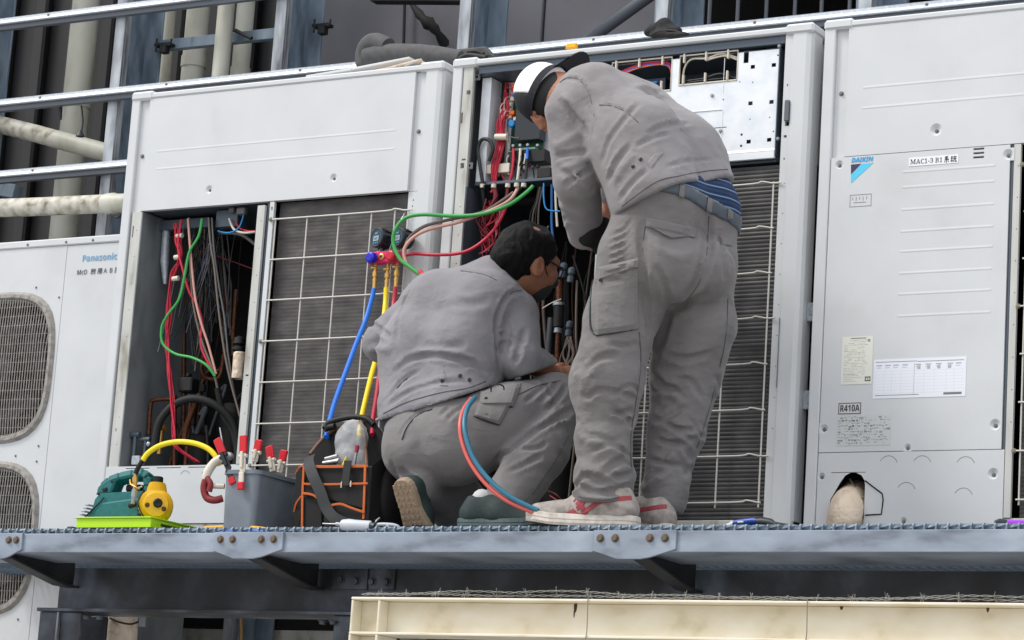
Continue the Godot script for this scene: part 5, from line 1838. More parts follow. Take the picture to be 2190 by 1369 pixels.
	obj("blue_connector", s, M.w_sky, cover)
	# left: open board
	s = Shape.new()
	s.span(x + 0.083, x + 0.512, 1.232, 1.583, -0.13, -0.12)
	var board := obj("board_back", s, M.zinc, u)
	s = Shape.new()
	s.span(x + 0.083, x + 0.118, 1.235, 1.583, -0.119, -0.05)
	obj("board_side", s, M.zinc, board)
	s = Shape.new()
	s.span(x + 0.083, x + 0.512, 1.222, 1.232, -0.119, -0.045)
	obj("board_floor", s, M.zinc_dark, board)
	s = Shape.new()
	s.span(x + 0.127, x + 0.145, 1.24, 1.58, -0.1195, -0.1)
	obj("board_channel", s, M.black, board)
	for q: Vector3 in [Vector3(0.5445, 1.5882, -0.05), Vector3(0.5397, 1.2908, -0.05)]:
		s = Shape.new()
		s.box(q, Vector3(0.02, 0.022, 0.006), Basis(), 0.002)
		obj("fixing_tab", s, M.white, board)
		bolt("tab_screw", q + Vector3(0, 0, 0.003), Vector3(0, 0, 1), 0.003, board, M.dark)
	for q: Vector3 in [Vector3(0.5578, 1.5961, -0.12), Vector3(0.6158, 1.5973, -0.12), Vector3(0.6355, 1.5924, -0.12), Vector3(0.5541, 1.5061, -0.12), Vector3(0.5562, 1.4791, -0.12), Vector3(0.5568, 1.4255, -0.12), Vector3(0.5683, 1.4135, -0.12), Vector3(0.5844, 1.4784, -0.12)]:
		s = Shape.new()
		s.box(q + Vector3(0, 0, 0.0002), Vector3(0.004, 0.004, 0.0006), Basis(), 0.0)
		obj("punched_hole", s, M.black, board)
	# circuit board with its row of plugs
	s = Shape.new()
	s.span(0.655, 0.7768, 1.345, 1.52, -0.105, -0.1)
	obj("circuit_board", s, plain(Color(0.10, 0.30, 0.24), 0.4), board)
	s = Shape.new()
	s.span(0.692, 0.7855, 1.365, 1.50, -0.0995, -0.06)
	obj("black_module", s, M.charcoal_plastic if M.has("charcoal_plastic") else M.rubber, board)
	var plugs := [[Vector3(0.6667, 1.5575, -0.085), M.w_orange], [Vector3(0.6676, 1.5449, -0.085), M.w_red], [Vector3(0.6744, 1.5239, -0.085), M.w_blue], [Vector3(0.6647, 1.5138, -0.085), M.w_ivory], [Vector3(0.6522, 1.4945, -0.085), M.w_ivory], [Vector3(0.652, 1.4741, -0.085), M.w_ivory], [Vector3(0.6677, 1.4652, -0.08), M.w_orange], [Vector3(0.6552, 1.4551, -0.085), M.w_ivory], [Vector3(0.682, 1.4451, -0.085), M.w_ivory]]
	for q in plugs:
		s = Shape.new()
		s.box(q[0], Vector3(0.02, 0.014, 0.016), Basis(), 0.002)
		obj("plug", s, q[1], board)
	s = Shape.new()
	s.lathe([Vector2(0.012, 0), Vector2(0.012, 0.02), Vector2(0.009, 0.023), Vector2(0, 0.023)], frame(Vector3(0.6713, 1.4257, -0.085), Vector3(0.2, 0, 1)), 14)
	obj("blue_capacitor", s, M.w_sky, board)
	s = Shape.new()
	s.span(0.6797, 0.7664, 1.335, 1.343, -0.11, -0.07)
	obj("board_edge", s, plain(Color(0.45, 0.62, 0.52), 0.4), board)
	# strands fanning from the plugs into one bundle
	var rng := RandomNumberGenerator.new()
	rng.seed = 9
	for k in 18:
		var q: Vector3 = plugs[k % plugs.size()][0]
		var sx := rng.randf_range(-0.012, 0.012)
		var path := [Vector3(0.6478, 1.4828, -0.07), Vector3(0.6335, 1.4326, -0.065), Vector3(0.6428, 1.3713, -0.06), Vector3(0.6406, 1.3236, -0.055), Vector3(0.6332, 1.2763, -0.05), Vector3(0.6357, 1.222, -0.05), Vector3(0.629, 1.1962, -0.05)]
		var p := [q + Vector3(-0.008, 0, 0), q + Vector3(-0.03, rng.randf_range(-0.004, 0.008), 0.01)]
		for j in path.size():
			if path[j].y < q.y - 0.015:
				p.append(path[j] + Vector3(sx * (0.5 if j > 4 else 1.0), 0, rng.randf_range(-0.006, 0.006)))
		wire("red_wire", board, p, 0.0016, M.w_red, 5)
	for k in 7:
		var q: Vector3 = plugs[3 + k % 5][0]
		wire("ivory_wire", board, [q, q + Vector3(-0.016, 0.004, 0.014), q + Vector3(-0.026, -0.02, 0.012), Vector3(0.6507, 1.4059, -0.075) + Vector3(rng.randf_range(-0.006, 0.006), 0, 0), Vector3(0.6659, 1.3424, -0.075)], 0.002, M.w_ivory, 5)
	wire("grey_wire", board, [Vector3(0.6619, 1.4399, -0.06), Vector3(0.6638, 1.4072, -0.055), Vector3(0.6814, 1.3794, -0.055), Vector3(0.7102, 1.3723, -0.06)], 0.0026, M.w_grey)
	s = Shape.new()
	s.tube([Vector3(0.6288, 1.3806, -0.05), Vector3(0.6724, 1.3772, -0.05)], 0.011, 8)
	obj("cable_tie", s, M.w_ivory, board)
	# terminal block and its cables
	s = Shape.new()
	s.span(0.669, 0.8065, 1.292, 1.332, -0.119, -0.065)
	var tb := obj("terminal_block", s, M.black, board)
	for q: Vector3 in [Vector3(0.69, 1.3496, -0.062), Vector3(0.7159, 1.3492, -0.062), Vector3(0.7435, 1.3486, -0.062), Vector3(0.7797, 1.3443, -0.062)]:
		s = Shape.new()
		s.lathe([Vector2(0.0055, 0), Vector2(0.0055, 0.003), Vector2(0.004, 0.005), Vector2(0, 0.005)], frame(q, Vector3(0, 0, 1)), 10)
		obj("terminal_screw", s, M.steel, tb)
	for q in [[[Vector3(0.6919, 1.3396, -0.06), Vector3(0.6974, 1.3039, -0.055), Vector3(0.6975, 1.2486, -0.05), Vector3(0.6863, 1.2139, -0.05)], M.w_red, "red_cable"], [[Vector3(0.7179, 1.3377, -0.06), Vector3(0.7216, 1.3021, -0.055), Vector3(0.7217, 1.2468, -0.05), Vector3(0.7188, 1.2163, -0.05)], M.w_ivory, "ivory_cable"], [[Vector3(0.7438, 1.3357, -0.06), Vector3(0.7487, 1.3078, -0.055), Vector3(0.749, 1.2957, -0.05)], M.w_blue, "blue_sleeve"], [[Vector3(0.7504, 1.2987, -0.05), Vector3(0.751, 1.2448, -0.05), Vector3(0.7446, 1.2145, -0.05), Vector3(0.7096, 1.1785, -0.05)], M.w_charcoal, "black_cable"]]:
		wire(q[2], board, q[0], 0.0046, q[1], 8)
	s = Shape.new()
	s.span(0.6423, 0.6841, 1.262, 1.292, -0.11, -0.055)
	s.span(0.5999, 0.6243, 1.262, 1.292, -0.11, -0.055)
	obj("white_block", s, M.w_ivory, board)
	s = Shape.new()
	s.span(0.7933, 0.841, 1.232, 1.264, -0.1, -0.045)
	obj("gland_box", s, M.black, board)
	for k in 22:
		var a: Vector3 = Vector3(0.7261, 1.3134, -0.07) + Vector3(rng.randf_range(-0.06, 0.06), rng.randf_range(-0.015, 0.02), rng.randf_range(-0.02, 0.01))
		var b := a + Vector3(rng.randf_range(-0.03, 0.03), rng.randf_range(-0.07, -0.03), rng.randf_range(-0.01, 0.02))
		wire("board_lead", board, [a, a.lerp(b, 0.4) + Vector3(rng.randf_range(-0.02, 0.02), 0, 0.008), b], rng.randf_range(0.0012, 0.0026), [M.w_charcoal, M.w_ivory, M.black, M.w_red, M.w_navy][k % 5], 5)
	for k in 12:
		s = Shape.new()
		s.box(Vector3(0.7243, 1.2994, -0.075) + Vector3(-0.055 + 0.022 * (k % 6) + rng.randf_range(-0.004, 0.004), 0.0 - 0.022 * (k / 6), 0), Vector3(rng.randf_range(0.008, 0.016), rng.randf_range(0.007, 0.014), 0.014), Basis(), 0.0015)
		obj("board_component", s, [M.black, M.w_ivory, M.zinc_dark, M.rubber][k % 4], board)
	# black loop at the left
	wire("black_loop", board, [Vector3(0.6024, 1.211, -0.04), Vector3(0.5852, 1.2914, -0.035), Vector3(0.5743, 1.3419, -0.035), Vector3(0.5894, 1.3719, -0.035), Vector3(0.6179, 1.3635, -0.035), Vector3(0.6305, 1.3346, -0.035), Vector3(0.6165, 1.2982, -0.04)], 0.0062, M.w_charcoal, 8)
	for q: Vector3 in [Vector3(0.5984, 1.2174, -0.04), Vector3(0.6373, 1.216, -0.045), Vector3(0.6892, 1.214, -0.045), Vector3(0.7219, 1.2133, -0.045), Vector3(0.7477, 1.2115, -0.045)]:
		s = Shape.new()
		s.tube([q + Vector3(0, 0.006, 0), q - Vector3(0, 0.006, 0)], 0.0085, 8)
		obj("grommet", s, M.w_ivory, board)


func lower_bay(u: Node3D, x: float) -> void:
	var rng := RandomNumberGenerator.new()
	rng.seed = 13
	# wires dropping below the box in sheaths
	for q in [[[Vector3(0.5931, 1.211, -0.05), Vector3(0.5923, 1.1603, -0.07), Vector3(0.586, 1.1061, -0.1), Vector3(0.5655, 0.995, -0.15)], M.w_charcoal, 0.008], [[Vector3(0.6385, 1.2079, -0.05), Vector3(0.6444, 1.1751, -0.05), Vector3(0.6265, 1.1378, -0.05), Vector3(0.6124, 1.1103, -0.06)], M.w_maroon, 0.009], [[Vector3(0.6868, 1.2077, -0.05), Vector3(0.6826, 1.1726, -0.05), Vector3(0.6504, 1.1424, -0.05), Vector3(0.6294, 1.1081, -0.055)], M.w_maroon, 0.006], [[Vector3(0.7213, 1.2054, -0.05), Vector3(0.7102, 1.1708, -0.05), Vector3(0.6781, 1.1407, -0.05), Vector3(0.6514, 1.0913, -0.055)], M.w_taupe, 0.005]]:
		wire("sheathed_cable", u, q[0], q[2], q[1], 8)
	# tangle of maroon leads
	for k in 16:
		var a: Vector3 = Vector3(0.6375, 1.1525, -0.05)
		var b: Vector3 = Vector3(0.64, 1.0525, -0.05)
		wire("maroon_lead", u, [a + Vector3(rng.randf_range(-0.04, 0.05), rng.randf_range(-0.01, 0.03), rng.randf_range(-0.03, 0.02)), a.lerp(b, 0.4) + Vector3(rng.randf_range(-0.06, 0.05), 0, rng.randf_range(-0.03, 0.02)), b + Vector3(rng.randf_range(-0.05, 0.04), rng.randf_range(-0.03, 0.02), rng.randf_range(-0.04, 0.02)), b + Vector3(rng.randf_range(-0.06, 0.03), rng.randf_range(-0.08, -0.01), rng.randf_range(-0.04, 0.02))], 0.0022, M.w_maroon if k % 3 else M.w_red, 5)
	var s := Shape.new()
	s.tube([Vector3(0.5555, 1.2055, -0.2), Vector3(0.713, 1.203, -0.2)], 0.02, 12)
	obj("grey_pipe", s, M.rubber, u)
	for k in 4:
		wire("black_lead", u, [Vector3(0.7942, 1.206, -0.06) + Vector3(0.006 * k, 0, 0), Vector3(0.7815, 1.1634, -0.07) + Vector3(0.005 * k, 0, 0), Vector3(0.7587, 1.1183, -0.08) + Vector3(0.01 * k, 0, 0), Vector3(0.7468, 1.035, -0.1) + Vector3(0.012 * k, 0, 0)], 0.003, M.w_taupe if k % 2 else M.w_charcoal, 6)
	wire("blue_wire", u, [Vector3(0.8237, 1.2111, -0.04), Vector3(0.8302, 1.1592, -0.035), Vector3(0.8445, 1.1233, -0.035), Vector3(0.8894, 1.1156, -0.04)], 0.0026, M.w_sky)
	wire("blue_wire", u, [Vector3(0.8415, 1.2104, -0.06), Vector3(0.8463, 1.1414, -0.06), Vector3(0.8507, 1.0804, -0.06), Vector3(0.8617, 1.0191, -0.06)], 0.0042, plain(Color(0.13, 0.36, 0.62), 0.5), 8)
	wire("ivory_wire", u, [Vector3(0.8556, 1.2018, -0.06), Vector3(0.8616, 1.1404, -0.06), Vector3(0.8715, 1.0715, -0.06)], 0.004, M.w_ivory, 8)
	# pipes, valve and wiring beyond the kneeling man
	for q in [[[Vector3(0.8696, 0.9068, -0.1), Vector3(0.8742, 0.8162, -0.1)], 0.012, M.copper], [[Vector3(0.8732, 0.8313, -0.1), Vector3(0.8751, 0.7561, -0.1)], 0.017, M.rubber], [[Vector3(0.8768, 0.756, -0.1), Vector3(0.8781, 0.6662, -0.1), Vector3(0.891, 0.5764, -0.1), Vector3(0.8865, 0.4615, -0.12)], 0.0085, M.copper], [[Vector3(0.8347, 0.792, -0.12), Vector3(0.8331, 0.6718, -0.12), Vector3(0.8439, 0.5667, -0.12)], 0.010, M.conduit], [[Vector3(0.954, 0.8937, -0.06), Vector3(0.963, 0.7146, -0.06), Vector3(0.9893, 0.5054, -0.05), Vector3(0.9946, 0.1881, -0.02)], 0.0038, M.w_taupe], [[Vector3(0.8751, 0.6029, -0.08), Vector3(0.8692, 0.6626, -0.08)], 0.007, M.w_orange], [[Vector3(0.511, 1.0319, -0.3), Vector3(0.5468, 0.6553, -0.3), Vector3(0.5865, 0.2711, -0.3)], 0.02, M.copper], [[Vector3(0.7792, 0.9553, -0.3), Vector3(0.818, 0.4944, -0.3)], 0.018, M.black]]:
		wire("bay_pipe", u, q[0], q[1], q[2], 10)
	s = Shape.new()
	s.tube([Vector3(0.8713, 0.8344, -0.1), Vector3(0.8719, 0.8253, -0.1)], 0.0185, 12)
	s.tube([Vector3(0.8753, 0.7531, -0.1), Vector3(0.8747, 0.7381, -0.1)], 0.013, 12)
	obj("pale_collar", s, M.galv, u)
	for k in 9:
		var a: Vector3 = Vector3(0.9486, 0.7131, -0.05)
		wire("tan_lead", u, [a + Vector3(rng.randf_range(-0.015, 0.015), 0, 0), a + Vector3(rng.randf_range(-0.03, 0.02), -0.06, 0.0), a + Vector3(rng.randf_range(-0.035, 0.02), -0.12, 0.0), a + Vector3(rng.randf_range(-0.045, 0.0), -0.17, -0.02)], 0.0024, M.w_taupe, 5)
	for q in [[[Vector3(0.8534, 0.8024, -0.03), Vector3(0.8857, 0.8188, -0.03), Vector3(0.9126, 0.8316, -0.04)], M.w_ivory], [[Vector3(0.9277, 0.2104, -0.02), Vector3(0.9797, 0.1853, 0), Vector3(1.0323, 0.1675, 0.02)], M.w_red], [[Vector3(0.9201, 0.225, -0.02), Vector3(0.9617, 0.2099, 0), Vector3(0.9965, 0.1779, 0)], M.w_maroon]]:
		wire("thin_lead", u, q[0], 0.0018, q[1], 5)
	for k in 26:
		var a: Vector3 = Vector3(0.7695, 1.0383, -0.12) + Vector3(rng.randf_range(-0.10, 0.13), rng.randf_range(-0.08, 0.06), rng.randf_range(-0.2, 0.06))
		var b := a + Vector3(rng.randf_range(-0.06, 0.06), rng.randf_range(-0.55, -0.2), rng.randf_range(-0.04, 0.04))
		wire("thin_lead", u, [a, a.lerp(b, 0.5) + Vector3(rng.randf_range(-0.04, 0.04), 0, 0), b], rng.randf_range(0.0018, 0.0055), [M.w_charcoal, M.rubber, M.w_taupe, M.copper, M.black, M.conduit][k % 6], 6)
	for q: Vector3 in [Vector3(0.8917, 0.9389, -0.08), Vector3(0.9265, 0.7499, -0.08), Vector3(0.886, 0.5432, -0.08), Vector3(0.938, 0.9148, -0.05)]:
		s = Shape.new()
		s.lathe([Vector2(0.006, -0.03), Vector2(0.011, -0.028), Vector2(0.011, -0.01), Vector2(0.007, -0.008), Vector2(0.012, 0.0), Vector2(0.012, 0.014), Vector2(0.005, 0.02), Vector2(0, 0.02)], frame(q, Vector3(0.1, 1, 0)), 10)
		obj("service_valve", s, M.zinc_dark, u)
	s = Shape.new()
	s.lathe([Vector2(0.075, 0.0), Vector2(0.075, 0.32), Vector2(0.06, 0.35), Vector2(0, 0.36)], frame(Vector3(x + 0.32, FOOT + 0.03, -0.3), Vector3.UP), 20)
	obj("compressor", s, M.black, u)


func gauges_and_hoses() -> void:
	# manifold hung on the coil guard of the left unit
	var g := thing("manifold_gauge", "pink gauge manifold with two dark digital gauges hung on the wire guard", "gauge set", Vector3(0.3057, 0.9746, 0.05))
	var z := 0.05
	var s := Shape.new()
	var c: Vector3 = Vector3(0.3074, 0.9761, 0.05)
	s.box(c, Vector3(0.118, 0.038, 0.034), Basis(), 0.004)
	obj("manifold_block", s, plain(Color(0.86, 0.16, 0.42), 0.35), g)
	s = Shape.new()
	s.lathe([Vector2(0.009, 0), Vector2(0.0105, 0.002), Vector2(0.0105, 0.005), Vector2(0.006, 0.007), Vector2(0, 0.007)], frame(c + Vector3(-0.002, 0, 0.017), Vector3(0, 0, 1)), 16)
	obj("sight_glass", s, M.brass, g)
	s = Shape.new()
	s.lathe([Vector2(0.005, 0.007), Vector2(0, 0.008)], frame(c + Vector3(-0.002, 0, 0.0172), Vector3(0, 0, 1)), 12)
	obj("sight_glass", s, M.black, g)
	for k in 2:
		var q: Vector3 = [Vector3(0.2777, 0.9716, 0.07), Vector3(0.354, 0.9721, 0.07)][k]
		s = Shape.new()
		s.lathe([Vector2(0.006, -0.012), Vector2(0.006, 0.0), Vector2(0.017, 0.002), Vector2(0.019, 0.006), Vector2(0.018, 0.022), Vector2(0.012, 0.026), Vector2(0, 0.026)], frame(q, Vector3(-0.15, 0, 1)), 9)
		obj("hand_wheel", s, [plain(Color(0.07, 0.10, 0.72), 0.35), plain(Color(0.76, 0.05, 0.16), 0.35)][k], g)
		var e: Vector3 = [Vector3(0.2784, 1.0426, 0.05), Vector3(0.3586, 1.0395, 0.05)][k]
		var ax := Vector3(-0.35, 0.05, 1).normalized()
		s = Shape.new()
		s.lathe([Vector2(0.024, -0.042), Vector2(0.030, -0.034), Vector2(0.031, 0.0), Vector2(0.033, 0.002), Vector2(0.033, 0.010), Vector2(0.030, 0.013), Vector2(0.026, 0.012)], frame(e, ax), 22)
		s.lathe([Vector2(0.0, -0.042), Vector2(0.024, -0.042)], frame(e, ax), 22)
		var body := obj("gauge_body", s, M.charcoal_plastic, g)
		for j in 10:
			s = Shape.new()
			var a := TAU * j / 10.0
			var fr := frame(e, ax)
			s.box(fr * Vector3(cos(a) * 0.031, -0.016, sin(a) * 0.031), Vector3(0.007, 0.026, 0.005), fr.basis * Basis(Vector3.UP, -a), 0.001)
			obj("grip_rib", s, M.black, body)
		s = Shape.new()
		s.lathe([Vector2(0.0262, 0.0115), Vector2(0.0, 0.0118)], frame(e, ax), 22)
		obj("gauge_face", s, plain(Color(0.09, 0.22, 0.29), 0.3), body)
		var fb := frame(e, ax)
		var right := Vector3.UP.cross(ax).normalized()
		var up := ax.cross(right)
		s = Shape.new()
		s.box(e + ax * 0.0128 - up * 0.003, Vector3(0.026, 0.017, 0.0014), Basis(right, up, ax), 0.0005)
		obj("display", s, plain(Color(0.62, 0.68, 0.72), 0.25), body)
		s = Shape.new()
		for j in 3:
			s.box(e + ax * 0.0138 - up * 0.003 + right * (0.006 * (j - 1)), Vector3(0.0025, 0.010, 0.0008), Basis(right, up, ax), 0.0)
		obj("digits", s, plain(Color(0.25, 0.30, 0.33), 0.5), body)
		s = Shape.new()
		s.box(e + ax * 0.0128 + up * 0.014, Vector3(0.014, 0.006, 0.0014), Basis(right, up, ax), 0.0005)
		obj("gauge_badge", s, plain(Color(0.30, 0.55, 0.66), 0.4), body)
		for j in 3:
			s = Shape.new()
			s.box(e + ax * 0.0128 - up * 0.018 + right * (0.009 * (j - 1)), Vector3(0.006, 0.005, 0.0014), Basis(right, up, ax), 0.0005)
			obj("button", s, plain(Color(0.30, 0.55, 0.66), 0.4), body)
		s = Shape.new()
		s.tube([e - up * 0.026 - ax * 0.015, Vector3(e.x - 0.002, c.y + 0.016, c.z)], 0.0065, 8)
		obj("gauge_stem", s, M.steel, body)
	s = Shape.new()
	s.tube(bend([c + Vector3(0.012, 0.018, 0), c + Vector3(0.014, 0.05, -0.01), c + Vector3(0.020, 0.12, -0.035), c + Vector3(0.026, 0.155, -0.052), c + Vector3(0.022, 0.166, -0.062)], 5), 0.0022, 6)
	obj("hook", s, M.steel, g)
	# brass unions below and the three hoses behind the kneeling man
	for k in 3:
		var q: Vector3 = [Vector3(0.2729, 0.9425, 0.05), Vector3(0.3198, 0.9354, 0.05), Vector3(0.3547, 0.9412, 0.05)][k]
		var e: Vector3 = [Vector3(0.2803, 0.8707, 0.06), Vector3(0.3263, 0.8715, 0.06), Vector3(0.3616, 0.8728, 0.06)][k]
		s = Shape.new()
		s.tube([Vector3(q.x, c.y - 0.018, q.z), q], 0.005, 8)
		s.tube([q + Vector3(-0.013, 0.002, 0.004), q + Vector3(0.006, 0.004, 0)], 0.0055, 8)
		var d := (e - q).normalized()
		s.tube([q, q + d * 0.012, q + d * 0.0125, q + d * 0.028, q + d * 0.029, q + d * 0.036, q + d * 0.0365, q + d * 0.045, q + d * 0.0455, e], [0.005, 0.006, 0.0092, 0.0092, 0.006, 0.006, 0.0078, 0.0078, 0.0066, 0.0066], 10)
		obj("hose_union", s, M.brass, g)
	var hb := thing("charging_hose", "blue charging hose running down from the gauge manifold", "hose", Vector3(0.2888, 0.5992, 0.2), "charging hoses below the manifold")
	wire("hose_wall", hb, [Vector3(0.28, 0.8738, 0.06), Vector3(0.2807, 0.8378, 0.07), Vector3(0.2835, 0.7627, 0.1), Vector3(0.2947, 0.6744, 0.16), Vector3(0.3149, 0.5609, 0.24), Vector3(0.3414, 0.4641, 0.32), Vector3(0.3792, 0.3834, 0.4), Vector3(0.4126, 0.3221, 0.46)], 0.0082, M.w_blue, 10)
	var hy := thing("charging_hose", "yellow charging hose passing behind the kneeling man into the tool bag", "hose", Vector3(0.3911, 0.6254, 0.2), "charging hoses below the manifold")
	wire("hose_wall", hy, [Vector3(0.3261, 0.8746, 0.06), Vector3(0.3336, 0.8201, 0.07), Vector3(0.3623, 0.7325, 0.12), Vector3(0.3885, 0.6294, 0.18), Vector3(0.414, 0.5576, 0.24), Vector3(0.4657, 0.4643, 0.34), Vector3(0.5063, 0.3769, 0.42), Vector3(0.5305, 0.3196, 0.46)], 0.0082, M.w_yellow, 10)
	var hr := thing("charging_hose", "crimson charging hose passing behind the kneeling man's elbow", "hose", Vector3(0.4259, 0.6242, 0.2), "charging hoses below the manifold")
	wire("hose_wall", hr, [Vector3(0.3613, 0.8759, 0.06), Vector3(0.3655, 0.8186, 0.07), Vector3(0.3904, 0.7313, 0.12), Vector3(0.4163, 0.6284, 0.18), Vector3(0.4433, 0.5566, 0.24), Vector3(0.49, 0.4672, 0.32), Vector3(0.5362, 0.3868, 0.4), Vector3(0.57, 0.3275, 0.45)], 0.0076, plain(Color(0.72, 0.14, 0.24), 0.45), 10)
	# cables looping out of the middle unit over the gap
	var lc := [["green_cable", "bright green cable looping from the middle unit towards the gauges", [Vector3(0.7851, 1.2046, -0.04), Vector3(0.7679, 1.1748, -0.02), Vector3(0.731, 1.1293, 0.02), Vector3(0.6567, 1.0994, 0.05), Vector3(0.5595, 1.097, 0.06), Vector3(0.458, 1.1031, 0.08), Vector3(0.4001, 1.0936, 0.09), Vector3(0.3708, 1.0562, 0.1), Vector3(0.3659, 1.0105, 0.1), Vector3(0.395, 0.9584, 0.1), Vector3(0.4379, 0.9272, 0.1), Vector3(0.4839, 0.8974, 0.1)], 0.0062, M.w_green], ["black_cable", "dark taupe cable looping beside the green one", [Vector3(0.7087, 1.1909, -0.05), Vector3(0.6805, 1.1546, -0.02), Vector3(0.6442, 1.1096, 0.03), Vector3(0.5368, 1.0886, 0.05), Vector3(0.4572, 1.0712, 0.06), Vector3(0.4133, 1.0408, 0.07), Vector3(0.401, 1.01, 0.08)], 0.0056, M.w_taupe], ["beige_cable", "beige cable below the green one, bent round by the gauges", [Vector3(0.7248, 1.2051, -0.05), Vector3(0.7145, 1.1585, -0.02), Vector3(0.6721, 1.1179, 0.02), Vector3(0.5808, 1.0798, 0.05), Vector3(0.4756, 1.0593, 0.06), Vector3(0.4274, 1.0299, 0.08), Vector3(0.4021, 0.9878, 0.09), Vector3(0.4166, 0.9412, 0.09), Vector3(0.4504, 0.9135, 0.09), Vector3(0.4903, 0.8933, 0.09)], 0.0056, M.w_pink], ["red_cable", "red cable sagging across to the gauge manifold", [Vector3(0.6935, 1.1642, -0.05), Vector3(0.6849, 1.0962, -0.02), Vector3(0.6699, 1.0343, 0.02), Vector3(0.625, 0.9913, 0.04), Vector3(0.5719, 0.9753, 0.05), Vector3(0.5001, 0.9739, 0.06), Vector3(0.4297, 0.9809, 0.06), Vector3(0.3877, 0.9786, 0.06)], 0.0056, M.w_red]]
	for q in lc:
		var s2 := Shape.new()
		s2.tube(bend(q[2], 6), q[3], 9)
		tag(obj(q[0], s2, q[4]), q[1], "cable", "loose cables between the units")
	s = Shape.new()
	s.tube([Vector3(0.4722, 0.9132, 0.1), Vector3(0.4929, 0.894, 0.1)], 0.008, 8)
	tag(obj("red_connector", s, plain(Color(0.85, 0.2, 0.28), 0.4)), "small red connector at the end of the green cable", "connector")


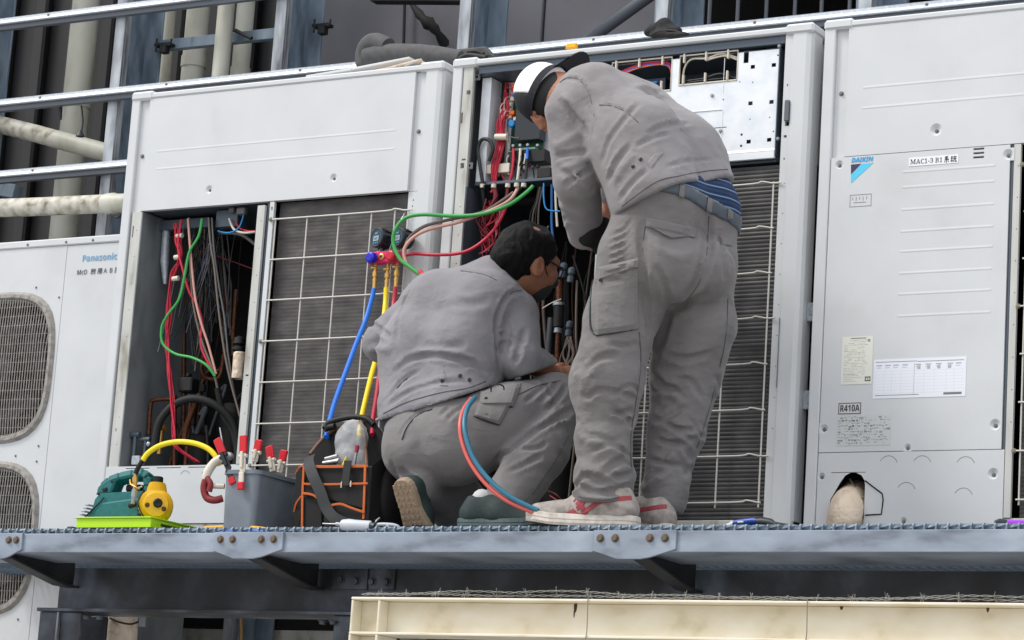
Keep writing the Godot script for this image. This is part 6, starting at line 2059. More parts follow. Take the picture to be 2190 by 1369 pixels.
func tools() -> void:
	# lime tray with the vacuum pump
	var t := thing("lime_tray", "shallow lime green plastic tray under the vacuum pump", "tray", Vector3(-0.2382, 0.0169, 0.6))
	var x0: float = -0.3348
	var x1: float = -0.0504
	var yt: float = 0.0472
	var lime := plain(Color(0.68, 0.86, 0.06), 0.4)
	lime.backlight_enabled = true
	lime.backlight = Color(0.10, 0.13, 0.01)
	var s := Shape.new()
	var yb := 0.0195
	for q in [[x0, x1, 0.676, 0.68], [x0, x1, 0.40, 0.404]]:
		s.span(q[0], q[1], yb, yt, q[2], q[3], 0.0012)
	s.span(x0, x0 + 0.004, yb, yt, 0.4045, 0.6755, 0.0012)
	s.span(x1 - 0.004, x1, yb, yt, 0.4045, 0.6755, 0.0012)
	s.span(x0 + 0.0045, x1 - 0.0045, yb, yb + 0.004, 0.4045, 0.6755, 0.0012)
	obj("tray_walls", s, lime, t)
	s = Shape.new()
	s.span(x0 - 0.004, x1 + 0.004, yt + 0.0005, yt + 0.0045, 0.672, 0.686, 0.0015)
	s.span(x0 - 0.004, x1 + 0.004, yt + 0.0005, yt + 0.0045, 0.394, 0.408, 0.0015)
	s.span(x0 - 0.004, x0 + 0.008, yt + 0.0005, yt + 0.0045, 0.4085, 0.6715, 0.0015)
	s.span(x1 - 0.008, x1 + 0.004, yt + 0.0005, yt + 0.0045, 0.4085, 0.6715, 0.0015)
	obj("tray_rim", s, lime, t)
	s = Shape.new()
	s.span(x1 + 0.0002, x1 + 0.0012, yt - 0.018, yt - 0.010, 0.50, 0.63, 0.0003)
	obj("grip_slot", s, plain(Color(0.16, 0.22, 0.03), 0.6), t)
	vacuum_pump()
	s = Shape.new()
	s.box(Vector3(-0.414, 0.0234, 0.6), Vector3(0.022, 0.02, 0.03), Basis(), 0.003)
	tag(obj("rusty_block", s, M.dark_steel), "small rusty block left of the lime tray", "block")

	# hose lying on the grating between tray and bucket
	var lh := thing("coiled_hose", "flat coil of yellow and blue hose lying before the grey bucket", "hose", Vector3(0.2156, 0.0165, 0.62))
	wire("yellow_turn", lh, [Vector3(0.0934, 0.0269, 0.6), Vector3(0.1631, 0.0266, 0.62), Vector3(0.263, 0.0234, 0.64), Vector3(0.3452, 0.016, 0.66), Vector3(0.3898, 0.0075, 0.67)], 0.0062, plain(Color(0.86, 0.66, 0.18), 0.45), 8)
	wire("blue_turn", lh, [Vector3(0.1126, 0.0156, 0.62), Vector3(0.1947, 0.0125, 0.65), Vector3(0.2857, 0.0079, 0.67), Vector3(0.3687, 0.0035, 0.68)], 0.0075, plain(Color(0.10, 0.35, 0.66), 0.45), 8)
	wire("blue_turn", lh, [Vector3(0.0534, 0.0298, 0.55), Vector3(0.0806, 0.017, 0.6), Vector3(0.1512, 0.0057, 0.66), Vector3(0.2632, 0.0018, 0.685)], 0.0065, plain(Color(0.10, 0.35, 0.66), 0.45), 8)

	# grey bucket, a rounded box open at the top
	var b := thing("grey_bucket", "grey rounded square bucket with red-tipped clamps on its rim", "bucket", Vector3(0.2512, 0.0219, 0.55))
	var bx0: float = 0.1887
	var bx1: float = 0.3128
	var by1: float = 0.193
	var bm := mottled(31, 0.01, Vector3(2, 2, 2), [[0.0, Color(0.40, 0.43, 0.465)], [1.0, Color(0.47, 0.50, 0.535)]], 0.5)
	s = Shape.new()
	var ring := []
	for k in 4:
		var cx: float = [bx1 - 0.022, bx0 + 0.022, bx0 + 0.022, bx1 - 0.022][k]
		var cz: float = [0.66 - 0.022, 0.66 - 0.022, 0.40 + 0.022, 0.40 + 0.022][k]
		for j in 6:
			var a: float = PI * 0.5 * j / 5.0 + PI * 0.5 * k
			ring.append([Vector3(cx, 0, cz), Vector3(cos(a), 0, sin(a))])
	for k in ring.size():
		var p = ring[k]
		var q = ring[(k + 1) % ring.size()]
		var rows := []
		for e in [[0.022, 0.0195, -0.012], [0.022, by1 - 0.012, 0.0], [0.027, by1 - 0.012, 0.0], [0.027, by1, 0.0], [0.019, by1, 0.0], [0.019, 0.042, -0.012]]:
			rows.append([p[0] + p[1] * (e[0] + e[2] * 0.4) + Vector3(0, e[1], 0), q[0] + q[1] * (e[0] + e[2] * 0.4) + Vector3(0, e[1], 0)])
		for r in 5:
			var out: Vector3 = p[1] if r in [0, 2] else Vector3.DOWN if r == 1 else Vector3.UP if r == 3 else -p[1]
			var side: float = 1.0 if r in [0, 2] else -1.0
			if r in [0, 2, 4]:
				var A: Vector3 = rows[r][0]
				var B: Vector3 = rows[r][1]
				var C: Vector3 = rows[r + 1][1]
				var D: Vector3 = rows[r + 1][0]
				var n0: Vector3 = p[1] * side
				var n1: Vector3 = q[1] * side
				if (B - A).cross(C - A).dot(out) > 0.0:
					s.smooth(A, B, C, n0, n1, n1)
					s.smooth(A, C, D, n0, n1, n0)
				else:
					s.smooth(A, C, B, n0, n1, n1)
					s.smooth(A, D, C, n0, n0, n1)
			else:
				s.face([rows[r][0], rows[r][1], rows[r + 1][1], rows[r + 1][0]], out)
	s.span(bx0 + 0.01, bx1 - 0.01, 0.0195, 0.041, 0.41, 0.65)
	obj("bucket_wall", s, bm, b)
	# locking clamps hooked on the rim
	spring_clamp(Vector3(0.2616, 0.1921, 0.665), Vector3(0.02, 1, 0.03), Vector3(0.2549, 0.2909, 0.665), "clamp with red grips standing on the bucket's front rim")
	spring_clamp(Vector3(0.2007, 0.2017, 0.655), Vector3(-0.25, 1, 0.0), Vector3(0.1561, 0.2839, 0.66), "black and red clamp leaning left on the bucket's corner")
	spring_clamp(Vector3(0.2564, 0.2308, 0.6), Vector3(0.2, 1, 0), Vector3(0.2658, 0.2902, 0.6), "clamp leaning right behind the front clamp")
	spring_clamp(Vector3(0.2887, 0.2098, 0.55), Vector3(-0.1, 1, 0), Vector3(0.2699, 0.2785, 0.55), "clamp with red grip on the bucket's right rim, leaning left")
	spring_clamp(Vector3(0.2796, 0.2136, 0.5), Vector3(0.2, 1, 0), Vector3(0.2907, 0.2749, 0.5), "clamp with red grip on the bucket's far right rim, leaning right")
	s = Shape.new()
	s.tube([Vector3(0.1479, 0.2326, 0.6), Vector3(0.1018, 0.3373, 0.58)], [0.003, 0.0022], 7)
	s.ball(Vector3(0.1587, 0.2453, 0.6), Vector3(0.016, 0.013, 0.015))
	tag(obj("steel_rod", s, M.steel), "thin shiny steel rod standing in the grey bucket", "tool")
	# C-clamp jaw hanging off the left side
	var j := thing("jaw_clamp", "big curved clamp jaw with dark red pads hanging left of the bucket", "clamp", Vector3(0.1154, 0.1516, 0.62))
	s = Shape.new()
	s.tube(bend([Vector3(0.1546, 0.2393, 0.62), Vector3(0.1291, 0.221, 0.63), Vector3(0.1138, 0.1883, 0.64), Vector3(0.1114, 0.1628, 0.64)], 5), [0.012, 0.012, 0.0125, 0.0125, 0.013, 0.013, 0.013, 0.0135, 0.0135, 0.0135, 0.0135, 0.013, 0.013, 0.013, 0.012, 0.012], 10)
	s.tube([Vector3(0.1298, 0.1506, 0.635), Vector3(0.1673, 0.151, 0.62)], 0.0085, 8)
	obj("jaw", s, M.w_ivory, j)
	s = Shape.new()
	s.tube(bend([Vector3(0.113, 0.168, 0.643), Vector3(0.1089, 0.1411, 0.643), Vector3(0.12, 0.1145, 0.64), Vector3(0.1448, 0.1065, 0.635), Vector3(0.1642, 0.1142, 0.62)], 5), 0.0115, 10)
	s.tube(bend([Vector3(0.1173, 0.1733, 0.645), Vector3(0.133, 0.1561, 0.645), Vector3(0.1305, 0.1306, 0.645)], 4), 0.009, 8)
	obj("jaw_pad", s, plain(Color(0.50, 0.13, 0.14), 0.5), j)
	tool_bag()
	# grease gun lying in front of the bag
	var gg := thing("white_spray_gun", "white cordless tool lying on the grating before the tool bag", "tool", Vector3(0.6899, 0.0158, 0.66))
	s = Shape.new()
	var ax: Vector3 = (Vector3(0.8206, 0.018, 0.64) - Vector3(0.6299, 0.0215, 0.68)).normalized()
	s.tube([Vector3(0.6378, 0.0228, 0.68), Vector3(0.6427, 0.0228, 0.68), Vector3(0.6669, 0.022, 0.68), Vector3(0.6863, 0.0212, 0.68), Vector3(0.7312, 0.0197, 0.67), Vector3(0.7344, 0.0197, 0.67)], [0.005, 0.016, 0.0185, 0.0165, 0.0165, 0.012], 14)
	obj("body", s, plain(Color(0.74, 0.76, 0.79), 0.4), gg)
	s = Shape.new()
	s.tube([Vector3(0.7296, 0.0197, 0.67), Vector3(0.7489, 0.0182, 0.67)], 0.0125, 12)
	obj("collar", s, M.charcoal_plastic, gg)
	s = Shape.new()
	s.tube(bend([Vector3(0.7457, 0.0189, 0.665), Vector3(0.7562, 0.0264, 0.66), Vector3(0.7976, 0.0255, 0.655), Vector3(0.8141, 0.0194, 0.65), Vector3(0.8084, 0.0113, 0.65), Vector3(0.7577, 0.0088, 0.66), Vector3(0.746, 0.0149, 0.665)], 5), 0.0055, 8)
	s.box(Vector3(0.7837, 0.0172, 0.657), Vector3(0.010, 0.02, 0.012), Basis(), 0.002)
	obj("handle", s, plain(Color(0.70, 0.73, 0.76), 0.4), gg)
	s = Shape.new()
	s.tube([Vector3(0.5793, 0.0258, 0.69), Vector3(0.6199, 0.0249, 0.685), Vector3(0.6231, 0.0249, 0.685), Vector3(0.6407, 0.0232, 0.682)], [0.002, 0.0025, 0.006, 0.007], 8)
	obj("nozzle", s, M.steel, gg)
	# blue tube cutter at the right
	var bc := thing("blue_knife", "blue handled cutter lying on the grating by the right unit's gap", "tool", Vector3(1.8453, 0.0431, 0.5))
	s = Shape.new()
	s.tube([Vector3(1.7974, 0.0446, 0.5), Vector3(1.81, 0.0471, 0.5), Vector3(1.8617, 0.052, 0.5), Vector3(1.8757, 0.0519, 0.5)], [0.007, 0.0105, 0.0115, 0.008], 12)
	obj("handle", s, plain(Color(0.05, 0.24, 0.58), 0.35), bc)
	s = Shape.new()
	s.tube([Vector3(1.8193, 0.0475, 0.511), Vector3(1.8365, 0.0485, 0.5118)], 0.003, 6)
	obj("label", s, M.w_ivory, bc)
	s = Shape.new()
	s.tube([Vector3(1.773, 0.0343, 0.51), Vector3(1.7943, 0.0414, 0.505), Vector3(1.8001, 0.0472, 0.5)], [0.004, 0.007, 0.008], 10)
	obj("white_end", s, plain(Color(0.84, 0.85, 0.86), 0.4), bc)
	s = Shape.new()
	s.tube([Vector3(1.8701, 0.0507, 0.5), Vector3(1.887, 0.0493, 0.5), Vector3(1.9122, 0.0466, 0.5), Vector3(1.9319, 0.0401, 0.5)], [0.011, 0.015, 0.013, 0.005], 10)
	obj("head", s, M.charcoal_plastic, bc)
	s = Shape.new()
	s.tube(bend([Vector3(1.9057, 0.0494, 0.48), Vector3(1.9268, 0.0455, 0.48), Vector3(1.9617, 0.0402, 0.48), Vector3(1.9832, 0.0416, 0.46)], 4), 0.006, 8)
	tag(obj("black_strap", s, M.black), "short black strap lying in the gap between the middle and right units", "strap")
	# purple handled tool at the far right
	var pt := thing("purple_driver", "purple handled screwdriver at the right end of the grating", "tool", Vector3(2.6099, 0.032, 0.55))
	s = Shape.new()
	s.tube([Vector3(2.5972, 0.0345, 0.55), Vector3(2.6048, 0.0351, 0.55), Vector3(2.6439, 0.0357, 0.54), Vector3(2.6842, 0.0357, 0.53)], [0.006, 0.009, 0.0085, 0.007], 10)
	obj("handle", s, plain(Color(0.62, 0.16, 0.82), 0.35), pt)
	s = Shape.new()
	s.tube([Vector3(2.6062, 0.0305, 0.557), Vector3(2.6594, 0.0297, 0.548)], 0.004, 6)
	obj("stripe", s, plain(Color(0.90, 0.30, 0.62), 0.35), pt)
	s = Shape.new()
	s.tube([Vector3(2.5731, 0.0345, 0.56), Vector3(2.5857, 0.0356, 0.56), Vector3(2.5998, 0.0345, 0.55)], [0.007, 0.011, 0.010], 10)
	obj("head", s, M.charcoal_plastic, pt)
	# hose pair in front of the kneeling man
	var hp := thing("hose_pair", "paired blue and coral hoses hanging in an arc before the kneeling man", "hose", Vector3(1.111, 0.1834, 0.68))
	wire("blue_hose", hp, [Vector3(1.0102, 0.4015, 0.6), Vector3(1.0239, 0.3604, 0.66), Vector3(1.0408, 0.3085, 0.7), Vector3(1.0613, 0.2586, 0.715), Vector3(1.0951, 0.1972, 0.72), Vector3(1.153, 0.1368, 0.72), Vector3(1.2184, 0.0915, 0.71), Vector3(1.2917, 0.0585, 0.69)], 0.0072, plain(Color(0.16, 0.42, 0.52), 0.4), 10)
	wire("coral_hose", hp, [Vector3(0.998, 0.3977, 0.6), Vector3(1.0118, 0.3567, 0.66), Vector3(1.0271, 0.3061, 0.7), Vector3(1.0446, 0.2541, 0.712), Vector3(1.0801, 0.1913, 0.717), Vector3(1.1383, 0.1282, 0.717), Vector3(1.2038, 0.0829, 0.707), Vector3(1.2851, 0.051, 0.688)], 0.0062, plain(Color(0.82, 0.36, 0.33), 0.4), 10)


func spring_clamp(foot: Vector3, lean: Vector3, tip: Vector3, label: String) -> void:
	var c := thing("spring_clamp", label, "clamp", foot, "clamps standing in the grey bucket")
	var d := (tip - foot).normalized()
	var l := foot.distance_to(tip)
	var x := d.cross(Vector3(0, 0, 1)).normalized()
	var b := Basis(x, d, x.cross(d))
	var red := plain(Color(0.78, 0.07, 0.13), 0.4)
	var s := Shape.new()
	s.box(foot + d * (l * 0.78), Vector3(0.025, l * 0.55, 0.012), b, 0.004)
	obj("grip", s, red, c)
	s = Shape.new()
	var dark: bool = lean.x < -0.2
	var m: Material = M.charcoal_plastic if dark else M.w_ivory
	s.box(foot + d * (l * 0.22), Vector3(0.019, l * 0.60, 0.008), b, 0.002)
	s.box(foot + d * (l * 0.30) + Vector3(0, 0, 0.009), Vector3(0.010, l * 0.5, 0.006), b, 0.002)
	s.tube([foot + d * (l * 0.42) - x * 0.014, foot + d * (l * 0.42) + x * 0.014], 0.006, 8)
	obj("jaw_plate", s, m, c)
	if foot.z > 0.64:
		s = Shape.new()
		s.box(foot - d * (l * 0.28) + Vector3(0, 0, 0.006), Vector3(0.017, l * 0.40, 0.008), b, 0.002)
		obj("lower_jaw", s, m, c)
		s = Shape.new()
		s.box(foot - d * (l * 0.50) + Vector3(0, 0, 0.008), Vector3(0.022, l * 0.24, 0.012), b, 0.003)
		obj("jaw_tip", s, red, c)


func vacuum_pump() -> void:
	var p := thing("vacuum_pump", "teal vacuum pump with yellow oil housing standing in the lime tray", "pump", Vector3(-0.2382, 0.0631, 0.56))
	var teal := mottled(33, 0.02, Vector3(4, 4, 4), [[0.0, Color(0.05, 0.36, 0.37)], [1.0, Color(0.08, 0.44, 0.44)]], 0.42)
	var yellow := plain(Color(0.95, 0.73, 0.02), 0.38)
	var z := 0.60
	var s := Shape.new()
	# lower body with a cooling shroud
	s.prism([Vector2(-0.354, 0.0435), Vector2(-0.3538, 0.0727), Vector2(-0.3416, 0.093), Vector2(-0.3356, 0.1193), Vector2(-0.3178, 0.1381), Vector2(-0.1629, 0.1436), Vector2(-0.1449, 0.1434), Vector2(-0.1299, 0.0423)], -0.10, Transform3D(Basis(), Vector3(0, 0, z)))
	s.prism([Vector2(-0.3251, 0.0463), Vector2(-0.322, 0.0812), Vector2(-0.2995, 0.1072), Vector2(-0.1674, 0.1205), Vector2(-0.1485, 0.1116), Vector2(-0.1409, 0.0452)], 0.012, Transform3D(Basis(), Vector3(0, 0, z)), 0.006)
	var body := obj("motor_body", s, teal, p)
	for k in 4:
		s = Shape.new()
		s.box(Vector3(-0.1486, 0.1054, 0.613) - Vector3(0, 0.012 * k, 0), Vector3(0.016, 0.004, 0.003), Basis(), 0.001)
		obj("vent_slot", s, M.black, body)
	for k in 4:
		s = Shape.new()
		s.box(Vector3(-0.3728, 0.1013, 0.585) - Vector3(0.006 * k - 0.014, 0.010 * k, 0), Vector3(0.014, 0.004, 0.05), Basis(), 0.001)
		obj("rear_fin", s, M.galv, body)
	s = Shape.new()
	s.tube([Vector3(-0.3758, 0.055, 0.602), Vector3(-0.3394, 0.0834, 0.606), Vector3(-0.3048, 0.1119, 0.608), Vector3(-0.2968, 0.1238, 0.606)], 0.0025, 6)
	obj("joint_line", s, M.black, body)
	# carrying handle round an opening
	s = Shape.new()
	var arch := [Vector3(-0.3266, 0.1383, 0.57), Vector3(-0.3215, 0.1573, 0.57), Vector3(-0.2982, 0.176, 0.57), Vector3(-0.2594, 0.1872, 0.57), Vector3(-0.2096, 0.1953, 0.57), Vector3(-0.1702, 0.1977, 0.57), Vector3(-0.1548, 0.1887, 0.57), Vector3(-0.1483, 0.1625, 0.57), Vector3(-0.1453, 0.1363, 0.57)]
	for k in arch.size() - 1:
		s.bar(arch[k], arch[k + 1] + (arch[k + 1] - arch[k]).normalized() * 0.004, 0.05, 0.026, Vector3(0, 0.3, 1).cross(arch[k + 1] - arch[k]).normalized(), 0.006)
	s.prism([Vector2(-0.3409, 0.1355), Vector2(-0.3297, 0.1647), Vector2(-0.2989, 0.1819), Vector2(-0.266, 0.1815), Vector2(-0.2828, 0.1378)], 0.05, Transform3D(Basis(), Vector3(0, 0, 0.545)), 0.005)
	obj("carry_handle", s, teal, p)
	s = Shape.new()
	s.box(Vector3(-0.3033, 0.15, 0.597), Vector3(0.017, 0.011, 0.008), Basis(Vector3(0, 0, 1), 0.2), 0.002)
	obj("switch", s, M.black, p)
	for q: Vector3 in [Vector3(-0.2779, 0.1729, 0.598), Vector3(-0.1498, 0.1886, 0.598), Vector3(-0.3229, 0.1352, 0.6), Vector3(-0.1485, 0.1434, 0.6)]:
		bolt("case_screw", q, Vector3(0, 0, 1), 0.003, p, M.black)
	s = Shape.new()
	s.box(Vector3(-0.2207, 0.1591, 0.55), Vector3(0.06, 0.022, 0.03), Basis(), 0.006)
	obj("motor_hump", s, M.rubber, p)
	# yellow oil housing with its neck, cap and sight glass
	var ax := Vector3(0.62, 0.0, 0.78).normalized()
	var c: Vector3 = Vector3(-0.114, 0.0998, 0.58)
	s = Shape.new()
	s.lathe([Vector2(0.052, -0.05), Vector2(0.054, -0.045), Vector2(0.054, 0.0), Vector2(0.050, 0.018), Vector2(0.040, 0.030), Vector2(0.036, 0.036), Vector2(0.0, 0.038)], frame(c, ax), 28)
	s.tube([c + Vector3(-0.005, 0.03, -0.005), c + Vector3(-0.005, 0.055, -0.005), c + Vector3(-0.004, 0.068, -0.004), c + Vector3(-0.004, 0.072, -0.004)], [0.034, 0.030, 0.026, 0.022], 18)
	obj("oil_housing", s, yellow, p)
	s = Shape.new()
	s.tube([c + Vector3(-0.004, 0.071, -0.004), c + Vector3(-0.004, 0.088, -0.004), c + Vector3(-0.004, 0.091, -0.004)], [0.0165, 0.0165, 0.013], 14)
	obj("filler_cap", s, M.black, p)
	s = Shape.new()
	s.lathe([Vector2(0.014, 0.03), Vector2(0.015, 0.042), Vector2(0.011, 0.046), Vector2(0.0, 0.043)], frame(c + Vector3(0.006, 0.004, 0), ax), 8)
	obj("sight_glass", s, M.black, p)
	for q in [Vector3(-0.018, -0.004, 0.02), Vector3(0.022, -0.012, -0.012)]:
		bolt("housing_bolt", c + ax * 0.034 + q, ax, 0.0055, p, M.copper)
	s = Shape.new()
	s.tube(bend([c + Vector3(-0.036, 0.045, 0.018), c + Vector3(-0.036, 0.01, 0.042), c + Vector3(-0.02, -0.02, 0.05), c + Vector3(-0.004, -0.045, 0.042)], 4), 0.0022, 6)
	obj("seal_line", s, M.rubber, p)
	# brass fitting, strainer and yellow hose arching over to the bucket
	s = Shape.new()
	s.tube([Vector3(-0.1573, 0.1894, 0.64), Vector3(-0.1563, 0.1807, 0.64), Vector3(-0.1562, 0.1793, 0.64), Vector3(-0.1544, 0.1634, 0.64), Vector3(-0.1542, 0.162, 0.64), Vector3(-0.1538, 0.1432, 0.64)], [0.0055, 0.0055, 0.0092, 0.0092, 0.006, 0.006], 8)
	s.tube(bend([Vector3(-0.179, 0.1732, 0.635), Vector3(-0.1698, 0.1578, 0.64), Vector3(-0.147, 0.1481, 0.645), Vector3(-0.136, 0.143, 0.64)], 3), 0.003, 6)
	obj("inlet_fitting", s, M.brass, p)
	s = Shape.new()
	s.tube([Vector3(-0.1538, 0.1432, 0.64), Vector3(-0.1535, 0.1403, 0.64), Vector3(-0.1548, 0.1202, 0.64), Vector3(-0.1546, 0.1187, 0.64), Vector3(-0.158, 0.0976, 0.637)], [0.006, 0.0088, 0.0088, 0.0068, 0.0068], 10)
	s.tube([Vector3(-0.1535, 0.1403, 0.64), Vector3(-0.1301, 0.1523, 0.635)], 0.003, 6)
	obj("inlet_valve", s, M.steel, p)
	s = Shape.new()
	s.tube([Vector3(-0.1524, 0.0979, 0.635), Vector3(-0.1736, 0.093, 0.63)], 0.009, 10)
	obj("inlet_port", s, M.black, p)
	var h := thing("pump_hose", "yellow hose arching from the vacuum pump to the bucket", "hose", Vector3(-0.0143, 0.2881, 0.63))
	wire("hose_wall", h, [Vector3(-0.1335, 0.231, 0.64), Vector3(-0.1169, 0.2561, 0.635), Vector3(-0.0753, 0.2792, 0.63), Vector3(-0.0181, 0.289, 0.625), Vector3(0.0402, 0.2843, 0.62), Vector3(0.0908, 0.267, 0.615), Vector3(0.1195, 0.2415, 0.61), Vector3(0.1287, 0.2172, 0.6)], 0.0082, M.w_yellow, 10)
	wire("hose_end", h, [Vector3(-0.1557, 0.1908, 0.64), Vector3(-0.1502, 0.2052, 0.64), Vector3(-0.1427, 0.2181, 0.64), Vector3(-0.132, 0.2338, 0.64)], 0.0078, M.black, 10)


func tool_bag() -> void:
	var b := thing("tool_bag", "black open tool bag with orange trim and a slack grey strap", "bag", Vector3(0.5281, 0.0277, 0.5))
	var black := bumped(plain(Color(0.07, 0.062, 0.07), 0.8), relief(41, 0.08), 0.15)
	var orange := plain(Color(0.74, 0.36, 0.12), 0.65)
	var zf := 0.60
	var x0: float = 0.4452
	var x1: float = 0.6764
	var yt: float = 0.2078
	var yb := 0.0195
	var s := Shape.new()
	# front pocket panel, sides leaning, back rising into the arch of the handle side
	s.prism([Vector2(x0 - 0.012, yb), Vector2(x1 + 0.004, yb), Vector2(x1, yt), Vector2(x0 + 0.004, yt)], 0.012, Transform3D(Basis(), Vector3(0, 0, zf - 0.012)), 0.003)
	obj("front_panel", s, black, b)
	s = Shape.new()
	s.face([Vector3(x1 + 0.004, yb, zf), Vector3(x1 + 0.02, yb, 0.44), Vector3(x1 + 0.012, yt + 0.06, 0.44), Vector3(x1, yt + 0.05, 0.52), Vector3(x1, yt, zf)], Vector3(1, 0, 0))
	s.face([Vector3(x0 - 0.012, yb, zf), Vector3(x0 - 0.012, yb, 0.44), Vector3(x0 + 0.0, yt + 0.02, 0.44), Vector3(x0 + 0.004, yt, zf)], Vector3(-1, 0, 0))
	s.prism([Vector2(0.3478, 0.0054), Vector2(0.3225, 0.2339), Vector2(0.3462, 0.2722), Vector2(0.3737, 0.3062), Vector2(0.4083, 0.3356), Vector2(0.4405, 0.3535), Vector2(0.4801, 0.3626), Vector2(0.5245, 0.3729), Vector2(0.567, 0.3648), Vector2(0.6001, 0.3285), Vector2(0.6295, 0.2572), Vector2(0.6492, 0.1445), Vector2(0.6515, 0.0048)], 0.01, Transform3D(Basis(), Vector3(0, 0, 0.43)))
	s.span(x0 - 0.01, x1, yb, yb + 0.006, 0.37, zf - 0.013)
	obj("bag_body", s, black, b)
	# bulging right side pocket
	s = Shape.new()
	s.ball(Vector3(x1 + 0.012, 0.13, 0.47), Vector3(0.032, 0.115, 0.09), Basis(), 12, 18)
	obj("side_pocket", s, black, b)
	# flat front pockets with a slack upper edge
	for q in [[Vector2(0.4455, 0.1193), Vector2(0.5157, 0.0964), Vector2(0.525, -0.0032), Vector2(0.4523, -0.003)], [Vector2(0.5214, 0.088), Vector2(0.5784, 0.0931), Vector2(0.6153, 0.0831), Vector2(0.6604, 0.069), Vector2(0.667, -0.0036), Vector2(0.53, -0.0032)], [Vector2(0.4463, 0.153), Vector2(0.6568, 0.1532), Vector2(0.6635, 0.0788), Vector2(0.4487, 0.1279)]]:
		s = Shape.new()
		s.prism(q, 0.008, Transform3D(Basis(), Vector3(0, 0, zf)), 0.003)
		obj("front_pocket", s, black, b)
	# flared pocket at the left
	s = Shape.new()
	s.prism([Vector2(0.3968, 0.1964), Vector2(0.4218, 0.2157), Vector2(0.4425, 0.0003), Vector2(0.3957, 0.0004), Vector2(0.3963, 0.0632)], 0.012, Transform3D(Basis(), Vector3(0, 0, 0.572)), 0.003)
	obj("left_pocket", s, black, b)
	# orange binding
	var trim := [[[Vector3(0.4361, 0.2141, 0.606), Vector3(0.4733, 0.208, 0.606), Vector3(0.5568, 0.2065, 0.607), Vector3(0.664, 0.2063, 0.606)], 0.010], [[Vector3(0.4408, 0.2138, 0.608), Vector3(0.4474, 0.1209, 0.612), Vector3(0.4558, 0.0167, 0.612)], 0.009], [[Vector3(0.6572, 0.2061, 0.608), Vector3(0.6644, 0.1186, 0.612), Vector3(0.6673, 0.05, 0.612)], 0.009], [[Vector3(0.4488, 0.1554, 0.614), Vector3(0.5362, 0.1523, 0.618), Vector3(0.6738, 0.1539, 0.614)], 0.007], [[Vector3(0.4512, 0.1272, 0.616), Vector3(0.4944, 0.1192, 0.62), Vector3(0.5265, 0.0939, 0.62)], 0.008], [[Vector3(0.5514, 0.0879, 0.622), Vector3(0.5902, 0.0931, 0.622), Vector3(0.6258, 0.0821, 0.62), Vector3(0.6714, 0.0686, 0.616)], 0.008], [[Vector3(0.4344, 0.12, 0.6), Vector3(0.4113, 0.0994, 0.59), Vector3(0.399, 0.0702, 0.58)], 0.007], [[Vector3(0.3801, 0.1942, 0.56), Vector3(0.4055, 0.2103, 0.58), Vector3(0.4322, 0.2124, 0.6)], 0.006], [[Vector3(0.6458, 0.1543, 0.56), Vector3(0.643, 0.1518, 0.54), Vector3(0.6628, 0.1427, 0.58)], 0.006]]
	for q in trim:
		s = Shape.new()
		var l: Array = bend(q[0], 4)
		for k in l.size() - 1:
			var e: Vector3 = l[k + 1] - l[k]
			s.bar(l[k] - e.normalized() * 0.001, l[k + 1] + e.normalized() * 0.001, q[1] * 0.85, 0.0035, Vector3(0, 0, 1), 0.0008)
		obj("orange_binding", s, orange, b)
	# brownish binding along the mouth and the arch
	for q in [[Vector3(0.3855, 0.2632, 0.5), Vector3(0.3908, 0.2994, 0.47), Vector3(0.4117, 0.3338, 0.45), Vector3(0.4371, 0.3536, 0.44), Vector3(0.4756, 0.357, 0.44)], [Vector3(0.5195, 0.3731, 0.44), Vector3(0.5453, 0.3405, 0.46), Vector3(0.5833, 0.2765, 0.5), Vector3(0.65, 0.2118, 0.59)]]:
		s = Shape.new()
		var l: Array = bend(q, 5)
		s.tube(l, 0.0055, 6)
		obj("mouth_binding", s, plain(Color(0.42, 0.30, 0.24), 0.6), b)
	# handle loop
	s = Shape.new()
	s.tube(bend([Vector3(0.41, 0.3476, 0.47), Vector3(0.4121, 0.3636, 0.46), Vector3(0.4465, 0.3774, 0.45), Vector3(0.4983, 0.385, 0.44), Vector3(0.5408, 0.3783, 0.44), Vector3(0.5674, 0.3605, 0.44)], 6), 0.0085, 10)
	s.tube(bend([Vector3(0.4103, 0.3447, 0.47), Vector3(0.4199, 0.352, 0.46), Vector3(0.44, 0.3544, 0.46)], 4), 0.010, 8)
	obj("handle", s, M.black, b)
	# dangling shoulder strap
	s = Shape.new()
	var strap := bend([Vector3(0.4083, 0.2522, 0.53), Vector3(0.4512, 0.2233, 0.6), Vector3(0.4853, 0.1811, 0.625), Vector3(0.5197, 0.1313, 0.63), Vector3(0.5457, 0.0826, 0.63), Vector3(0.5781, 0.0507, 0.63), Vector3(0.6221, 0.0327, 0.62)], 6)
	for k in strap.size() - 1:
		s.bar(strap[k], strap[k + 1] + (strap[k + 1] - strap[k]).normalized() * 0.002, 0.034, 0.004, Vector3(0.3, 0.2, 1), 0.001)
	obj("shoulder_strap", s, plain(Color(0.15, 0.16, 0.17), 0.7), b)
	s = Shape.new()
	s.box(Vector3(0.6004, 0.1847, 0.618), Vector3(0.026, 0.075, 0.004), Basis(Vector3(0, 0, 1), -0.05), 0.001)
	obj("closing_tab", s, plain(Color(0.13, 0.135, 0.14), 0.7), b)
	for q: Vector3 in [Vector3(0.5883, 0.1496, 0.622), Vector3(0.6207, 0.152, 0.622)]:
		s = Shape.new()
		s.box(q, Vector3(0.003, 0.018, 0.004), Basis(), 0.001)
		obj("tab_stitch", s, M.w_ivory, b)
	# what sticks out of the bag: things of their own
	s = Shape.new()
	var clear := StandardMaterial3D.new()
	clear.albedo_color = Color(0.88, 0.89, 0.90, 0.36)
	clear.transparency = BaseMaterial3D.TRANSPARENCY_ALPHA
	clear.roughness = 0.35
